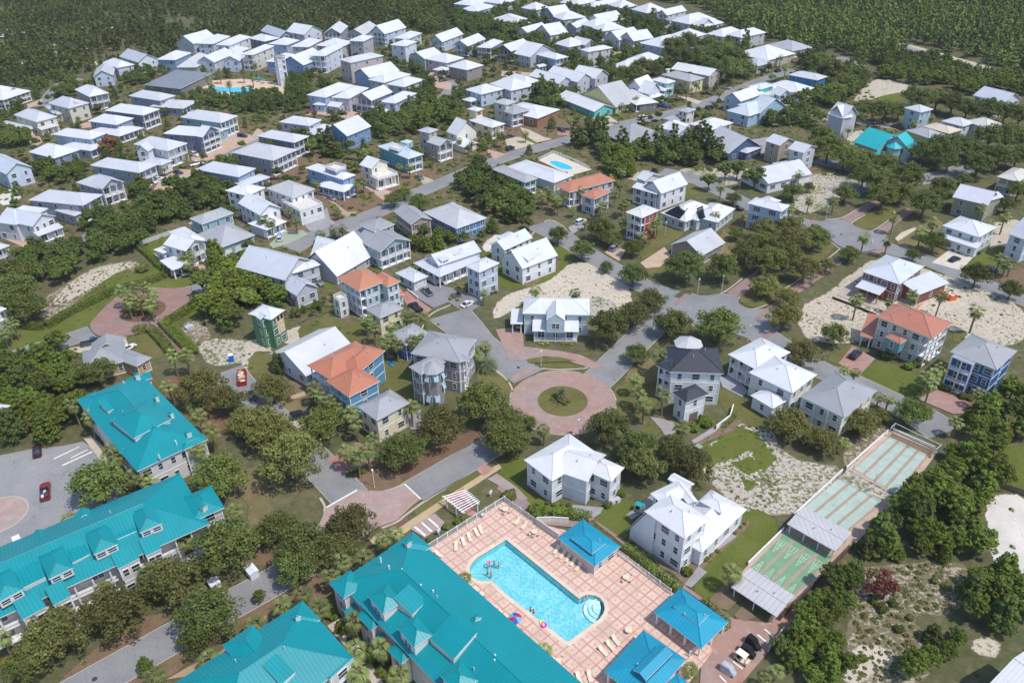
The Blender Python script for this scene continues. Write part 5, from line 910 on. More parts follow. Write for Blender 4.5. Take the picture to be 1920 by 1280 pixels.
H('open blue roofed pavilion with raised ridge roof, cut by the bottom edge',(214,200,186),SK,[('4c',(713,1212),(1030,1430),(1324,1126),3.2,'h',.36,'','',{'open':1}),('4c',(925,1190),(1020,1260),(1220,1080),5.0,'a',.5,'','',{'z0':3.4,'wall':(20,110,150),'ov':.1}),('4c',(1180,1265),(1260,1330),(1320,1280),3.0,'h',.3,'','',{'open':1})],name='pavilion',cat='pavilion',pitch=.6,depth=.5)
WE=(206,204,206)
H('weathered tin shelter over benches at the brick cart yard end of the shuffleboard courts',WHT,WE,[('p',(1371.5,1098.5),(1456,1155.5),(1490,1116),2.7,'b',.14,'','',{'open':1,'pd':.09})],name='shelter',cat='shelter',pitch=.9,depth=.35)
H('weathered tin shelter between dark green and pale mint shuffleboard courts',WHT,WE,[('4d',(213,152),(552,350),(664,216),2.8,'b',.1,'','',{'open':1,'pd':.09})],name='shelter',cat='shelter',pitch=.9,depth=.35)
def tower():
 o=G('1b',232,602);r=thing('viewing_tower','white open viewing tower with four decks and a small grey roof, beside the resort pool','tower',o)
 T=Matrix.Rotation(GA,4,'Z');b=MB();w_=2.1;h=15.5
 b.box(-w_,-w_,0,w_*.2,w_,h,0,T);b.obj('wall',wallmat((226,228,236)),r)
 b=MB()
 for x,y in ((w_,-w_),(w_,w_),(-w_,-w_)):b.box(x-.2,y-.2,0,x+.2,y+.2,h,0,T)
 b.obj('post',WHITE(),r,uv=False)
 for z in (3.8,7.4,11,13.6):
  b=MB();b.box(-w_-.2,-w_-.2,z-.25,w_+.2,w_+.2,z,0,T);rails(b,T,w_+.1,-w_,w_+.1,w_,z);rails(b,T,-w_,-w_-.1,w_,-w_-.1,z);b.obj('deck',WHITE(),r,uv=False)
 b=MB();roof_shape(b,T@Matrix.Translation((-2.7,-2.7,0)),5.4,5.4,h+.2,'h',.15);b.obj('roof',[roofmat((150,154,162),.6,.12),WHITE()],r)
tower()
def child(root,name,m,fn,uv=False):
 b=MB();fn(b);o=b.obj(name,m,root,uv=uv);o.location=-Vector(root.location);return o
def find(s):return next(h for h in HOUSES if h['label'].startswith(s))
def panel(a,z=5.0):
 q=[G('2c',*p,z)for p in a]
 def f(b):
  up=Vector((0,0,.1));b.face([p+up for p in q]);b.face([p for p in q[::-1]])
  for i in range(4):b.face([q[i],q[(i+1)%4],q[(i+1)%4]+up,q[i]+up])
 return f
pm_=plain((22,24,34),.25,.15)
def slope_panel(corner_pts,rt):
 dg=bpy.context.evaluated_depsgraph_get()
 roofs=[c for c in rt.children if c.name.startswith('roof')]
 P=[]
 for p in corner_pts:
  x,y=px('2c',*p);d=Vector(XA*(x-960)/FPX+DA*(y-640)/FPX+_F);best=None
  for c in roofs:
   for poly in c.data.polygons:
    if poly.material_index or poly.normal.z<.2:continue
    v=[Vector(c.data.vertices[i].co)+Vector(rt.location)for i in poly.vertices];n=poly.normal;t=(v[0]-Vector((0,0,CAMH))).dot(n)/d.dot(n);hit=Vector((0,0,CAMH))+d*t
    if all((v[(i+1)%len(v)]-v[i]).cross(hit-v[i]).dot(n)>-2.5*(v[(i+1)%len(v)]-v[i]).length*.2 for i in range(len(v)))and (best is None or t<best[0]):best=(t,hit,n.copy())
  P.append(best)
 if any(b is None for b in P):return
 n=P[0][2]
 def f(b):
  q=[x[1]+n*.12 for x in P];b.face(q);b.face([p-n*.08 for p in q[::-1]])
  for i in range(len(q)):b.face([q[i]-n*.08,q[(i+1)%len(q)]-n*.08,q[(i+1)%len(q)],q[i]])
 child(rt,'solar_panel',pm_,f)
for k in range(7):x,y=1152+17*k,338-10*k;q=(104-7*k,42-3*k);slope_panel([(x,y),(x+q[0],y+q[1]),(x+q[0]+14,y+q[1]-9),(x+14,y-9)],solar)
for k in range(6):x,y=1380+3*k,304+14*k;slope_panel([(x,y+12),(x+44,y-6),(x+43,y-18),(x-1,y)],solar)
hb=find('largest white house');n_=G('p',1272.8,1077.2);d_=Vector((math.cos(math.radians(131)),math.sin(math.radians(131)),0));e_=Vector((d_.y,-d_.x,0))
def slide(b,roof=0):
 P=[(6.5,0),(12.1,0),(12.1,2.7),(8.7,9.1),(6.5,9.1)]
 if not roof:
  A,B=[n_+d_*x+e_*.07+Vector((0,0,z))for x,z in P],[n_+d_*x+e_*8+Vector((0,0,z))for x,z in P];b.face(A);b.face(B[::-1]);b.face([A[1],B[1],B[2],A[2]])
 else:
  q=[(8.7,9.5),(12.7,1.8)];A,B=[n_+d_*x-e_*.45+Vector((0,0,z))for x,z in q],[n_+d_*x+e_*8.4+Vector((0,0,z))for x,z in q];u=Vector((0,0,.2));b.face([A[1]+u,A[0]+u,B[0]+u,B[1]+u]);b.face([A[0],A[0]+u,A[1]+u,A[1]]);b.face([A[1],A[1]+u,B[1]+u,B[1]]);b.face([A[0],A[1],B[1],B[0]])
child(hb,'wall',wallmat((236,237,240)),slide,True);child(hb,'roof',roofmat((244,245,249),.6,.28),lambda b:slide(b,1),True)
def turret(root,t,x,y,r,z0,z,rise,wall,roof,win=True,n=8):
 c=G(t,x,y,z)-Vector(root.location);T=Matrix.Translation((c.x,c.y,0))@Matrix.Rotation(math.pi/8,4,'Z')
 b=MB();b.lathe([(r,z0),(r,z)],n,0,T);b.obj('turret_wall',wallmat(wall),root)
 b=MB();b.lathe([(r+.55,z-.18),(r+.55,z),(.01,z+rise)],n,0,T);b.obj('turret_roof',roofmat(roof,.6,.25),root)
 return c
hr=find('grey shingled house');c=turret(hr,'3b',1283,262,2.5,0,9.3,1.9,(152,148,148),(172,172,177))
SHm=plain((158,194,210))
for k,(s_,zz)in enumerate([(-115,7.9),(-70,7.9),(-25,7.9),(-115,2.0),(-70,2.0),(-25,4.9)]):
 a=math.radians(s_);T=Matrix.Translation((c.x+2.5*math.cos(a),c.y+2.5*math.sin(a),zz+.75))@Matrix.Rotation(a+math.pi/2,4,'Z')@Matrix.Rotation(math.radians(-24),4,'X')
 b=MB();b.box(-.55,-.06,-1.5,.55,0,0,0,T);b.obj('shutter',SHm,hr,uv=False)
 p=Vector(hr.location)+Vector((c.x+2.33*math.cos(a),c.y+2.33*math.sin(a),zz));window(hr,Vector(hr.location),p,Vector((math.cos(a),math.sin(a),0)),1.2,1.5,False)
hd=find('white house with charcoal roof');turret(hd,'3c',1320,88,3.0,0,10.4,1.7,(226,228,232),(206,206,208))
he=find('house with aqua metal roof');turret(he,'1d',968,1035,2.6,0,6.4,2.0,(160,186,190),(40,190,196))
hu=find('unfinished slim house')
n_,ex_,ey_,W_u,D_u=frame('p',(466,588),(508,600),(534,581),9.2);T_u=Matrix.Identity(4)
for i in range(3):T_u[i][0]=ex_[i];T_u[i][1]=ey_[i]
T_u[0][3],T_u[1][3]=n_.x-hu.location.x,n_.y-hu.location.y;b=MB();b.box(W_u*.42,.49,3.2,W_u-.5,.6,8.98,0,T_u);b.obj('wall_panel',plain((206,184,142)),hu,uv=False)
for x_,z_ in ((.55,7.9),(.78,7.9)):b=MB();b.box(W_u*x_-.4,.45,z_-.7,W_u*x_+.4,.55,z_+.7,0,T_u);b.obj('opening_shade',plain((40,32,28)),hu,uv=False)  # dark slabs paint the shade inside the unglazed window holes
def vents(root,lst,t,z):
 def f(b):
  for x,y in lst:
   p=G(t,x,y,z);b.bar(p,p+Vector((0,0,.7)),.13,0,6);b.bar(p+Vector((0,0,.7)),p+Vector((0,0,.8)),.2,0,6)
 for q in lst:child(root,'vent_pipe',plain((226,226,220)),lambda b,q=q:(b.bar(G(t,*q,z)-Vector((0,0,.6)),G(t,*q,z)+Vector((0,0,.6)),.14,0,6)))
vents(find('largest teal'),[(918,412),(977,466),(1068,490),(1203,600),(1288,640),(1422,828),(1558,932),(1726,1095),(1722,1130)],'4b',10)
vents(find('teal roofed apartment'),[(875,370),(1243,788),(1124,888)],'3a',8.6)
DZ=.21
def fence(label,name,pts,t,h,style,col,step=2.4,z=0):
 P=[G(t,*pts[i:i+2])for i in range(0,len(pts),2)];o=P[0].copy();r=thing(name,label,'fence' if 'wall' not in name else 'wall',o)
 m=plain(col)
 for i in range(len(P)-1):
  a,b_=P[i]-o,P[i+1]-o;d=(b_-a);L=d.length;d.normalize();T=Matrix.Translation(a)@Matrix.Rotation(math.atan2(d.y,d.x),4,'Z')
  b=MB()
  if style=='solid':b.box(0,-.07,0,L,.07,h,0,T);b.box(0,-.11,h,L,.11,h+.06,0,T);b.obj('wall',m,r);continue
  if style=='picket':
   for zz in (.15,h-.12):b.box(0,-.03,zz,L,.03,zz+.08,0,T)
   for k in range(int(L/.2)):b.box(.1+k*.2,-.022,.15,.15+k*.2,.022,h-.05,0,T)
  if style=='board':
   for k in range(int(L/.32)):b.box(k*.32,-.02,.05,k*.32+.29,.02,h-.04*(k%3),0,T)
   for zz in (.3,h-.35):b.box(0,.02,zz,L,.07,zz+.1,0,T)
  b.obj('panel',m,r)
  n=max(1,round(L/step))
  for k in range(n+(i==len(P)-2)):b=MB();x=L*k/n;b.box(x-.07,-.07,0,x+.07,.07,h+.12,0,T);b.obj('post',m,r,uv=False)
 return r
fence('white picket fence on the parking side of the pool terrace','pool_fence',(945.5,940.5,801,1032),'p',1.6,'picket',(236,236,236))
fence('white picket fence between the pool terrace and the brick path by the shrubs','pool_fence',(946.5,941.5,1005,983),'p',1.6,'picket',(236,236,236))
fence('white picket fence beside the oleander hedge and largest white house','pool_fence',(1157,1040,1257,1115),'p',1.6,'picket',(236,236,236))
fence('solid white screen wall around the pump yard','screen_wall',(1005,984,1046,1013),'p',1.9,'solid',(206,198,194))
fence('white back wall of the pump yard under the shrubs','screen_wall',(1006,980,1034,979,1066,981),'p',1.5,'solid',(228,226,222))
fence('short white gate fence between the two open pavilions','pool_fence',(1292,1232,1311,1216),'p',1.6,'picket',(236,236,236))
fence('low white wall along the dark green shuffleboard court and lawn','court_wall',(1402,1059,1469,994),'p',.8,'solid',(232,232,232))
fence('low white wall along the middle shuffleboard court and sandy lot','court_wall',(1488,968,1579,884),'p',.8,'solid',(232,232,232))
fence('low white wall along the farthest shuffleboard court and shrubs','court_wall',(1586,880,1664,810),'p',.8,'solid',(232,232,232))
fence('low white end wall of the farthest shuffleboard court','court_wall',(1675,808,1752,842),'p',.7,'solid',(232,232,232))
fence('weathered brown board fence between shuffleboard courts and thicket','board_fence',(1462,1164,1530,1095,1600,1024),'p',1.5,'board',(112,92,78))
fence('grey split board fence beside the farthest courts under the pines','board_fence',(1640,985,1690,935,1738,890),'p',1.2,'board',(126,116,106))
fence('dark board fence behind the sunny lawn by the white sand clearing','board_fence',(1836,904,1880,916,1935,936),'p',1.6,'board',(98,88,78))
fence('white board fence at the cart yard corner','yard_fence',(1440,1222,1468,1184),'p',1.2,'solid',(206,204,200))
fence('short curved white deck fence round the patio of the charcoal roofed house','patio_fence',(1342,806,1368,786,1374,766),'p',1.3,'solid',(238,236,232))
fence('white garden fence behind the bright white hedge corner house','garden_fence',(262,460,320,440),'p',1.4,'solid',(196,196,196))
fence('white fence around the oval pool terrace','pool_fence',(1010,302,1038,288,1078,304,1105,318),'p',1.4,'picket',(236,236,236))
fence('low white driveway wall beside the blue black pickup','drive_wall',(764,546,784,562),'p',.9,'solid',(236,236,236))
fence('dark silt fence round the building site of the unfinished red house','silt_fence',(1560,560,1600,575,1642,593),'p',.7,'solid',(66,58,46))
o=G('p',899,957);r=thing('pergola','white timber pergola over the brick walk beside the pool fence','pergola',o)
c1,c2,c3,c4=[Vector((G('p',*q).x-o.x,G('p',*q).y-o.y,0))for q in ((838,948),(853,960),(895,957),(880,943.5))]
A0,A1,B0,B1=[Vector((v.x-o.x,v.y-o.y,0))for v in (G('p',831,929,2.7),G('p',871,961,2.7),G('p',868,918,2.7),G('p',898,944,2.7))]
for p in (A0.lerp(A1,.15),A0.lerp(A1,.6),B0.lerp(B1,.2),B0.lerp(B1,.9)):b=MB();b.box(p.x-.13,p.y-.13,0,p.x+.13,p.y+.13,2.6);b.obj('post',WHITE(),r,uv=False)
for p,q in ((A0,A1),(B0,B1)):b=MB();b.bar(p+Vector((0,0,2.65)),q+Vector((0,0,2.65)),.15,0,4);b.obj('beam',WHITE(),r,uv=False)
for k in range(9):
 p,q=A0.lerp(A1,.06+.11*k),B0.lerp(B1,.06+.11*k);d=(q-p).normalized();b=MB();b.bar(p-d*.5+Vector((0,0,2.86)),q+d*.5+Vector((0,0,2.86)),.1,0,4);b.obj('rafter',WHITE(),r,uv=False)
def lounger():
 r=thing('lounger','','lounger');m=plain((224,208,186))
 b=MB();b.box(-.33,-1.0,.28,.33,.35,.34);b.obj('seat',m,r,uv=False)
 b=MB();T=Matrix.Translation((0,.35,.31))@Matrix.Rotation(math.radians(38),4,'X');b.box(-.33,0,-.03,.33,.78,.03,0,T);b.obj('backrest',m,r,uv=False)
 for x in (-.28,.28):
  for y in (-.8,.4):b=MB();b.box(x-.04,y-.04,0,x+.04,y+.04,.28);b.obj('leg',m,r,uv=False)
 return r
L0=lounger();used=False
LG_='cream sun loungers on the pool terrace'
RL=[('1','in the row along the picket fence',[(480,640,480,740),(555,585,590,690),(625,535,660,630),(705,480,755,570),(760,450,800,535),(240,760,320,810)]),('1','near the screen wall beside a round table',[(1240,350,1190,410),(1330,400,1270,470)]),('2','in the row before the beige pool house',[(305,435,245,515),(385,490,315,570),(440,530,385,615),(505,575,440,665),(570,635,505,720)]),('3','in the row left of the ridge roofed pavilion',[(840,770,880,820),(770,830,820,885),(680,895,735,950)]),('3','near the bottom edge beyond the round table',[(405,1210,430,1275),(535,1185,555,1260)])]
org={'1':(780,920),'2':(1000,960),'3':(1020,1080)}
for reg,where,lst in RL:
 for k,(x0,y0,x1,y1)in enumerate(lst):
  a,b_=G('p',org[reg][0]+x0/6.4,org[reg][1]+y0/6.4),G('p',org[reg][0]+x1/6.4,org[reg][1]+y1/6.4);c=(a+b_)/2;d=a-b_;rz=math.atan2(d.y,d.x)-math.pi/2
  lab='cream sun lounger '+where
  if not used:L0.location=(c.x,c.y,DZ);L0.rotation_euler.z=rz;L0['label']=lab;L0['group']=LG_+', '+where;used=True
  else:copytree(L0,(c.x,c.y,DZ),rz,lab,LG_+', '+where)
for k,(x,y)in enumerate([(882+65,1087),(1572,1),(0,0)][:0]):pass
for x,y in [(1545,600),(1600,635),(1640,665),(1725,760),(1765,790),(1810,825)]:
 c=G('4b',x,y);copytree(L0,(c.x,c.y,DZ),math.radians(-138),'cream sun lounger in the row along the clubhouse eaves',LG_+', in the row along the clubhouse eaves')
def tableset():
 m=plain((222,206,184));t=thing('pool_table','','table');b=MB();b.lathe([(.62,.70),(.64,.72),(.62,.75)],18);b.obj('tabletop',m,t,uv=False);b=MB();b.bar((0,0,0),(0,0,.7),.06);b.lathe([(.3,0),(.3,.04)],12);b.obj('pedestal',m,t,uv=False)
 c=thing('pool_chair','','chair');b=MB();b.box(-.24,-.24,.4,.24,.24,.45);b.obj('seat',m,c,uv=False);b=MB();b.box(-.24,.2,.45,.24,.25,.9);b.obj('backrest',m,c,uv=False)
 for x in (-.2,.2):
  for y in (-.2,.2):b=MB();b.box(x-.03,y-.03,0,x+.03,y+.03,.4);b.obj('leg',m,c,uv=False)
 return t,c
T0,CH0=tableset();ft=fc_=True
for x,y,where,angs in [(780+1070/6.4,920+255/6.4,'at the top corner of the pool fence',(40,150,250,330)),(780+1420/6.4,920+525/6.4,'beside the solid screen wall',(60,200,250,320)),(1000+1110/6.4,960+815/6.4,'mid terrace between pool house and fence',(30,70,220,315)),(1020+160/6.4,1080+1055/6.4,'by the clubhouse eave palm',(50,130,230,300)),(1020+1010/6.4,1080+680/6.4,'alone near the ridge roofed pavilion',())]:
 c=G('p',x,y);lab='round cream table '+where
 if ft:T0.location=(c.x,c.y,DZ);T0['label']=lab;ft=False
 else:copytree(T0,(c.x,c.y,DZ),0,lab)
 for a in angs:
  a=math.radians(a);p=(c.x+.95*math.cos(a),c.y+.95*math.sin(a),DZ);rz=a-math.pi/2;lab='cream pool chair at the table '+where;grp='chairs round the table '+where
  if fc_:CH0.location=p;CH0.rotation_euler.z=rz;CH0['label']=lab;CH0['group']=grp;fc_=False
  else:copytree(CH0,p,rz,lab,grp)
c=G('4c',100,875);r=thing('beach_umbrella','red and blue striped beach umbrella by the clubhouse eaves','umbrella',(c.x,c.y,DZ))
b=MB();b.bar((0,0,0),(0,0,2.2),.03);b.obj('pole',WHITE(),r,uv=False);b=MB();n=12
for i in range(n):
 a,a2=2*math.pi*i/n,2*math.pi*(i+1)/n;b.face([(1.15*math.cos(a),1.15*math.sin(a),1.8),(1.15*math.cos(a2),1.15*math.sin(a2),1.8),(0,0,2.25)],(i//2)%3)
b.obj('canopy',[plain((196,40,50)),plain((40,90,190)),plain((110,170,220))],r,uv=False)
for k,(x,y)in enumerate([(1376,615),(1420,596),(1462,592),(1795,575),(1832,580),(1860,592)]):
 c=G('1a',x,y);r=thing('pool_umbrella','teal umbrella among the loungers of the far resort pool','umbrella',(c.x,c.y,.2),0,'teal umbrellas at the far resort pool');b=MB();b.bar((0,0,0),(0,0,2.3),.05);b.obj('pole',WHITE(),r,uv=False);b=MB();b.lathe([(1.4,1.9),(.05,2.5)],8);b.obj('canopy',plain((20,150,160)),r,uv=False)
def person(label,loc,rz,pose,swim,hair,skin=(206,150,120)):
 J={'float':[((0,0,0),.13),((0,.02,.25),.14),((0,.02,.42),.15),((0,.02,.55),.06),((0,.04,.66),.10),((0,.04,.78),.09),((.2,.05,.42),.06),((.42,.2,.36),.04),((.62,.32,.36),.035),((-.2,.05,.42),.06),((-.42,.2,.36),.04),((-.6,.34,.36),.035),((.1,.1,-.3),.085),((.12,.2,-.62),.05),((-.1,.1,-.3),.085),((-.12,.2,-.62),.05)],'sit':[((0,0,.1),.14),((0,.02,.32),.13),((0,.04,.5),.15),((0,.05,.62),.06),((0,.07,.74),.10),((0,.07,.86),.09),((.2,.06,.48),.06),((.24,.02,.25),.045),((.26,-.1,.06),.035),((-.2,.06,.48),.06),((-.24,.02,.25),.045),((-.26,-.1,.06),.035),((.1,.42,.1),.085),((.1,.5,-.3),.05),((-.1,.42,.1),.085),((-.1,.5,-.3),.05)]}[pose]
 E_=[(0,1),(1,2),(2,3),(3,4),(4,5),(2,6),(6,7),(7,8),(2,9),(9,10),(10,11),(0,12),(12,13),(0,14),(14,15)]
 me=bpy.data.meshes.new('person');me.from_pydata([j[0]for j in J],E_,[]);o=bpy.data.objects.new('person',me);COL.objects.link(o)
 o.modifiers.new('skin','SKIN');sv=me.skin_vertices[0].data
 for i,j in enumerate(J):sv[i].radius=(j[1],j[1])
 sv[0].use_root=True;o.modifiers.new('sub','SUBSURF').levels=1;me.materials.append(plain(skin));o.location=loc;o.rotation_euler.z=rz;tag(o,label,'person')
 hd=J[5][0];b=MB();b.lathe([(.105,-.02),(.11,.04),(.08,.1),(.01,.125)],8,0,Matrix.Translation(hd));b.obj('hair',plain(hair),o,uv=False)
 b=MB();b.lathe([(.155,-.1),(.165,.06),(.15,.14)],10,0,Matrix.Translation(J[0][0]));b.obj('swimwear',plain(swim),o,uv=False)
WZ=-.38
for lab,t_,x,y,rz,sw,hr_ in [('person wading in the pool alcove beside a pink float','1',880,880,1,(230,90,150),(70,50,40)),('person with dark hair wading in the pool, second from the pink float','1',940,858,2,(60,60,90),(40,32,28)),('person with light hair wading in the pool, farthest from the pink float','1',988,872,4,(200,120,60),(120,84,50)),('person in dark clothing leaning forward in the pool shallows','1',858,966,0,(50,50,60),(60,44,36)),('person in pink swimming near the left pool edge','1',900,990,3,(230,130,170),(120,90,70))]:
 g=G('p',780+x/6.4,920+y/6.4);person(lab,(g.x,g.y,WZ),rz,'float',sw,hr_)
for lab,x,y,sw,hr_ in [('person sitting on the pool edge beside another sitter',205,775,(40,40,50),(60,40,30)),('person in red sitting on the pool edge near the lilac ring',226,790,(190,60,50),(90,60,40))]:
 g=G('4c',x,y);person(lab,(g.x,g.y,.22),math.radians(-48+0),'sit',sw,hr_)
g=G('4c',598,684);person('person in blue trunks resting on the pool step bay',(g.x,g.y,.0),2.4,'sit',(40,80,190),(70,50,40))
g=G('4c',142,925);person('person in coral reclining beside the striped umbrella',(g.x,g.y,DZ+.1),.6,'sit',(220,110,90),(110,70,50))
def ring(label,t,x,y,z,R,r_,col,name='swim_ring'):
 c=G(t,x,y);b=MB();n,m=16,8
 P=[[Vector(((R+r_*math.cos(2*math.pi*j/m))*math.cos(2*math.pi*i/n),(R+r_*math.cos(2*math.pi*j/m))*math.sin(2*math.pi*i/n),r_*math.sin(2*math.pi*j/m)))for j in range(m)]for i in range(n)]
 for i in range(n):
  for j in range(m):b.face([P[i][j],P[(i+1)%n][j],P[(i+1)%n][(j+1)%m],P[i][(j+1)%m]])
 o=b.obj(name,plain(col),None,(c.x,c.y,z+r_),False);tag(o,label,'swim ring');return o
ring('pink swim ring around the wader in the pool alcove','p',780+872/6.4,920+862/6.4,.0,.36,.12,(240,120,170));ring('magenta swim ring lying on the pool coping','4c',300,880,.28,.42,.14,(210,40,190));ring('yellow and pale swim ring lying next to the magenta one','4c',288,862,.28,.36,.12,(236,220,90))
g=G('p',931,1019);r=thing('pool_ladder','chrome pool ladder at the deep end','ladder',(g.x,g.y,.22),math.radians(131))
for x in (-.25,.25):b=MB();b.tube([(x,-.4,0),(x,-.4,.6),(x,-.1,.8),(x,.3,.6),(x,.3,-.5)],[.035]*5);b.obj('rail',plain((214,214,216),.3),r,uv=False)
for k,rr in enumerate((4.1,3.0,2.0)):
 c=G('p',1127,1136);b=MB();P=circle(c,rr*.75,20,math.radians(95),math.radians(245));P=[p for p in P]
 for i in range(len(P)-1):b.face([(P[i].x,P[i].y,-.95+.3*k),(P[i+1].x,P[i+1].y,-.95+.3*k),(c.x,c.y,-.95+.3*k)]);b.face([(P[i].x,P[i].y,-1.3),(P[i+1].x,P[i+1].y,-1.3),(P[i+1].x,P[i+1].y,-.95+.3*k),(P[i].x,P[i].y,-.95+.3*k)])
 o=b.obj('pool_step',[plain((228,240,242))]);o['kind']='structure'
mint,green,tan=(186,204,192),(128,168,132),(178,160,142)
def bil(c,u,v):
 BL,TL,TR,BR=c;return (BL*(1-u)+TL*u)*(1-v)+(BR*(1-u)+TR*u)*v
COURTS=[([G('p',*q)for q in ((1398,1072),(1472,996),(1566,1043),(1476,1133))],green,True),([G('p',*q)for q in ((1497,960),(1573,896),(1656,942),(1575,1010))],mint,False),([G('p',*q)for q in ((1600,879),(1667,819),(1741,855),(1682,928))],mint,False)]
S('court_apron',concrete((206,178,158)),5,'p',1380,1082,1668,806,1758,848,1690,938,1600,1022,1464,1158,1440,1148,solid=True)
S('court_bed',mulch(3),6,'p',1664,822,1672,812,1753,846,1744,860,rough=.1);S('court_bed',sand(2),6,'p',1574,898,1590,884,1684,930,1668,946,rough=.1)
S('brick_bed',mulch(3),8,'4c',1460,695,1560,600,1690,690,1600,770,1530,760,rough=.1);S('brick_bed',mulch(3),8,'4c',1640,800,1700,740,1800,820,1720,848,1660,830,rough=.1)
def courtmat(c):
 t=NT('painted_court');c=vary(lin(c),.78);a=t.noise(.5,5);b=t.noise(3,4)
 col=t.ramp(a,[(.3,vary(c,.88)),(.7,vary(c,1.08))]);st=t.noise(.9,5);col=t.mix(t.ramp(st,[(.55,(0,0,0)),(.72,(.5,.5,.5))]),col,(.34,.26,.19));return t.fin(col,.8)
cm={green:courtmat(green),mint:courtmat(mint),tan:courtmat(tan)}
for C,col,tri in COURTS:
 sheet('shuffleboard_court',[bil(C,u,v)for u,v in ((0,0),(1,0),(1,1),(0,1))],cm[tan],7,solid=True)
 for k in range(4):
  v0,v1=.02+k*.25,.02+k*.25+.185;sheet('shuffleboard_lane',[bil(C,u,v)for u,v in ((0,v0),(1,v0),(1,v1),(0,v1))],cm[col],8)
  if tri:
   for ub,ut in ((.80,.55),(.06,.31)):
    mk=plain((206,220,206),.8,.25);vm=(v0+v1)/2;wv=.075;ln=[((ub,vm-wv),(ub,vm+wv)),((ub,vm-wv),(ut,vm)),((ub,vm+wv),(ut,vm)),((ub,vm),(ut+(ub-ut)*.35,vm))]
    for f in (.33,.66):uu=ub+(ut-ub)*f;ln.append(((uu,vm-wv*(1-f)),(uu,vm+wv*(1-f))))
    for a,b_ in ln:L_,R_=ribbon([bil(C,*a),bil(C,*b_)],.07);sheet('court_marking',L_+R_[::-1],mk,9)
def postframe(label,rows,h=2.6):
 P=[[G('p',*q,h)for q in row]for row in rows];o=P[0][0].copy();o.z=0;r=thing('bare_canopy',label,'canopy',o);m=plain((206,206,208),.4)
 for row in P:
  for i in range(len(row)-1):b=MB();b.bar(row[i]-o,row[i+1]-o,.08,0,4);b.obj('beam',m,r,uv=False)
  for p in row:b=MB();b.bar((p.x-o.x,p.y-o.y,0),p-o,.08,0,4);b.obj('post',m,r,uv=False)
 if len(P)>1:
  for k in (0,-1):b=MB();b.bar(P[0][k]-o,P[1][k]-o,.08,0,4);b.obj('beam',m,r,uv=False)
postframe('bare white shelter frame at the street end of the courts',[[(1671,801),(1712,822),(1755,842)],[(1679,793),(1720,813),(1765.5,833.5)]])
postframe('bare white shelter frame between the two pale mint courts',[[(1586,883),(1628,906),(1671,929)],[(1603.5,867.5),(1645,889),(1688.5,912.5)]])
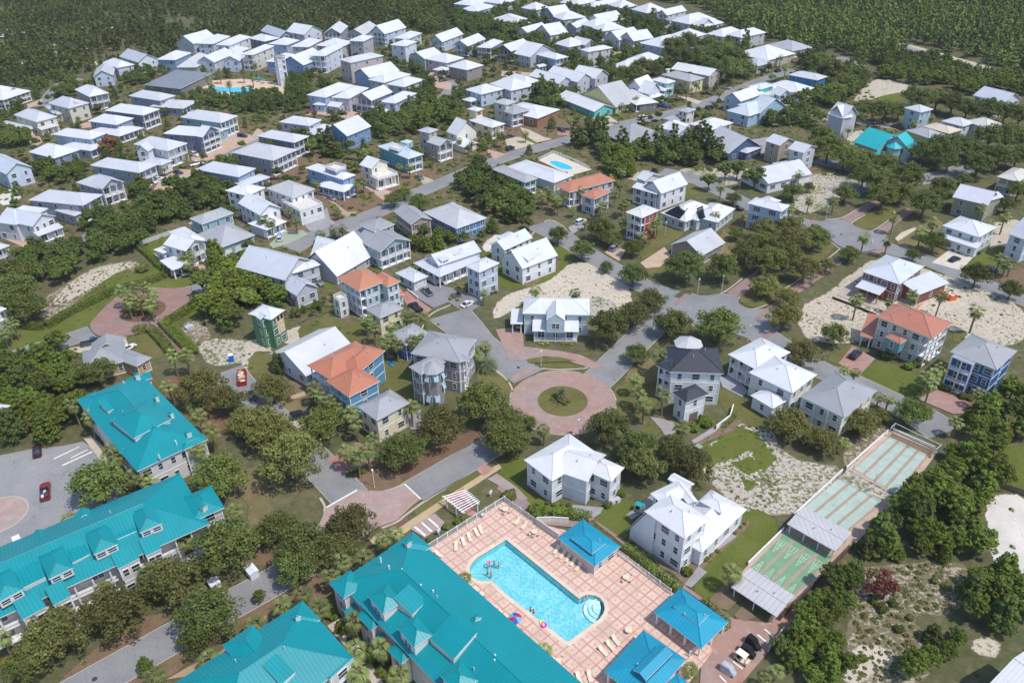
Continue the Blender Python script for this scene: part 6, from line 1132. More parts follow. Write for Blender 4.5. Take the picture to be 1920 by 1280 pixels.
def carmesh(kind,col):
 if ('car',kind,col)in MATS:return MATS[('car',kind,col)]
 L,Wd,Hh={'sedan':(4.7,1.82,1.42),'suv':(4.8,1.92,1.75),'pickup':(5.7,1.98,1.85),'jeep':(4.0,1.8,1.8),'van':(5.0,1.95,1.9)}[kind];h2,w2,k=L/2,Wd/2,.62
 p=MATS.setdefault(('carpaint',col),None)
 if p is None:
  t=NT('car_paint');p=t.fin(vary(lin(col),.9),.25,0,.5);p.node_tree.nodes['Principled BSDF'].inputs['Coat Weight'].default_value=.6;MATS[('carpaint',col)]=p
 bl=.72 if kind=='sedan' else .92
 def loft(b,secs,mi=0):
  R=[]
  for x,wt,wb,z0,z1 in secs:R.append([Vector((x,-wb,z0)),Vector((x,wb,z0)),Vector((x,wt*1.0,z1-.12)),Vector((x,wt*.9,z1)),Vector((x,-wt*.9,z1)),Vector((x,-wt,z1-.12))])
  for i in range(len(R)-1):
   for j in range(6):b.face([R[i][j],R[i][(j+1)%6],R[i+1][(j+1)%6],R[i+1][j]][::-1],mi)
  b.face(R[0],mi);b.face(R[-1][::-1],mi)
 b=MB();secs=[(-h2,w2*.86,w2*.84,.38,bl-.06),(-h2+.3,w2*.98,w2*.95,.26,bl+.03),(-h2*.2,w2,w2,.24,bl+.05),(h2*.45,w2,w2,.24,bl+.04),(h2-.5,w2*.96,w2*.95,.26,bl-.06),(h2,w2*.8,w2*.82,.36,bl-.2)]
 loft(b,secs);body=b.mesh('body',p,False)
 b=MB();cab={'sedan':(-h2*.72,-h2*.38,h2*.12,h2*.42),'suv':(-h2*.97,-h2*.85,h2*.12,h2*.42),'van':(-h2*.97,-h2*.9,h2*.4,h2*.75),'jeep':(-h2*.97,-h2*.92,h2*.1,h2*.28),'pickup':(-h2*.12,-h2*.06,h2*.28,h2*.5)}[kind]
 z0=bl+.02;A=[(cab[0],w2*.9,z0),(cab[3],w2*.9,z0),(cab[2],w2*.72,Hh-.06),(cab[1],w2*.72,Hh-.06)]
 Lf=[Vector((x,w,z))for x,w,z in A];Rt=[Vector((x,-w,z))for x,w,z in A];b.face(Lf);b.face(Rt[::-1])
 for i in range(4):b.face([Lf[i],Rt[i],Rt[(i+1)%4],Lf[(i+1)%4]])
 gl=b.mesh('windscreen',glass(),False)
 b=MB();b.box(cab[1]-.02,-w2*.73,Hh-.07,cab[2]+.02,w2*.73,Hh)
 for x0,x1 in ((cab[0],cab[1]),(cab[3],cab[2])):
  for s in (-1,1):b.bar((x0,s*w2*.9,z0),(x1,s*w2*.72,Hh-.05),.05,0,4)
 for s in (-1,1):xm=(cab[1]+cab[2])/2;b.bar((xm,s*w2*.91,z0),(xm,s*w2*.73,Hh-.05),.05,0,4)
 roof=b.mesh('roof',p if kind!='jeep' else plain((22,22,24)),False)
 b=MB();T=Matrix.Rotation(math.pi/2,4,'X');b.lathe([(.12,-.12),(.34,-.12),(.36,0),(.34,.12),(.12,.12)],14,0,T);ty=b.mesh('tyre',plain((22,22,22),.8),False)
 b=MB();b.lathe([(.21,-.13),(.21,.13)],10,0,T);rim=b.mesh('rim',plain((150,150,154),.3),False)
 bed=None
 if kind=='pickup':b=MB();b.box(-h2+.12,-w2*.84,bl+.06,cab[0]-.1,w2*.84,bl+.09);bed=b.mesh('cargo_bed',plain((48,48,50)),False)
 b=MB();b.box(-.05,-.16,-.07,.05,.16,.07);hl=b.mesh('headlight',plain((236,236,230),.2),False);b=MB();b.box(-.05,-.12,-.08,.05,.12,.08);tl=b.mesh('tail_light',plain((150,16,16),.3),False)
 MATS[('car',kind,col)]=(body,gl,roof,ty,rim,bed,hl,tl,L,Wd,bl);return MATS[('car',kind,col)]
def car(label,t,rear,front,kind,col,z=.14,cat='car',name='parked_car'):
 a,b_=G(t,*rear,.6),G(t,*front,.6);c=(a+b_)/2;d=b_-a;r=thing(name,label,cat,(c.x,c.y,z),math.atan2(d.y,d.x))
 body,gl,roof,ty,rim,bed,hl,tl,L,Wd,bl=carmesh(kind,col);link('body',body,r);link('windscreen',gl,r);link('roof',roof,r)
 if bed:link('cargo_bed',bed,r)
 for x in (-L*.3,L*.31):
  for s in (-1,1):w_=link('wheel',ty,r,(x,s*(Wd/2-.12),.36));link('rim',rim,w_)
 for s in (-1,1):link('headlight',hl,r,(L/2-.02,s*Wd*.3,bl-.28));link('tail_light',tl,r,(-L/2+.01,s*Wd*.33,bl-.2))
 return r
red=car('dark red pickup with a loaded bed, driving across the parking court','3a',(318,1190),(322,1078),'pickup',(136,24,28),.12,'pickup')
def load(root,lst):
 for x,y,z,s,c in lst:b=MB();b.box(x-s,y-s*.7,z,x+s,y+s*.7,z+s*.8);b.obj('cargo',plain(c),root,uv=False)
load(red,[(-2.2,.3,1.0,.35,(230,230,226)),(-1.5,-.4,1.0,.4,(60,70,90)),(-1.3,.45,1.0,.3,(40,80,190)),(-.9,-.1,1.0,.35,(220,214,200)),(-2.0,-.45,1.0,.25,(180,60,50))])
gp_=car('dark grey pickup with boxes in its bed, parked beside the teal apartment house','3a',(555,1030),(720,950),'pickup',(52,56,58),.12,'pickup');load(gp_,[(-2.1,.2,1.0,.3,(196,50,60)),(-1.5,-.3,1.0,.35,(225,225,225)),(-1.2,.4,1.0,.25,(60,100,190))])
for a in [('maroon car in the shade at the top of the parking court','3a',(262,880),(262,815),'sedan',(60,22,30)),('white pickup with black cover at the roof edge of the longest teal building','4a',(128,290),(150,340),'suv',(232,232,234)),('blue grey pickup parked by the brick loop cottage','3a',(590,95),(705,70),'pickup',(58,74,98)),('white car on the drive of the brick loop cottage','3a',(880,130),(920,110),'sedan',(230,230,232)),('silver grey pickup on the stone drive before the white garage','2b',(1280,925),(1205,860),'pickup',(132,138,146)),('blue black pickup on the brick drive of the orange roofed house','2b',(1212,1035),(1115,970),'pickup',(22,28,52)),('white sedan parked before the slim pale blue house','2b',(1485,1000),(1578,955),'sedan',(226,222,214)),('silver car beside the linked gables house','2b',(445,800),(515,850),'sedan',(128,134,142)),('white car with blue surfboards on its roof','2b',(200,545),(212,485),'suv',(236,238,238)),('dark blue car under palms on the street side','2b',(560,510),(620,500),'sedan',(24,34,56)),('silver sedan by the blue and white wrap porch house','2b',(535,220),(605,248),'sedan',(140,142,144)),('grey sedan on the pale drive beside round shrubs','2b',(1165,65),(1225,105),'sedan',(110,114,112)),('dark blue car beside the garage of the teal sided house','2a',(1665,620),(1735,645),'sedan',(36,40,62)),('white crossover on the drive of the orange roofed garage tower','2c',(510,425),(610,375),'suv',(236,236,238)),('black car on the pale drive of the skirt roof house','2d',(1345,680),(1440,645),'sedan',(18,18,20)),('black car on the brick drive of the beige orange roofed house','3d',(660,200),(725,140),'suv',(16,18,20)),('black car under the street oak by the crooked drive','3b',(305,610),(390,590),'suv',(16,16,18)),('black car at the edge of the oak shaded street beside the mailboxes','3a',(1770,440),(1790,480),'sedan',(20,20,22)),('dark blue car in shade by the large cut off grey gable house','2d',(1610,720),(1680,745),'sedan',(22,26,40)),('dark pickup on the sand coloured drive near the oval pool oaks','1c',(1040,1240),(1110,1190),'pickup',(24,26,32)),('brown pickup on the concrete drive of the turquoise cottage','1c',(665,825),(745,862),'pickup',(58,40,34)),('maroon car on the red brick drive','1c',(390,905),(460,935),'suv',(70,28,30)),('dark car by the concrete drive below the palms','1c',(30,1060),(95,1035),'suv',(28,30,34)),('dark blue car beside the hedge on the same concrete drive','1c',(40,970),(85,960),'sedan',(26,34,54)),('white van on the curve by the portable toilet','1c',(970,840),(1025,832),'van',(236,236,238)),('bright blue pickup with a blue tarp over its bed','1c',(1090,740),(1190,755),'pickup',(24,104,200)),('dark car on the street before the cream tower house','1c',(1445,765),(1500,755),'suv',(30,32,38)),('silver pickup before the butter yellow house palms','1c',(1555,615),(1620,625),'pickup',(190,192,190)),('navy car under the palms of the butter yellow house','1c',(1430,655),(1490,665),'sedan',(26,32,56)),('dark suv at the brick court below the lilac grey house','1b',(1325,575),(1390,565),'suv',(34,36,44)),('white suv on the pale drive of the double porch house','1a',(1340,1085),(1410,1100),'suv',(236,236,236)),('white pickup on the next pale drive','1a',(1350,1165),(1420,1150),'pickup',(226,226,224)),('dark car on the pale drive before the grey blue house','1a',(1215,1210),(1300,1225),'sedan',(34,34,38)),('dark blue suv before the aqua grey house','1a',(1670,955),(1755,965),'suv',(26,30,50)),('white sedan at the end of the lower lane','2a',(1100,100),(1140,90),'sedan',(232,232,232)),('small white car behind the white sedan on the lower lane','2a',(1225,105),(1262,95),'sedan',(232,232,232)),('dark red car by the aqua cube tower house','1d',(780,890),(860,890),'pickup',(80,18,30)),('dark grey truck next to the dark red one','1d',(955,890),(1030,910),'pickup',(50,56,62)),('white car on the grass before the shuttered white house','1d',(1380,690),(1430,695),'sedan',(232,232,232)),('blue car on the grass before the shuttered white house','1d',(1455,715),(1525,715),'sedan',(40,92,120)),('dark car on the shaded street of the azure house','1d',(120,510),(175,495),'suv',(22,28,46)),('white car behind the grey columned house','1d',(390,372),(435,380),'sedan',(236,236,236)),('white car parked by the powder blue tower house','2d',(150,350),(195,365),'sedan',(232,232,232)),('dark car beside the solar roofed ranch house','2c',(1640,300),(1700,310),'sedan',(26,28,32)),('red car on the sand drive before the tight row','1b',(415,790),(440,785),'sedan',(150,24,34))]:
 car(*a,cat={'pickup':'pickup','van':'van'}.get(a[4],'car'))
cc=car('car under a silver dust cover on the small drive by the street oaks','2c',(765,610),(835,560),'suv',(150,156,164))
y_=car('yellow jeep with black soft top by the bright blue cottage','3b',(1265,60),(1345,30),'jeep',(238,172,20),.14,'jeep');car('black off-road vehicle beside the yellow jeep','3b',(1330,75),(1400,60),'jeep',(20,20,22),.14,'jeep')
sb=find
w_=next(o for o in COL.objects if o.get('label','').startswith('white car with blue surf'))
for y0 in (-.4,.35):
 b=MB();b.tube([(-1.4,0,0),(-.8,0,0),(.8,0,0),(1.4,0,.05)],[.08,.26,.26,.05],0,8);m_=b.obj('surfboard',plain((40,160,220)),None,None,False);m_.scale=(1,1,.3);m_.location=w_.location+Vector((y0*math.cos(w_.rotation_euler.z+math.pi/2),y0*math.sin(w_.rotation_euler.z+math.pi/2),1.9));m_.rotation_euler.z=w_.rotation_euler.z;tag(m_,'blue surfboard strapped on the white car roof','surfboard','surfboards on the white car')
def cart(label,t,rear,front,roofcol,cover):
 a,b_=G(t,*rear),G(t,*front);c=(a+b_)/2;d=b_-a;r=thing('golf_cart',label,'golf cart',(c.x,c.y,.15),math.atan2(d.y,d.x))
 if cover:
  b=MB();m=plain(cover,.7,.25);S_=[(-1.25,.5,.9),(-1.1,.62,1.75),(.3,.62,1.82),(.75,.6,1.15),(1.3,.5,.8)]
  R=[[Vector((x,-w,.1)),Vector((x,-w*.9,z-.12)),Vector((x,-w*.6,z)),Vector((x,w*.6,z)),Vector((x,w*.9,z-.12)),Vector((x,w,.1))]for x,w,z in S_]
  for i in range(4):
   for j in range(5):b.face([R[i][j],R[i][j+1],R[i+1][j+1],R[i+1][j]])
  b.face(R[0][::-1]);b.face(R[-1]);b.obj('cover',m,r,uv=False)
 else:
  b=MB();b.box(-1.2,-.58,.25,1.2,.58,.45);b.box(-1.2,-.55,.45,-.3,.55,.72);b.box(.75,-.52,.45,1.2,.52,.85);b.obj('body',plain((222,210,184)),r,uv=False)
  b=MB();b.box(-1.05,-.62,1.8,.75,.62,1.87);b.obj('roof',plain(roofcol),r,uv=False);b=MB();b.box(-.75,-.5,.72,-.2,.5,.85);b.box(-.8,-.5,.85,-.7,.5,1.25);b.obj('seat',plain((60,52,44)),r,uv=False)
  for x in (-1.0,.7):
   for s in (-.55,.55):b=MB();b.bar((x,s,.6),(x,s,1.8),.025,0,4);b.obj('post',plain((40,40,40)),r,uv=False)
 for x in (-.8,.85):
  for s in (-.5,.5):b=MB();b.lathe([(.1,-.09),(.22,-.09),(.22,.09),(.1,.09)],10,0,Matrix.Translation((x,s,.22))@Matrix.Rotation(math.pi/2,4,'X'));b.obj('wheel',plain((24,24,24)),r,uv=False)
cart('golf cart under a black cover, against the far yard fence','4c',(1735,985),(1810,1050),None,(24,24,30));cart('golf cart under a black cover, between covered and cream carts','4c',(1690,1050),(1780,1105),None,(28,28,36));cart('open cream golf cart in the brick yard','4c',(1650,1095),(1740,1160),(240,230,208),None);cart('golf cart under a silver cover, nearest the bottom of the brick yard','4c',(1555,1180),(1640,1235),None,(176,180,190))
cart('open golf cart under the carport of the symmetrical aqua house','2c',(115,1165),(120,1120),(226,222,214),None)
cart('turquoise golf cart in the shade of the largest white house','4c',(945,60),(1010,85),(40,160,170),None)
def lamp(label,t,x,y,tall=4.6,dark=False):
 g=G(t,x,y);r=thing('street_lamp',label,'street lamp',g,rnd.uniform(0,6));m=plain((60,60,62))if dark else plain((222,222,222))
 b=MB();b.tube([(0,0,0),(0,0,.5),(0,0,tall)],[.13,.07,.055],0,8);b.obj('post',m,r,uv=False);b=MB();b.box(-.45,-.04,tall-.25,.45,.04,tall-.17);b.obj('arm',m,r,uv=False)
 b=MB();b.lathe([(.05,tall),(.2,tall+.1),(.24,tall+.32),(.14,tall+.46),(.02,tall+.5)],10);b.obj('lantern',plain((240,240,236),.3)if not dark else m,r,uv=False)
for a in [('white street lamp at the bottom of the brick circle','3c',540,750),('white street lamp on the small green before the aqua house','3c',280,255),('white street lamp on the mulch corner by the brick crossing','3b',875,1105),('white street lamp at the oak corner of the big cul-de-sac','2c',1385,905),('white street lamp under the oaks by the brick lane','2c',1555,885),('white street lamp beside the lower end of the big cul-de-sac','2c',1738,1240),('white street lamp by the palms of the far cul-de-sac','2d',482,380),('white street lamp across the far cul-de-sac','2d',786,630),('white street lamp before the sand lot oaks','1d',1076,1228),('white street lamp beside the bare sand before the red house','2d',1410,800),('white street lamp by the meadow oak street','2c',1680,165),('white street lamp on the path behind the cottage','2c',1155,495)]:lamp(*a)
for a in [('dark lamp post on the hedge side of the brick loop','2a',768,945),('dark lamp post at the near edge of the brick loop','2a',990,1150),('dark lamp post at the exit of the brick loop','2a',1368,935)]:lamp(*a,4.2,True)
def dumpster(label,t,a,b_,w_,col,load_,z=.1):
 p,q=G(t,*a,.8),G(t,*b_,.8);c=(p+q)/2;d=q-p;L=d.length;r=thing('dumpster',label,'dumpster',(c.x,c.y,z),math.atan2(d.y,d.x));m=plain(col,.5,.2);b=MB();h=1.4;t_=.1
 b.box(-L/2,-w_/2,0,L/2,-w_/2+t_,h);b.box(-L/2,w_/2-t_,0,L/2,w_/2,h);b.box(-L/2,-w_/2+t_,0,-L/2+t_,w_/2-t_,h);b.box(L/2-t_,-w_/2+t_,0,L/2,w_/2-t_,h);b.box(-L/2+t_,-w_/2+t_,.1,L/2-t_,w_/2-t_,.2)
 for k in range(7):x=-L/2+L*(k+.5)/7;b.box(x-.05,-w_/2-.08,0,x+.05,-w_/2,h);b.box(x-.05,w_/2,0,x+.05,w_/2+.08,h)
 b.obj('container',m,r,uv=False)
 for k in range(44):
  s=rnd.uniform(.2,.6);T=Matrix.Translation((rnd.uniform(-L/2+.5,L/2-.5),rnd.uniform(-w_/2+.4,w_/2-.4),rnd.uniform(.9,1.5)))@Matrix.Rotation(rnd.uniform(0,6),4,'Z')@Matrix.Rotation(rnd.uniform(-.4,.4),4,'X');b=MB();b.box(-s,-s*.4,-.05,s,s*.4,.08,0,T);b.obj('debris',plain(load_[k%len(load_)]),r,uv=False)
dumpster('red dumpster full of timber and rubble on the oak street','3a',(1708,376),(1708,288),2.0,(160,40,40),[(226,170,100),(230,226,216),(206,150,90),(190,186,180)],.15);dumpster('orange dumpster of building waste on the sand beside the unfinished house','2d',(1325,900),(1385,940),2.3,(226,110,40),[(232,222,206),(220,150,90),(180,178,176),(236,236,232)])
def toilet(label,t,x,y,col):
 g=G(t,x,y);r=thing('portable_toilet',label,'portable toilet',g,math.radians(-60));b=MB();b.box(-.55,-.55,0,.55,.55,2.05);b.obj('cabin',plain(col),r,uv=False);b=MB();b.prism([(-.6,2.05),(.6,2.05),(.5,2.2),(0,2.3),(-.5,2.2)],-.6,.6);b.obj('roof',WHITE(),r,uv=False);b=MB();b.box(-.35,-.6,.1,.35,-.55,1.85);b.obj('door',plain((70,150,220)),r,uv=False)
toilet('blue portable toilet at the sandy end of the oak street','3a',1637,215,(30,110,200));toilet('pale blue portable toilet on the street curve near the white van','1c',970,890,(130,180,205))
def kayak(label,t,a,b_,col,grp=None):
 p,q=G(t,*a),G(t,*b_);c=(p+q)/2;d=q-p;r=thing('kayak',label,'kayak',(c.x,c.y,.3),math.atan2(d.y,d.x),grp);b=MB();L=3.3
 S_=[(-L/2,.02),(-L*.36,.25),(-L*.1,.38),(L*.15,.38),(L*.37,.24),(L/2,.02)];R=[[Vector((x,w*math.cos(k*math.pi/4),.26*(w/.38)*math.sin(k*math.pi/4)*(1 if k>4 else .7)))for k in range(8)]for x,w in S_]
 for i in range(5):
  for j in range(8):b.face([R[i][j],R[i+1][j],R[i+1][(j+1)%8],R[i][(j+1)%8]])
 b.obj('hull',plain(col,.35),r,uv=False);b=MB();b.lathe([(.3,.17),(.26,.2),(.2,.1)],10,0,Matrix.Scale(1.6,4,(1,0,0)));b.obj('cockpit',plain((20,40,50)),r,uv=False)
kayak('long turquoise kayak lying on the grass by the bright blue cottage','3b',(960,215),(1010,262),(0,150,190));kayak('darker blue kayak leaning next to the turquoise one','3b',(978,185),(1015,235),(20,110,190))
kayak('orange kayak on the sand drive before the grey gabled house','1b',(722,822),(752,802),(240,120,40));kayak('yellow kayak on the sand drive before the grey gabled house','1b',(745,835),(778,810),(246,200,30));kayak('blue kayak under the pines left of the orange one','1b',(585,815),(610,808),(30,140,220));kayak('blue kayak in the oak shade by the tall powder blue house','2c',(1765,530),(1790,518),(20,110,210));kayak('blue kayak beside the beige orange roofed house','3d',(1245,190),(1270,168),(30,130,220))
def shedbox(label,name,cat,t,x,y,w_,d_,h,col,roofc,az=GA):
 g=G(t,x,y);r=thing(name,label,cat,g,az);b=MB();b.box(-w_/2,-d_/2,0,w_/2,d_/2,h);b.obj('body',plain(col),r,uv=False);b=MB();b.prism([(-w_/2-.1,h),(w_/2+.1,h),(0,h+w_*.2)],-d_/2-.1,d_/2+.1);b.obj('lid',plain(roofc),r,uv=False)
shedbox('white utility shed by the oak hedge of the lower avenue, right of a pair','utility_shed','shed','4a',1785,520,1.6,2.4,1.7,(222,224,228),(226,230,238));shedbox('white utility shed by the oak hedge of the lower avenue, left of a pair','utility_shed','shed','4a',1520,600,1.7,1.7,1.4,(222,224,228),(226,230,238))
shedbox('grey wooden bin store beside the linked gables house','bin_store','shed','2b',300,985,1.4,1.4,1.6,(120,112,108),(110,104,100));shedbox('green bin beside the skirt roof house','bin','bin','2d',1565,628,.7,.7,1.0,(30,120,70),(30,100,60));shedbox('beige air conditioner at the pool house corner','air_conditioner','air conditioner','p',1139,1054,.9,.9,.9,(210,204,196),(200,196,190));shedbox('green utility box at the edge of the weedy sand lot','utility_box','utility box','3c',1392,838,1.0,1.2,1.0,(156,180,150),(150,172,146));shedbox('white rubbish bin by the picket fence gate','bin','bin','p',906,970,.6,.6,.9,(214,206,196),(200,196,190));shedbox('picnic bench set on the sand behind the clipped hedge','picnic_table','table','2a',1340,1150,2.0,1.6,.7,(196,200,206),(190,194,200));shedbox('small dark grill beside the picnic bench','grill','grill','2a',1445,1130,.8,.6,1.0,(50,54,58),(46,48,50))
for k,(x,y)in enumerate([(785,1215),(820,1205)]):shedbox('white air conditioner unit under the corner roof deck'+(' nearest the flower shrub' if k==0 else ' farther from the flower shrub'),'air_conditioner','air conditioner','3c',x,y,.9,.9,.9,(216,216,218),(190,190,194))
for lab,t_,x,y in [('white sign post on the mulch between avenue and pool fence','3b',1695,1170),('white sign post before the parking bays','4b',1330,235),('dark mailbox post by the pale drive','3d',690,330)]:
 g=G(t_,x,y);r=thing('sign_post',lab,'sign',g,math.radians(50));b=MB();b.box(-.06,-.06,0,.06,.06,1.6);b.obj('post',WHITE(),r,uv=False);b=MB();b.box(-.45,-.05,.9,.45,.05,1.7);b.obj('board',WHITE(),r,uv=False)
for lab,x,y,h in [('tall bare utility pole beside the far highway, near the bend',1080,320,11),('tall bare utility pole beside the far highway, near the right edge',1648,530,14)]:
 g=G('1d',x,y);b=MB();b.tube([(0,0,0),(0,0,h)],[.16,.1]);b.box(-1.1,-.06,h-.8,1.1,.06,h-.65);o=b.obj('utility_pole',plain((96,86,76)),None,g,False);tag(o,lab,'utility pole')
b=MB();b.box(-900,-60,-2.5,900,1500,135);hz=b.obj('haze',[bpy.data.materials.new('haze_air')],None,None,False);m=hz.data.materials[0];m.use_nodes=True;m.node_tree.nodes.remove(m.node_tree.nodes['Principled BSDF'])
pv=m.node_tree.nodes.new('ShaderNodeVolumePrincipled');pv.inputs['Color'].default_value=(.80,.88,1,1);pv.inputs['Density'].default_value=.00007;m.node_tree.links.new(pv.outputs[0],m.node_tree.nodes['Material Output'].inputs['Volume']);tag(hz,'thin pale summer haze over the far houses and forest','haze',None,'stuff')
rg=np.random.default_rng(11)
def quads(C,N,size,asp=1.0):
 """leaf quads at centres C with normals N"""
 n=len(C);r=rg.normal(size=(n,3));N=N/np.linalg.norm(N,axis=1,keepdims=True);t=np.cross(N,r);t/=np.linalg.norm(t,axis=1,keepdims=True)+1e-9;b=np.cross(N,t)
 s=(size*rg.uniform(.6,1.25,n))[:,None];a=t*s*asp;b=b*s
 return np.stack([C-a-b*.6,C+a*.2-b,C+a+b*.5,C-a*.3+b],1)
def blob(c,r,n,size,up=.5,asp=1.0):
 d=rg.normal(size=(n,3));d/=np.linalg.norm(d,axis=1,keepdims=True);rad=rg.uniform(.45,1.0,n)**.6
 P=np.array(c)+d*rad[:,None]*np.array(r);return quads(P,d+np.array([0,0,up])+rg.normal(size=(n,3))*.45,size,asp)
def npmesh(name,Q,m):
 n=len(Q);me=bpy.data.meshes.new(name);me.vertices.add(n*4);me.vertices.foreach_set('co',Q.reshape(-1).astype(np.float32));me.loops.add(n*4);me.loops.foreach_set('vertex_index',np.arange(n*4,dtype=np.int32));me.polygons.add(n)
 me.polygons.foreach_set('loop_start',np.arange(0,n*4,4,dtype=np.int32));me.materials.append(m);me.update(calc_edges=True);me.validate();return me
OAKM=leafmat('oak_leaves',(.044,.066,.016),(.086,.114,.028),(.145,.170,.050))
OAKG=leafmat('olive_oak_leaves',(.055,.068,.019),(.106,.117,.034),(.172,.172,.057))
PINEM=leafmat('pine_needles',(.034,.054,.013),(.068,.098,.022),(.120,.150,.040))
LUSH=leafmat('bright_needles',(.045,.078,.010),(.090,.135,.020),(.150,.195,.036))
FORM=leafmat('forest_canopy',(.042,.066,.012),(.082,.112,.022),(.135,.160,.040))
PALMM=leafmat('palm_fronds',(.070,.095,.028),(.130,.160,.055),(.210,.225,.095))
PHOE=leafmat('feather_fronds',(.060,.090,.040),(.110,.140,.070),(.180,.200,.110))
RUSTM=leafmat('rust_leaves',(.10,.035,.02),(.16,.06,.035),(.20,.10,.06))
YEL=leafmat('golden_leaves',(.16,.15,.01),(.30,.27,.02),(.42,.38,.05))
def trunkmesh(H0,r,limbs):
 b=MB();b.tube([(0,0,-.2),(0,.05,H0*.5),(0,0,H0)],[r*1.25,r,r*.85],0,7)
 for l in limbs:l=Vector(l);m=Vector((l.x*.45,l.y*.45,H0+(l.z-H0)*.6));b.tube([(0,0,H0*.92),m,l],[r*.6,r*.42,r*.16],0,5)
 return b.mesh('trunk',[BARK()],False)
def oak(R,H0,hc,m,ncl,nl,leaf,flat=.62):
 Q,limbs=[],[]
 for k in range(ncl):
  d=rg.normal(size=3);d/=np.linalg.norm(d);d[2]=abs(d[2])*1.1-.28;rr=R*rg.uniform(.35,.95);c=np.array([d[0]*rr,d[1]*rr,hc+d[2]*rr*flat*1.15]);s=R*rg.uniform(.13,.27)
  Q.append(blob(c,(s,s,s*.72),int(nl*rg.uniform(.7,1.3)),leaf));
  if k<9:limbs.append(tuple(c))
 Q.append(blob((0,0,hc),(R*.6,R*.6,R*flat*.55),nl*7,leaf*1.3))
 return trunkmesh(H0,.05*R+.05,limbs),npmesh('crown',np.concatenate(Q),m)
def pine(R,Ht,m,lay,per,nl,leaf,base=.25):
 Q,limbs=[],[]
 for k in range(lay):
  f=k/(lay-1);z=Ht*(base+(1-base)*f);rr=R*(1-max(0,f-.25)*.8)*rg.uniform(.7,1.1);n=max(2,round(per*(1-f*.55)));a0=rg.uniform(0,6.3)
  for i in range(n):
   a=a0+2*math.pi*i/n+rg.uniform(-.35,.35);q=rr*rg.uniform(.45,.85)if n>1 else 0;s=R*rg.uniform(.26,.42)*(1-.4*f);c=np.array([q*math.cos(a),q*math.sin(a),z+rg.uniform(-.3,.3)])
   Q.append(blob(c,(s,s,s*.6),int(nl*rg.uniform(.7,1.3)),leaf,.7))
   if k<lay-1 and i%2==0:limbs.append(tuple(c))
 b=MB();b.tube([(0,0,-.2),(.1,0,Ht*.5),(0,0,Ht*.96)],[.16+R*.02,.12,.04],0,6)
 for l in limbs:b.bar((0,0,l[2]-.3),l,.05,0,4,.02)
 return b.mesh('trunk',[BARK()],False),npmesh('crown',np.concatenate(Q),m)
def palmfrond(Q,base,a,el,L,droop,n=7,wid=.55):
 d=np.array([math.cos(a),math.sin(a),0]);side=np.array([-math.sin(a),math.cos(a),0]);z=np.array([0,0,1.]);p=np.array(base,float);e=el;P=[p.copy()]
 for k in range(n):
  p=p+(d*math.cos(e)+z*math.sin(e))*L/n;P.append(p.copy());e-=droop/n
 return P,side,z
def sabal(H,m,nf=20,L=2.3):
 Q=[]
 for k in range(nf):
  a=k*2.399+rg.uniform(-.2,.2);el=1.25-2.0*(k/nf)**.8+rg.uniform(-.15,.15);P,side,z=palmfrond(None,(0,0,H),a,el,L*rg.uniform(.85,1.1),rg.uniform(.7,1.4),6)
  Q.append(np.array([P[0]-side*.04,P[0]+side*.04,P[2]+side*.04,P[2]-side*.04]))
  c=P[2];tip=P[6]-c;ln=np.linalg.norm(tip)
  for j in range(-4,5):
   an=j*.2;dr=tip/ln*math.cos(an)+side*math.sin(an);e=c+dr*ln*(1-.05*abs(j));mid=c+dr*ln*.5;w_=np.cross(dr,z);w_=w_/(np.linalg.norm(w_)+1e-9)*.085
   Q.append(np.array([c,mid-w_,e-z*.25,mid+w_]))
 for k in range(14):
  a=rg.uniform(0,6.28);d=np.array([math.cos(a),math.sin(a),0]);t_=np.array([-d[1],d[0],0])*.09;p=np.array([0,0,H-.15])+d*.2;q=np.array([0,0,H-1.0-rg.uniform(0,.4)])+d*.5;Q.append(np.array([p-t_,p+t_,q+t_,q-t_]))
 b=MB();b.tube([(0,0,-.2),(.06,0,H*.5),(0,0,H*.86),(0,0,H)],[.23,.19,.2,.27],0,8)
 return b.mesh('trunk',[plain((136,116,96),.9,.25)],False),npmesh('crown',np.stack(Q),m)
def phoenix(H,m,nf=44,L=3.0):
 Q=[]
 for k in range(nf):
  a=k*2.399;el=1.35-1.75*(k/nf)+rg.uniform(-.1,.1);P,side,z=palmfrond(None,(0,0,H),a,el,L*rg.uniform(.9,1.1),1.35,9)
  for i in range(9):
   w_=.52*math.sin(math.pi*(i+1)/10.5)+.06;mid=(P[i]+P[i+1])/2
   for s in (-1,1):Q.append(np.array([P[i],P[i]+(P[i+1]-P[i])*.6,mid+side*s*w_+(P[i+1]-P[i])*.9-z*.16,mid+side*s*w_*.9+(P[i+1]-P[i])*.5-z*.14]))
 b=MB();b.tube([(0,0,-.2),(0,0,H*.7),(0,0,H)],[.3,.26,.34],0,9);return b.mesh('trunk',[plain((118,98,76),.9,.25)],False),npmesh('crown',np.stack(Q),m)
def shrub(R,H,m,n,leaf,shape='b'):
 Q=[blob((0,0,H*.45),(R*.75,R*.75,H*.5),n,leaf)]
 for k in range(7):a=rg.uniform(0,6.3);q=R*rg.uniform(.35,.65);Q.append(blob((q*math.cos(a),q*math.sin(a),H*rg.uniform(.35,.75)),(R*.38,R*.38,H*.26),n//5,leaf))
 return npmesh('foliage',np.concatenate(Q),m)
OAKS=[(5.0,*oak(5.0,2.2,4.6,OAKM,110,62,.17)),(5.0,*oak(5.0,2.4,4.8,OAKM,96,66,.175,.7)),(5.0,*oak(5.0,2.1,4.4,OAKG,110,60,.17)),(5.0,*oak(5.0,2.3,4.7,OAKG,92,60,.17,.66))]
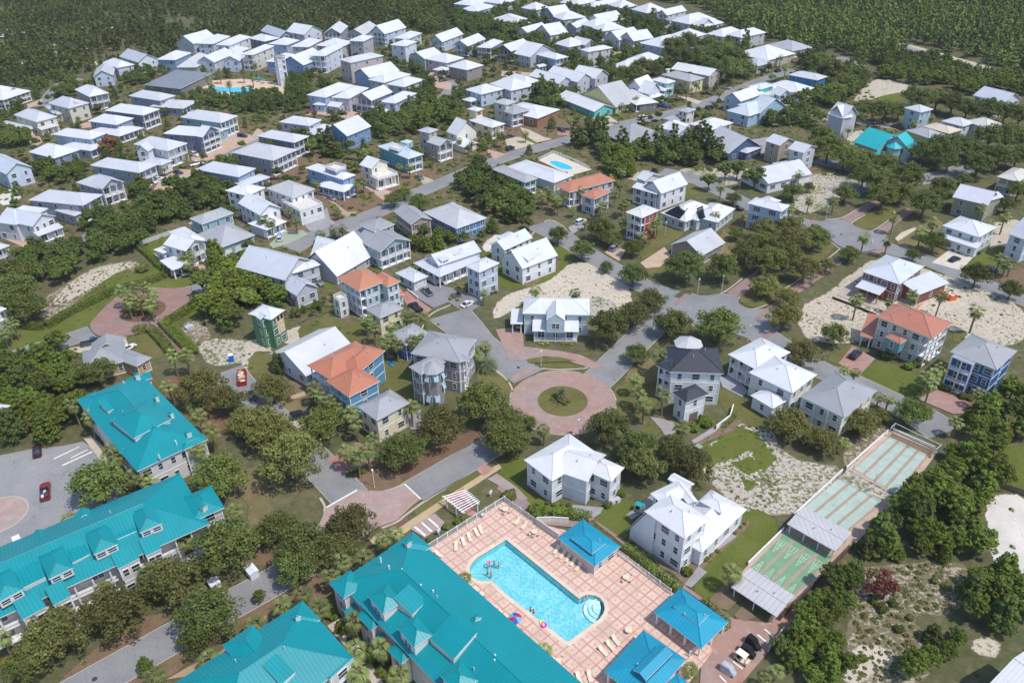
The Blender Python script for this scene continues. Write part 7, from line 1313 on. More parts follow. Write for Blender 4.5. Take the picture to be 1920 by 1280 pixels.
OAKSM=[(2.6,*oak(2.6,1.9,3.7,OAKM,36,40,.22,.8)),(2.6,*oak(2.6,1.9,3.6,OAKM,30,44,.22,.85))]
PINES=[(2.4,*pine(2.4,6.6,PINEM,8,8,62,.17)),(2.4,*oak(2.5,2.4,4.4,PINEM,56,50,.17,.95)),(2.4,*pine(2.5,5.8,LUSH,7,9,62,.17)),(2.4,*oak(2.5,1.8,3.6,LUSH,56,50,.17,.95))]
FARP=[(2.4,*pine(2.4,8.5,PINEM,6,5,22,.42)),(2.4,*pine(2.6,9.5,PINEM,6,5,22,.42,.4)),(2.4,*oak(2.6,2.4,4.6,PINEM,22,22,.42,.9))]
PALMS=[sabal(5.2,PALMM),sabal(5.2,PALMM,23,2.4),sabal(5.2,PALMM,17,2.2)];PHX=phoenix(1.7,PHOE);PHXT=phoenix(6.5,PALMM,46,2.8)
def plant(name,label,cat,proto,loc,sc,group=None,sz=None):
 r=thing(name,label,cat,loc,rnd.uniform(0,6.28),group);r.scale=(sc*rnd.uniform(.9,1.1),sc*rnd.uniform(.9,1.1),sz or sc*rnd.uniform(.9,1.12));r.rotation_euler.x=rnd.uniform(-.05,.05);link('trunk',proto[-2],r);link('crown',proto[-1],r);return r
TREES=[]
def oaks(label,t,lst,protos=None,name='live_oak',cat='tree',hk=.86,grp=None):
 for x,y,w_ in lst:
  P=protos or OAKS;pr=P[rnd.randrange(len(P))];z=4.0
  for _ in range(3):
   g=G(t,x,y,z);R=w_/3.764/2*dist(g)/FPX;z=max(1.6,.92*R*hk)
  sc=R*1.04/pr[0];plant(name,label,cat,pr,(g.x,g.y,0),sc,grp or label);TREES.append((g.x,g.y,R))
oaks('live oak in the row between the grey turret house and the lower avenue','3b',[(1060,850,360),(1340,690,350),(1630,530,360)])
oaks('live oak at the brick circle end of the lower avenue','3b',[(1790,770,300)]);oaks('live oak before the yellow carport house on the cross street','3b',[(500,670,320)]);oaks('live oak beside the black car on the cross street','3b',[(150,430,240)])
oaks('grey green live oak overhanging the corner of the cross street','3b',[(300,930,430),(100,690,340),(260,760,300)],OAKS[2:]);oaks('live oak on the cross street between dumpster and parking side','3a',[(1420,430,290),(1600,500,260),(1740,640,280)],OAKS[2:])
oaks('big dark live oak between the two teal apartment buildings','3a',[(1540,1040,400)],OAKS[:2]);oaks('live oak in the parking court island strip by the grey pickup','3a',[(700,1110,350)],OAKS[:2]);oaks('dark live oak behind the teal apartment house','3a',[(690,300,230),(560,330,160)],OAKS[:2])
oaks('live oak between the longest teal building and the lower avenue','4a',[(1600,330,420),(1210,560,380),(800,770,400),(380,960,400),(170,1170,260)],OAKS[1:]);oaks('live oak leaning over the lower avenue before the bottom teal roof','4a',[(1470,800,400),(1400,960,260)],OAKS[:2])
oaks('live oak of the thick clump between brick crossing and clubhouse','4b',[(380,330,420),(700,190,350),(190,200,280),(330,480,300),(600,330,300)],OAKS);oaks('tawny live oak beyond the end of the longest teal building','4a',[(1880,230,150)],OAKS[2:])
oaks('live oak by the white house with corner roof deck','3c',[(750,700,320),(960,830,320),(1000,960,300),(1330,950,320),(1200,830,220)],OAKS);oaks('live oak at the lower left rim of the brick circle','3c',[(50,640,260),(60,800,300),(200,650,120)],OAKS[:2])
oaks('dark pine oak on the right rim of the brick circle','3c',[(960,170,190)],OAKS[:1]);oaks('live oak between the symmetrical aqua house and the side street','2c',[(760,1160,290),(930,1060,250),(1060,960,230)],OAKS);oaks('live oak behind the charcoal roofed house','2c',[(1210,1130,250),(1540,1150,300)],OAKS[:2])
oaks('live oak along the diagonal street by the sand lot','2c',[(400,505,140),(570,610,170),(740,715,110),(930,780,210),(930,590,160)],OAKS[:2]);oaks('live oak before the red tower house','2c',[(700,460,210),(780,520,150)],OAKS[:2]);oaks('live oak before the taupe cottage','2c',[(1300,720,300),(1560,740,230)],OAKS[:2])
oaks('live oak in the grove of the divided boulevard','2c',[(1720,620,190),(1840,540,190),(1830,700,200),(1660,490,110),(1640,235,110)],OAKS[:2]);oaks('live oak in the thick grove below the far cul-de-sac','2d',[(60,470,200),(230,440,190),(400,520,190),(250,570,250),(80,690,260),(330,750,220),(60,850,220),(200,640,240)],OAKS)
oaks('live oak on the lower boulevard edge','2d',[(220,930,180),(190,1080,220),(490,710,120)],OAKS[2:]);oaks('live oak by the brick lane on the red house side','2d',[(650,630,140)],OAKS[:2]);oaks('live oak beside the beige orange roofed house drive','2d',[(540,1210,170)],OAKS[:2]);oaks('live oak behind the white house pair at the boulevard','3d',[(320,160,260)],OAKS[2:])
oaks('live oak in the far boulevard grove','2d',[(620,200,160),(850,120,220),(890,230,210),(1060,100,240),(1180,280,220),(1020,210,160),(750,90,170),(1310,150,160),(1290,230,130)],OAKS[:2]);oaks('live oak by the shuttered cottage and sand lot','2d',[(250,190,150),(360,160,80),(40,130,90)],OAKS[:2]);oaks('live oak on the lawn of the skirt roof house','2d',[(1250,550,170)],OAKS[:2])
oaks('live oak on the verge beyond the orange dumpster','2d',[(1545,790,180),(1790,890,150),(1100,640,100)],OAKS[:2]);oaks('live oak behind the sage grey house','2d',[(1750,290,120),(1840,190,140),(1460,100,100)],OAKS[:2]);oaks('live oak at the dead end before the shuffleboard courts','3d',[(1095,585,250)],OAKS[:2])
oaks('round bushy myrtle beside the cream house with deep upper porch','3d',[(230,650,300),(460,770,240),(740,650,230),(870,600,140)],OAKS[2:],'crape_myrtle');oaks('small street oak on the diagonal street corner','2c',[(190,420,90),(1465,140,110),(1580,70,110),(1665,60,120),(1790,110,150)],OAKSM)
oaks('dark live oak lining the far meadow street','1d',[(760,770,170),(700,840,110),(900,800,170),(1000,790,140),(1160,720,190),(1270,700,190),(1380,740,170),(1100,690,150),(1480,780,150),(1560,800,150),(1640,800,170),(1750,800,170),(1850,830,170)],OAKS[:2])
oaks('live oak in the band before the aqua roofed gable house','1d',[(500,1060,220),(620,1100,220),(760,1130,150),(900,1150,170),(1170,1080,190),(1280,1060,220),(1400,1040,200),(1520,1050,150),(450,980,170),(700,1160,180)],OAKS[:2]);oaks('live oak in the band along the street at the right edge','1d',[(1640,980,200),(1760,980,220),(1860,1000,200),(1560,1170,200),(1700,1120,190),(1830,1120,170),(1350,1150,170)],OAKS[:2])
oaks('live oak among the azure house gardens','1d',[(440,440,180),(520,510,180),(380,560,110),(600,600,170),(540,650,170)],OAKS[:2]);oaks('dark oak grove tree beyond the lavender grey double roof house','1c',[(1220,340,180),(1320,320,170),(1440,330,170),(1400,420,190),(1540,400,190),(1640,430,170),(1600,500,190),(1280,420,170),(1720,480,150),(1500,480,160)],OAKS[:2])
oaks('oak among tall pines before the attic windowed cottage','1c',[(730,520,140),(860,520,150),(990,470,150),(940,540,140),(1080,490,110),(830,590,130)],OAKS[:2]);oaks('broad dark tree between silver hip roof house and street','2b',[(1010,250,130),(1080,200,120),(1190,270,170),(1170,390,130)],OAKS[:2]);oaks('round dark tree at the left edge below the sand bank','2a',[(110,900,300),(180,1010,240),(40,1010,220),(60,780,250)],OAKS[:1])
oaks('small conical yard tree by the avenue mulch','4a',[(1020,1160,100),(1830,670,80)],PINES[2:],'yard_conifer','tree',1.4);oaks('conical yard tree before the long white cottage','3b',[(195,210,110)],PINES[:2],'yard_conifer','tree',1.9)
def palms(label,t,lst,h=5.2,pr=None,name='palm_tree',k=1.0):
 h=h*1.14 if pr is None else h
 for q in lst:
  g=G(t,q[0],q[1],h);p=pr or PALMS[rnd.randrange(3)];s=h/5.2 if pr is None else 1;s*=rnd.uniform(.94,1.06);plant(name,label,'palm tree',p,(g.x,g.y,0),k*(.5+.5*s),label,s);TREES.append((g.x,g.y,1.2))
palms('palm in the mulch island of the left brick loop','2a',[(862,885),(955,870),(1020,850),(1085,895),(1030,935),(900,965),(1055,975),(975,940),(900,920)]);palms('palm by the arched porch of the bright white hedge corner house','2a',[(1282,635),(1345,628),(1320,690)],4.5);palms('palm by the left lane house','2a',[(212,570)],3.6);palms('palm at the left edge of the brick loop lawn','2a',[(40,1130),(90,1110),(10,1170)],5)
palms('palm at the corner mulch bed of the lower avenue','3b',[(672,850),(738,832),(752,895),(822,845)],5.0);palms('palm between the orange roofed blue house and its drive','3b',[(440,410),(480,460),(560,490),(600,530)],4.6);palms('palm beside the small yellow house','3b',[(715,570),(745,640),(862,765),(1130,540)],5.0);palms('palm between bright blue cottage and brick drive','3b',[(960,75),(1030,90),(990,50),(1140,65),(1210,50)],5.0)
palms('palm in the bed between grey turret house and cul-de-sac drive','3b',[(1575,130),(1655,115),(1600,160)],4.5);palms('silver green feather palm in the bed beside the turret house','3b',[(1672,230)],2.0,PHX,'feather_palm');palms('feather palm in the middle of the brick circle','3c',[(422,425)],2.4,PHX,'feather_palm',.62)
palms('palm in the row on the right of the brick circle','3c',[(940,335),(960,420),(1010,525),(985,455)],4.8);palms('palm close to the charcoal roofed house','3c',[(1145,440),(1280,670),(1120,175)],5.6);palms('small palm at the pavement below the brick circle','3c',[(302,690)],4.2)
palms('palm at the rear of the teal apartment house','3a',[(1180,380),(1215,175),(1310,170),(1400,830),(1390,590),(1480,710)],5.6);palms('palm at the parking front of the teal apartment house','3a',[(510,520),(620,612),(785,845),(820,890)],5.4);palms('palm in the court between the two teal apartment buildings','3a',[(1068,940),(930,1030),(1010,1040),(1050,1070)],4.6);palms('silver feather palm behind the teal apartment house','3a',[(1365,515)],1.8,PHX,'feather_palm')
palms('palm before the balconies of the longest teal building','4a',[(1312,262),(1040,490),(410,820),(730,610)],5.0);palms('palm at the ends of the longest teal building','4a',[(490,130),(1660,60),(10,960)],4.4);palms('palm in the mulch strip above the bottom teal roof','4a',[(1780,870),(1100,1230),(1470,1110)],3.6);palms('palm in the walk between bottom teal roof and clubhouse','4b',[(735,840),(740,1040),(920,1035),(745,1210),(1040,1225),(480,750)],4.8)
palms('palm on the street side of the clubhouse','4b',[(370,640),(228,722),(30,860),(650,420),(570,520),(930,252),(1022,232),(800,390)],4.2);palms('palm at the left corner of the pool coping','4b',[(1510,545)],2.6);palms('palm on the lower pool terrace by the clubhouse eaves','4c',[(300,1040)],3.6);palms('palm between largest white house lawn and tin shelter','4c',[(1622,490)],4.6);palms('bushy palm behind the ridge roofed pavilion','4c',[(1335,1180)],2.2);palms('palm at the thicket corner by the bottom edge','4d',[(140,1190),(60,1240)],2.4)
palms('palm in the garden row by the olive tan house street','2b',[(490,480),(580,455),(640,445)],4.8);palms('palm before the round attic window house','2b',[(80,385),(142,400),(268,320),(312,385)],4.8);palms('palm beside the blue and white wrap porch house','2b',[(460,120),(740,140),(790,110)],4.6);palms('bushy silver palm on the stone drive bed','2b',[(610,340),(600,310)],2.2);palms('palm by the slim pale blue house','2b',[(1642,900),(1480,850)],3.6);palms('palm by the pale yellow carriage house','2b',[(1222,1080),(1140,1070),(1095,1065),(820,1090),(870,1150),(1000,1140)],4.6)
palms('palm in the garden of the lilac orange roofed house','2c',[(560,180),(440,200),(380,220),(290,210),(330,180),(400,250)],5.0);palms('palm between the garage tower and the tall gable house','2c',[(700,290),(850,40),(800,190),(880,250),(840,130),(860,270),(720,260)],5.2);palms('silver palm by the white crossover','2c',[(505,310),(590,400)],2.8);palms('palm around the red tower house','2c',[(860,385),(1100,400),(1055,440),(990,490)],5.4);palms('palm at the solar roofed ranch house','2c',[(1515,345),(1710,360)],4.6);palms('palm behind the symmetrical aqua house','2c',[(240,880),(520,900)],5.0);palms('palm on the far street verge above the solar roof','2c',[(1550,155)],5.0)
palms('palm before the sand lot at the far cul-de-sac','2d',[(300,60),(370,235),(545,240),(230,290),(312,360)],5.2);palms('palm at the corner of the far cul-de-sac','2d',[(755,510),(925,525),(970,370)],5.4);palms('palm on the grass by the skirt roof house','2d',[(1240,412),(1165,465),(1575,300),(1640,410),(1750,370)],5.4);palms('palm on the red house building site','2d',[(710,940),(1100,915),(1305,910)],6.2);palms('palm on open sand behind the royal blue house','2d',[(1550,1030)],6.0);palms('bushy palm before the unfinished red house','2d',[(930,970)],3.0);palms('palm by the large cut off grey gable house','2d',[(1720,650),(1800,680),(1760,690)],4.6)
palms('palm pair between the cream ribbed roof house and the street','3d',[(620,275),(690,290),(860,460),(930,480)],3.4);palms('palm between the beige orange roofed and royal blue houses','3d',[(1200,320),(1252,300),(1300,255),(1230,370)],5.0);palms('small palm beside the ribbed roof house shrubs','3d',[(620,780)],3.0);palms('palm in front of the royal blue house corner','3d',[(1572,430)],4.2);palms('palm at the thicket end of the street','3d',[(1410,640)],4.0)
palms('tall date palm on the resort pool terrace','1a',[(1458,545),(1545,505),(1615,590),(1710,500),(1775,525),(1800,455)],7.0,PHXT,'date_palm',.85);palms('palm in the front gardens of the lane fan houses','1a',[(425,850),(550,830),(340,940),(1500,1000),(1310,1130),(1150,1185),(1530,1100),(1620,1110),(1330,1070)],3.2);palms('palm on the bend between grey porch house and turquoise cottage','1c',[(110,790),(165,780),(215,775),(620,860),(170,935),(490,850)],4.2)
palms('round palm by the veranda cottage with white slab roof','1c',[(950,695),(850,745),(830,800),(1020,650)],4.6);palms('palm before the butter yellow house','1c',[(1190,635),(1240,630),(1270,640),(1310,630),(1380,590),(1500,520),(1550,510),(1540,650)],5.0);palms('palm on the lane up to the wide white roof','1d',[(300,300),(165,400),(90,440),(200,480),(100,530)],5.2);palms('palm near the narrow lilac three storey house','1d',[(560,880),(645,910),(415,840),(940,930),(1110,870),(1230,830)],4.6);palms('palm by the tan and white tower cottages','1d',[(80,1050),(230,1085),(300,1190)],4.2)
palms('palm in the turquoise house gardens along the street','1b',[(750,1060),(800,1080),(1050,1170),(1120,1180),(1200,1060),(1280,1110),(1470,990),(1560,1000),(1640,990),(1740,930),(1780,780),(1080,420),(20,460)],4.2)
def inside(t,xy,step,jit=.45):
 P=[(p.x,p.y)for p in gp(t,*xy)];xs,ys=[p[0]for p in P],[p[1]for p in P];out=[];y=min(ys)
 while y<max(ys):
  x=min(xs)
  while x<max(xs):
   q=(x+rnd.uniform(-jit,jit)*step,y+rnd.uniform(-jit,jit)*step);x+=step
   if inpoly(*q,P):out.append(q)
  y+=step
 return out
def allp(P,d):
 out=[]
 for f in P:
  c=(sum(p[0]for p in f)/len(f),sum(p[1]for p in f)/len(f));out.append([(c[0]+(p[0]-c[0])*(1+d/max(1.,math.hypot(p[0]-c[0],p[1]-c[1]))),c[1]+(p[1]-c[1])*(1+d/max(1.,math.hypot(p[0]-c[0],p[1]-c[1]))))for p in f])
 B=[(min(p[0]for p in f),max(p[0]for p in f),min(p[1]for p in f),max(p[1]for p in f),f)for f in out];return B
FT,SD=allp(FOOT,2.0),allp(SOLID,.6)
def free(x,y):
 return not any(a<=x<=b and c<=y<=d and inpoly(x,y,f)for a,b,c,d,f in FT)and not any(a<=x<=b and c<=y<=d and inpoly(x,y,f)for a,b,c,d,f in SD)
NEAR,FARM=[],[]
def thicket(label,t,xy,step=3.6,size=(.75,1.15),lush=0,cap=40):
 pts=[p for p in inside(t,xy,step)if free(*p)];rnd.shuffle(pts)
 for k,(x,y)in enumerate(pts):
  s=rnd.uniform(*size);(NEAR if k<cap else FARM).append((x,y,s,lush,label))
TH=[('lush green pine of the thicket behind the parking court','3a',(-40,330,120,230,330,110,500,160,560,260,540,420,620,560,540,700,380,800,200,800,-40,860),4.0,(.9,1.3),1,26),('pine of the clump between brick loop and unfinished slim house','2a',(1490,700,1650,690,1760,780,1860,830,1860,980,1740,1040,1720,1180,1600,1170,1420,1050,1400,930,1480,820),4.0,(1.0,1.4),1,22),('pine in the long dark belt above the hedge lawn','2a',(500,520,640,390,900,330,920,170,1050,160,1200,150,1340,100,1500,60,1640,30,1680,130,1620,200,1590,300,1400,330,1330,380,1180,440,1040,540,960,640,860,670,740,690,560,740,450,860,300,860,180,780,130,680,260,610,420,600),4.0,(.9,1.3),0,40),('pine of the left edge clump below the lane houses','2a',(250,20,560,20,540,110,400,130,270,120),4.2,(.8,1.1),0,8),('pine in the thicket beside the shuffleboard courts and dead end','3d',(1480,640,1560,560,1700,480,1882,380,1960,700,1882,800,1700,820,1640,960,1680,1060,1640,1280,1300,1320,900,1290,1060,1180,1220,1000,1290,850,1400,780,1500,720),4.0,(.5,1.3),1,44),('pine in the thicket right of the tin shelters','4d',(700,220,900,40,1300,-20,1600,60,1640,250,1560,420,1380,470,1000,450,740,420),3.9,(.55,1.35),1,26),('scrub tree below the board fence of the courts','4d',(250,840,410,650,560,520,680,500,700,700,680,860,520,900,430,960,640,1010,650,1240,560,1300,200,1290,100,1200,90,1080,210,960),2.5,(.5,.9),1,60),('pine of the bottom right corner clump','4d',(1400,640,1600,560,1800,540,1960,560,1960,900,1760,960,1600,940,1420,760),3.8,(.8,1.15),1,18),('scrub tree on the sand by the white corner roof','4d',(1020,1100,1150,960,1380,930,1480,960,1480,1080,1320,1290,900,1290,760,1260),3.6,(.55,.85),1,14),('scrub tree by the white sand clearing at the right edge','4d',(1480,460,1640,440,1760,520,1640,560,1520,560),3.4,(.5,.8),0,6),('pine between linked gables house and green sheathed house','2b',(-20,600,60,660,80,780,190,900,240,960,200,1000,0,1010),3.8,(.9,1.2),1,10),('flowering oleander before the linked gables house','2b',(270,1060,400,980,540,890,560,990,430,1080,300,1140),2.2,(.34,.45),0,14),('small pine behind the orange roofed house','2b',(590,690,700,640,800,620,920,640,900,700,760,720,640,760),3.2,(.55,.8),1,10),('dark tree in the thick garden below the street bend','2b',(1350,70,1560,50,1780,120,1900,200,1900,380,1820,420,1700,340,1600,300,1480,170),4.0,(.85,1.2),0,24),('green yard tree right of the silver ribbed roof','2b',(1480,420,1560,400,1720,470,1640,560,1560,600,1440,560,1300,600,1160,640,1150,560,1260,500),3.6,(.7,1.0),1,18),('dark tree in the garden left of the palm garden','2c',(0,170,160,230,260,330,150,400,60,420,0,440),3.8,(.8,1.1),0,14),('tree on the belt above the lilac orange roofed house','2c',(720,30,900,-60,930,30,900,110,760,100),3.8,(.8,1.1),1,8),('dark tree in the belt behind the oval pool','1c',(500,930,700,910,780,960,1040,990,1200,1000,1330,1010,1440,900,1560,1000,1590,1150,1300,1190,1000,1140,800,1190,700,1130,640,1060,520,1080),4.2,(.9,1.3),0,44),('pine behind the resort pool hedge','1a',(1330,650,1480,690,1700,710,1900,690,1900,830,1700,800,1380,750),4.4,(.75,1.05),0,16),('pine below the viewing tower','1b',(0,680,160,640,300,580,430,540,440,690,400,790,200,800,60,780),4.4,(.75,1.05),0,16),('pine around the bend by the cobalt house','1b',(800,890,1000,760,1180,690,1220,570,1320,640,1290,740,1390,740,1500,690,1520,850,1390,900,1180,960,1050,970,900,1000),4.4,(.9,1.25),0,30),('tree around the cobalt gable house and turquoise house','1b',(330,1030,480,970,550,1010,720,1010,740,1060,640,1130,500,1110,340,1130),4.2,(.9,1.2),0,12),('pine before the tight row of white roofs','1b',(480,810,560,740,640,770,720,810,600,870),4.0,(.7,1.0),1,6),('tree in the garden of the yellow cottage','1b',(1450,1060,1600,1010,1720,980,1700,1060,1600,1100,1500,1110),3.4,(.5,.8),1,8),('pine between the blue bungalow street and white hip house','1c',(140,640,280,560,380,560,470,640,540,690,520,740,400,760,380,880,300,900,200,700),4.6,(1.0,1.35),0,18),('pine in the upper forest strip between back rows','1c',(660,80,800,70,1060,130,1090,220,960,220,800,150),5.0,(1.1,1.5),0,14),('tall pine among the left back row roofs','1c',(0,130,140,160,150,270,290,240,420,300,280,330,140,290,0,280),5.5,(1.1,1.6),0,12),('tall pine rising between the white roofs of the back rows','p',(850,20,1000,16,1140,30,1300,60,1420,100,1330,150,1150,150,1020,130,880,110,850,60),9.5,(1.0,1.6),0,40),('tree at the end of the back street','1c',(1430,250,1480,200,1560,210,1720,310,1660,320),5.5,(.9,1.2),0,8),('tree of the grove by the narrow lilac house','1d',(280,440,480,400,580,510,720,500,800,600,700,700,640,720,480,780,200,740,160,790,440,840,470,900,200,900,20,920,20,860,140,790,330,680,420,620),4.6,(.9,1.25),0,30),('pine of the belt along the far highway','1d',(850,440,1070,410,1180,430,1280,410,1350,490,1600,540,1900,580,1960,700,1830,680,1600,620,1540,680,1420,680,1280,620,1100,600,860,560),4.6,(.9,1.3),1,36),('pine by the pale lavender cube house','1a',(870,560,900,490,1100,500,1110,560,1000,610,880,600),4.6,(.8,1.1),0,8),('pine at the bare lane bend','1a',(430,560,560,570,540,680,400,700,370,650),4.6,(.8,1.1),0,8),('tree beside the left white dormer cottage','1a',(60,740,200,670,320,690,290,750,190,750,90,820),4.6,(.7,1.0),0,8),('tree at the left edge above the pale blue gable','1a',(-40,840,100,860,220,980,200,1060,60,1060,-40,1080),4.6,(.9,1.2),0,10),('tree between slate hip house and pale gable house','1a',(290,1160,400,1130,600,1200,560,1280,300,1280),4.2,(.8,1.1),1,10),('tree between powder blue house and big white house','1a',(620,1090,730,1000,750,960,900,970,890,1080,980,1090,760,1100,650,1150),4.2,(.8,1.1),0,10),('pine by the garages of the pine lane','1b',(1100,480,1200,460,1190,530,1120,530),4.4,(.8,1.1),0,3),('tall pine left of the furthest blue house','1b',(1180,200,1240,130,1420,110,1740,130,1860,160,1880,280,1790,270,1620,240,1480,230,1400,160,1260,260),5.5,(1.0,1.4),0,22),('garden tree between the white houses of the back streets','p',(480,250,560,130,700,60,860,20,1150,14,1320,62,1420,90,1560,130,1500,200,1350,240,1100,280,900,300,700,330,560,400,380,420,330,330),11.0,(.6,1.05),0,40),('garden tree between the lane houses of the far left rows','p',(0,250,60,180,180,150,260,130,480,140,500,250,440,330,300,390,120,430,0,400),10.0,(.5,.9),0,30),('pine behind the tall grey porch house lane','1a',(620,770,700,780,740,830,660,820),4.2,(.6,.8),1,3)]
for a in TH:thicket(*a)
def shown(p):return p[2]/dist((p[0],p[1],0))
NEAR.sort(key=shown,reverse=True);FARM+=NEAR[285:];NEAR=NEAR[:285]
for x,y,s,lush,label in NEAR:
 P=FARP if math.hypot(x,y)>330 else (PINES[2:]if lush and rnd.random()<.75 else PINES[:2]if rnd.random()<.7 else OAKSM)
 if 'oleander' in label:P=OAKSM
 kx,kz=1,1
 if 'tall pine' in label:P,kx,kz=FARP[:2],.78,1.15
 pr=P[rnd.randrange(len(P))];nm='oleander_bush' if 'oleander' in label else 'scrub_tree' if 'scrub' in label else 'pine_tree' if 'pine' in label else 'garden_tree'
 plant(nm,label,'bush' if 'oleander' in label else 'tree',pr,(x,y,0),s*kx*rnd.uniform(.95,1.1),label,s*kz*rnd.uniform(.85,1.15))
def cards(proto):me=proto[-1];n=len(me.vertices);a=np.empty(n*3,np.float32);me.vertices.foreach_get('co',a);return a.reshape(-1,4,3)
CP=[cards(p)for p in PINES];CO=[cards(p)for p in OAKSM]
def mass(name,label,cat,pts,pool,m,frac=1.0):
 out=[]
 for x,y,s,sz in pts:
  q=pool[rnd.randrange(len(pool))]
  if frac<1:q=q[rg.random(len(q))<frac]
  a=rnd.uniform(0,6.28);c_,s_=math.cos(a),math.sin(a);R=np.array([[c_,-s_,0],[s_,c_,0],[0,0,1]])*s;R[2,2]=sz;o=q@R.T;o=o+np.array([x,y,0]);out.append(o)
 ob=bpy.data.objects.new(name,npmesh(name,np.concatenate(out),m));COL.objects.link(ob);tag(ob,label,cat,None,'stuff');return ob
mass('pine_thicket','dense pine and scrub filling the belts between the houses','thicket',[(x,y,s*1.05,s*rnd.uniform(.85,1.15))for x,y,s,l,_ in FARM if not l],CP[:2]+CO,PINEM,.75)
mass('green_thicket','lush bright green scrub pines filling the thickets at the village edge','thicket',[(x,y,s*1.05,s*rnd.uniform(.85,1.15))for x,y,s,l,_ in FARM if l],CP[2:]+CO,LUSH,.75)
def forest(name,label,t,xy,step,size,m,pool,dens=1.0,gaps=0):
 pts=[]
 for x,y in inside(t,xy,step):
  if not free(x,y)or rnd.random()>dens:continue
  if gaps and math.sin(x*.045+1.3*math.sin(y*.03))+math.sin(y*.06+x*.02)>gaps:continue
  s=rnd.uniform(*size);pts.append((x,y,s,s*rnd.uniform(.8,1.2)))
 return mass(name,label,'forest',pts,pool,m)
def farcards(R,Ht,n,leaf,conic):
 Q=[]
 for k in range(9):
  f=k/8;z=Ht*(.3+.7*f);rr=R*(1-f*.75 if conic else math.sin(math.pi*(.2+.75*f)));a=k*2.4;Q.append(blob((rr*.5*math.cos(a),rr*.5*math.sin(a),z),(rr*.7,rr*.7,Ht*.12),n//9,leaf,.8))
 return np.concatenate(Q)
FPOOL=[farcards(2.6,8,110,.6,False),farcards(3.0,7.4,110,.62,False),farcards(3.3,7,110,.66,False),farcards(2.6,9,110,.6,True)];SPOOL=[farcards(1.9,4.6,70,.52,False),farcards(1.6,5.8,70,.5,True),farcards(2.2,3.6,70,.55,False)]
forest('scrub_forest','open pine scrub with pale sand gaps beyond the upper left houses','p',(-140,30,30,-24,420,-30,860,-26,860,14,800,66,730,60,640,64,560,70,490,72,440,80,340,90,330,110,260,115,220,130,150,140,130,165,40,180,-60,170,-75,480,-90,900,-260,900,-260,170),4.8,(.55,1.4),leafmat('scrub_canopy',(.042,.070,.015),(.076,.112,.025),(.125,.158,.044)),SPOOL+FPOOL[:1],.85,1.5)
forest('pine_forest','dense dark pine forest beyond the upper right houses','p',(1240,-24,1340,30,1400,66,1440,80,1530,92,1600,108,1640,130,1700,108,1680,82,1712,78,1800,106,1930,144,1975,160,1990,330,2010,600,2010,1000,2200,1000,2200,-20),5.0,(.65,1.4),FORM,FPOOL,.92)
forest('pine_forest','pine forest filling the top centre above the back rows','p',(640,-24,1290,-24,1270,8,1150,-8,1000,-6,900,-4,860,0,840,30,800,52,700,36,620,34),5.2,(.65,1.35),FORM,FPOOL[:3],.9)
for q in [(0,58,26,54,44,62,10,70,-20,68),(66,84,90,80,104,84,80,90),(140,88,160,84,164,92,146,94),(100,98,124,96,122,101),(165,120,180,116,178,124),(40,118,60,116,56,124),(200,52,222,51,215,56)]:S('sand_patch',sand(4),3,'p',*q,rough=1.2)
o=plant('autumn_tree','rust red leafless looking tree in the right hand clearing','tree',(2.6,OAKSM[1][1],npmesh('crown',np.concatenate([blob((rg.normal()*1.3,rg.normal()*1.3,3.2+rg.normal()*.8),(.8,.8,.6),40,.2)for _ in range(26)]),RUSTM)),G('4d',900,610,2.5)*Vector((1,1,0))if False else (G('4d',905,620,2.5).x,G('4d',905,620,2.5).y,0),1.0)
g=G('1a',765,1055,2);plant('autumn_tree','rust coloured shrub between powder blue and big white houses','tree',(2.6,OAKSM[0][1],npmesh('crown',np.concatenate([blob((rg.normal()*1.5,rg.normal()*1.5,3.0+rg.normal()*.7),(1,1,.7),40,.3)for _ in range(26)]),RUSTM)),(g.x,g.y,0),1.3)
def hedge(label,t,xy,w_,h,m=None,n=3):
 pts=spline(gp(t,*xy),n);o=Vector((pts[0].x,pts[0].y,0));r=thing('hedge',label,'hedge',o);Q=[]
 for i in range(len(pts)-1):
  d=pts[i+1]-pts[i];k=int(d.length*w_*h*26)+8;nn=Vector((-d.y,d.x)).normalized();u,v=rg.random(k),rg.uniform(-.5,.5,k);face=rg.random(k);z=np.where(face<.45,h,rg.random(k)*h);v=np.where(face>=.45,np.sign(v)*.5,v)
  C=np.stack([pts[i].x-o.x+d.x*u+nn.x*v*w_,pts[i].y-o.y+d.y*u+nn.y*v*w_,z],1)+rg.normal(size=(k,3))*.07;N=np.stack([nn.x*np.where(face<.45,0,np.sign(v)),nn.y*np.where(face<.45,0,np.sign(v)),np.where(face<.45,1,.3)],1)+rg.normal(size=(k,3))*.35;Q.append(quads(C,N,.17))
 ob=bpy.data.objects.new('foliage',npmesh('foliage',np.concatenate(Q),m or LUSH));COL.objects.link(ob);ob.parent=r;return r
HED=leafmat('clipped_hedge',(.045,.080,.010),(.085,.125,.020),(.130,.165,.035))
hedge('long clipped hedge curving from left edge round the brick loop lawn','2a',(190,1145,330,1145,480,1060,640,980,830,890,990,850,1140,800,1190,760),2.4,1.6,HED);hedge('clipped hedge along the far side of the bright white house lawn','2a',(1195,760,1130,720,1050,640,990,590),2.0,1.6,HED);hedge('clipped hedge right of the brick walk down from the loop','2a',(1150,1110,1200,1170,1260,1230,1330,1300,1370,1350),2.6,1.6,HED);hedge('clipped hedge from the loop to the unfinished slim house lane','2a',(1170,1110,1260,1080,1330,1030,1400,960),2.2,1.5,HED);hedge('curved clipped hedge left of the brick walk','2a',(950,1190,1040,1160,1100,1200,1180,1290,1220,1340),2.4,1.5,HED)
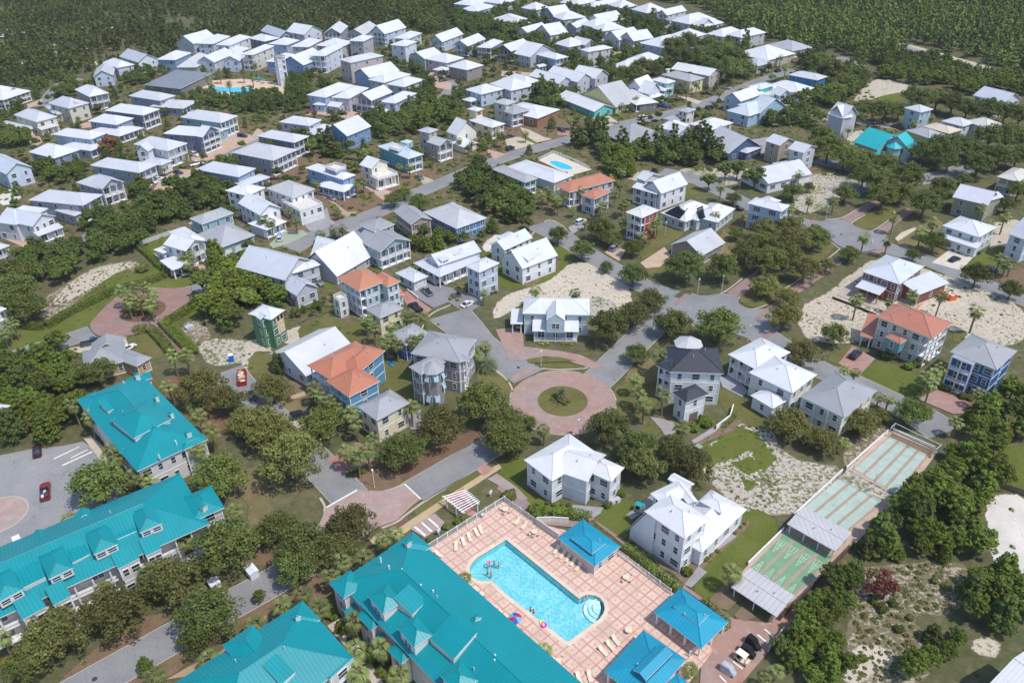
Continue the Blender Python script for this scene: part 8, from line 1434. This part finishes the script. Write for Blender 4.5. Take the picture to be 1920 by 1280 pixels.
hedge('oleander hedge along the picket fence before the largest white house','4c',(860,340,960,410,1060,500,1190,600,1260,640),1.8,1.6);hedge('dark hedge around the patio of the charcoal roofed house','3c',(1560,690,1620,640,1655,590),1.0,1.1);hedge('dark hedge behind the pump yard wall','4c',(360,110,480,110,560,120,630,140),1.8,1.8);hedge('low hedge beside the corner open pavilion','4c',(1540,920,1600,870,1500,760,1430,700),1.0,1.0)
SHR=[shrub(1.0,1.1,LUSH,420,.15),shrub(1.0,1.2,OAKM,420,.15),shrub(1.0,.9,OAKG,380,.15)];YS=shrub(1.0,.9,YEL,300,.16)
def shrubs(label,t,lst,r=.7,me=None):
 for x,y,*q in lst:g=G(t,x,y,.4);s=(q[0]if q else r)*rnd.uniform(.85,1.15);root=thing('shrub',label,'shrub',g*1.0,rnd.uniform(0,6),label);root.location.z=.05;root.scale=(s,s,s*rnd.uniform(.9,1.2));link('foliage',me or SHR[rnd.randrange(3)],root)
shrubs('dark round shrub on the brick path corner above the pool','4c',[(255,90,2.0),(60,-30,1.6)]);shrubs('clipped bright shrub between the garage tower and patio','3c',[(1440,655,1.9),(1360,690,1.6)],1,SHR[0]);shrubs('golden shrub before the symmetrical aqua house','2c',[(265,1250),(290,1255),(325,1250),(430,1255),(465,1255),(495,1258)],.55,YS);shrubs('flower shrub at the foot of the largest white house','4c',[(1310,500,1.1),(1440,400,.9)]);shrubs('small shrub in the bed along the largest white house','4c',[(930,295),(970,335),(1015,370),(1060,400),(1100,430),(1180,495),(1220,525),(1480,370),(1530,345),(1650,215),(1690,175),(1720,150)],.45)
shrubs('small shrub at the front of the corner roof deck house','3c',[(325,1210),(370,1225),(425,1225),(475,1225),(750,1235,.9),(845,1150,1.0)],.5);shrubs('shrub in the ring around the circle feather palm','3c',[(360,480),(380,500),(410,512),(450,515),(478,495),(380,465),(430,500,1.0)],.7);shrubs('leafy shrub in the left loop mulch island','2a',[(930,1020,1.2),(960,1050,1.3),(1010,1040,1.2),(900,1030,1.0),(1060,1030,1.0),(980,990,1.4)],1);shrubs('shrub at the base of the bright white hedge corner house','2a',[(1290,760,1.4),(1340,755,1.2),(1420,690,1.1),(1380,735,1.0),(1010,740,2.2)],1)
shrubs('shrub under the corner palms of the lower avenue','3b',[(700,1010,.9),(740,1010,1.0),(790,990,.9)]);shrubs('shrub along the green grass by the pergola','4b',[(1510,120,1.4),(1385,180,.8),(1255,265,.6),(1460,140,1.0)]);shrubs('sprouting shrub in the rust mulch of the farmhouse','2c',[(410,660),(380,690),(350,710),(250,770),(200,800),(165,825),(390,650)],.5);shrubs('shrub before the royal blue house','3d',[(1310,400,1.2),(1370,410,1.0),(1450,470,1.2),(1500,480,1.1)]);shrubs('shrub along the beige orange roofed house front','3d',[(940,190,1.3),(900,180,1.1),(870,170,.9),(1070,260,1.3),(1130,240,1.4),(1180,220,1.2)])
shrubs('shrub before the skirt roof house','2d',[(1420,615),(1450,620),(1490,632),(1380,600)],.5);shrubs('golden shrub by the orange roofed lilac house','2c',[(790,95,1.8),(850,300,1.2),(1460,375,.8)],1,YS);shrubs('golden palm shrub before the longest teal building','4a',[(90,1180,1.6),(60,1130,1.3)],1,YS);shrubs('pale shrub on the clubhouse walk','4b',[(560,790,1.5),(520,730,1.2),(585,815,1.0),(650,900,1.3),(705,980,.8),(830,1110,1.3),(930,1200,1.2)],1,SHR[0]);shrubs('shrub in the stone drive bed by the slim pale blue house','2b',[(1410,940),(1440,930),(1470,900),(1460,950),(1700,900),(1730,890)],.7);shrubs('shrub on the weedy sand in the right hand clearing','4d',[(750,1105,.9),(1000,900,.9),(1080,820,.8),(880,760,1.1),(820,700,1.0),(960,720,.9),(1340,600,1.0),(1250,560,.8),(760,800,.8)],.8)
def tufts(name,label,t,xy,step,dens,m,s0=(.15,.4)):
 pts=[]
 for x,y in inside(t,xy,step):
  if rnd.random()<dens and free(x,y):s=rnd.uniform(*s0);pts.append((x,y,s,s*.7))
 pool=[blob((0,0,.4),(1,1,.5),26,.42)for _ in range(3)];ob=mass(name,label,'weeds',pts,pool,m);return ob
tufts('weeds','weeds scattered over the sandy lot between round shrubs and courts','3c',(1380,920,1480,700,1660,650,1882,690,1960,860,1960,1230,1750,1260,1600,1160),1.0,.5,turf('green'));tufts('weeds','scrub weeds over the clearing beside the shelters','4d',(660,500,900,480,1400,430,1500,560,1380,780,1110,760,1110,900,1240,960,1150,1260,640,1260,690,900),.9,.55,OAKG,(.2,.6));tufts('weeds','dry weeds over the sand bank above the brick loop hedge','2a',(300,960,470,860,620,750,880,690,980,700,990,760,780,850,560,1000,420,1080,310,1090),1.0,.45,OAKG,(.15,.45));tufts('weeds','sparse weeds over the bare sand lot behind the aqua house','2c',(0,960,330,830,470,700,700,710,820,780,880,900,760,1050,640,960,330,930),1.1,.22,OAKG,(.1,.3));tufts('weeds','sparse weeds over the building site sand','2d',(300,1010,500,930,640,1000,860,1000,1180,1000,1640,1010,1882,1000,1880,1200,1440,1180,900,1160,420,1230),1.2,.25,OAKG,(.1,.3))
tufts('garden_shrubs','low garden shrubs and weeds between the white houses','p',(-40,470,-40,330,120,190,330,120,620,60,860,15,1150,10,1330,60,1420,80,1600,130,1700,250,1640,330,1500,330,1250,330,900,420,640,640,380,480,200,430),3.0,.62,LUSH,(.35,1.25));tufts('undergrowth','low undergrowth beneath the belts and street trees','p',(-30,640,120,600,200,560,380,560,480,640,640,700,760,740,900,700,1300,560,1900,360,1940,1280,1440,1280,1420,1160,1800,900,1500,700,900,860,640,1000,400,1100,100,1290,-20,1290),2.6,.16,OAKG,(.25,.6))
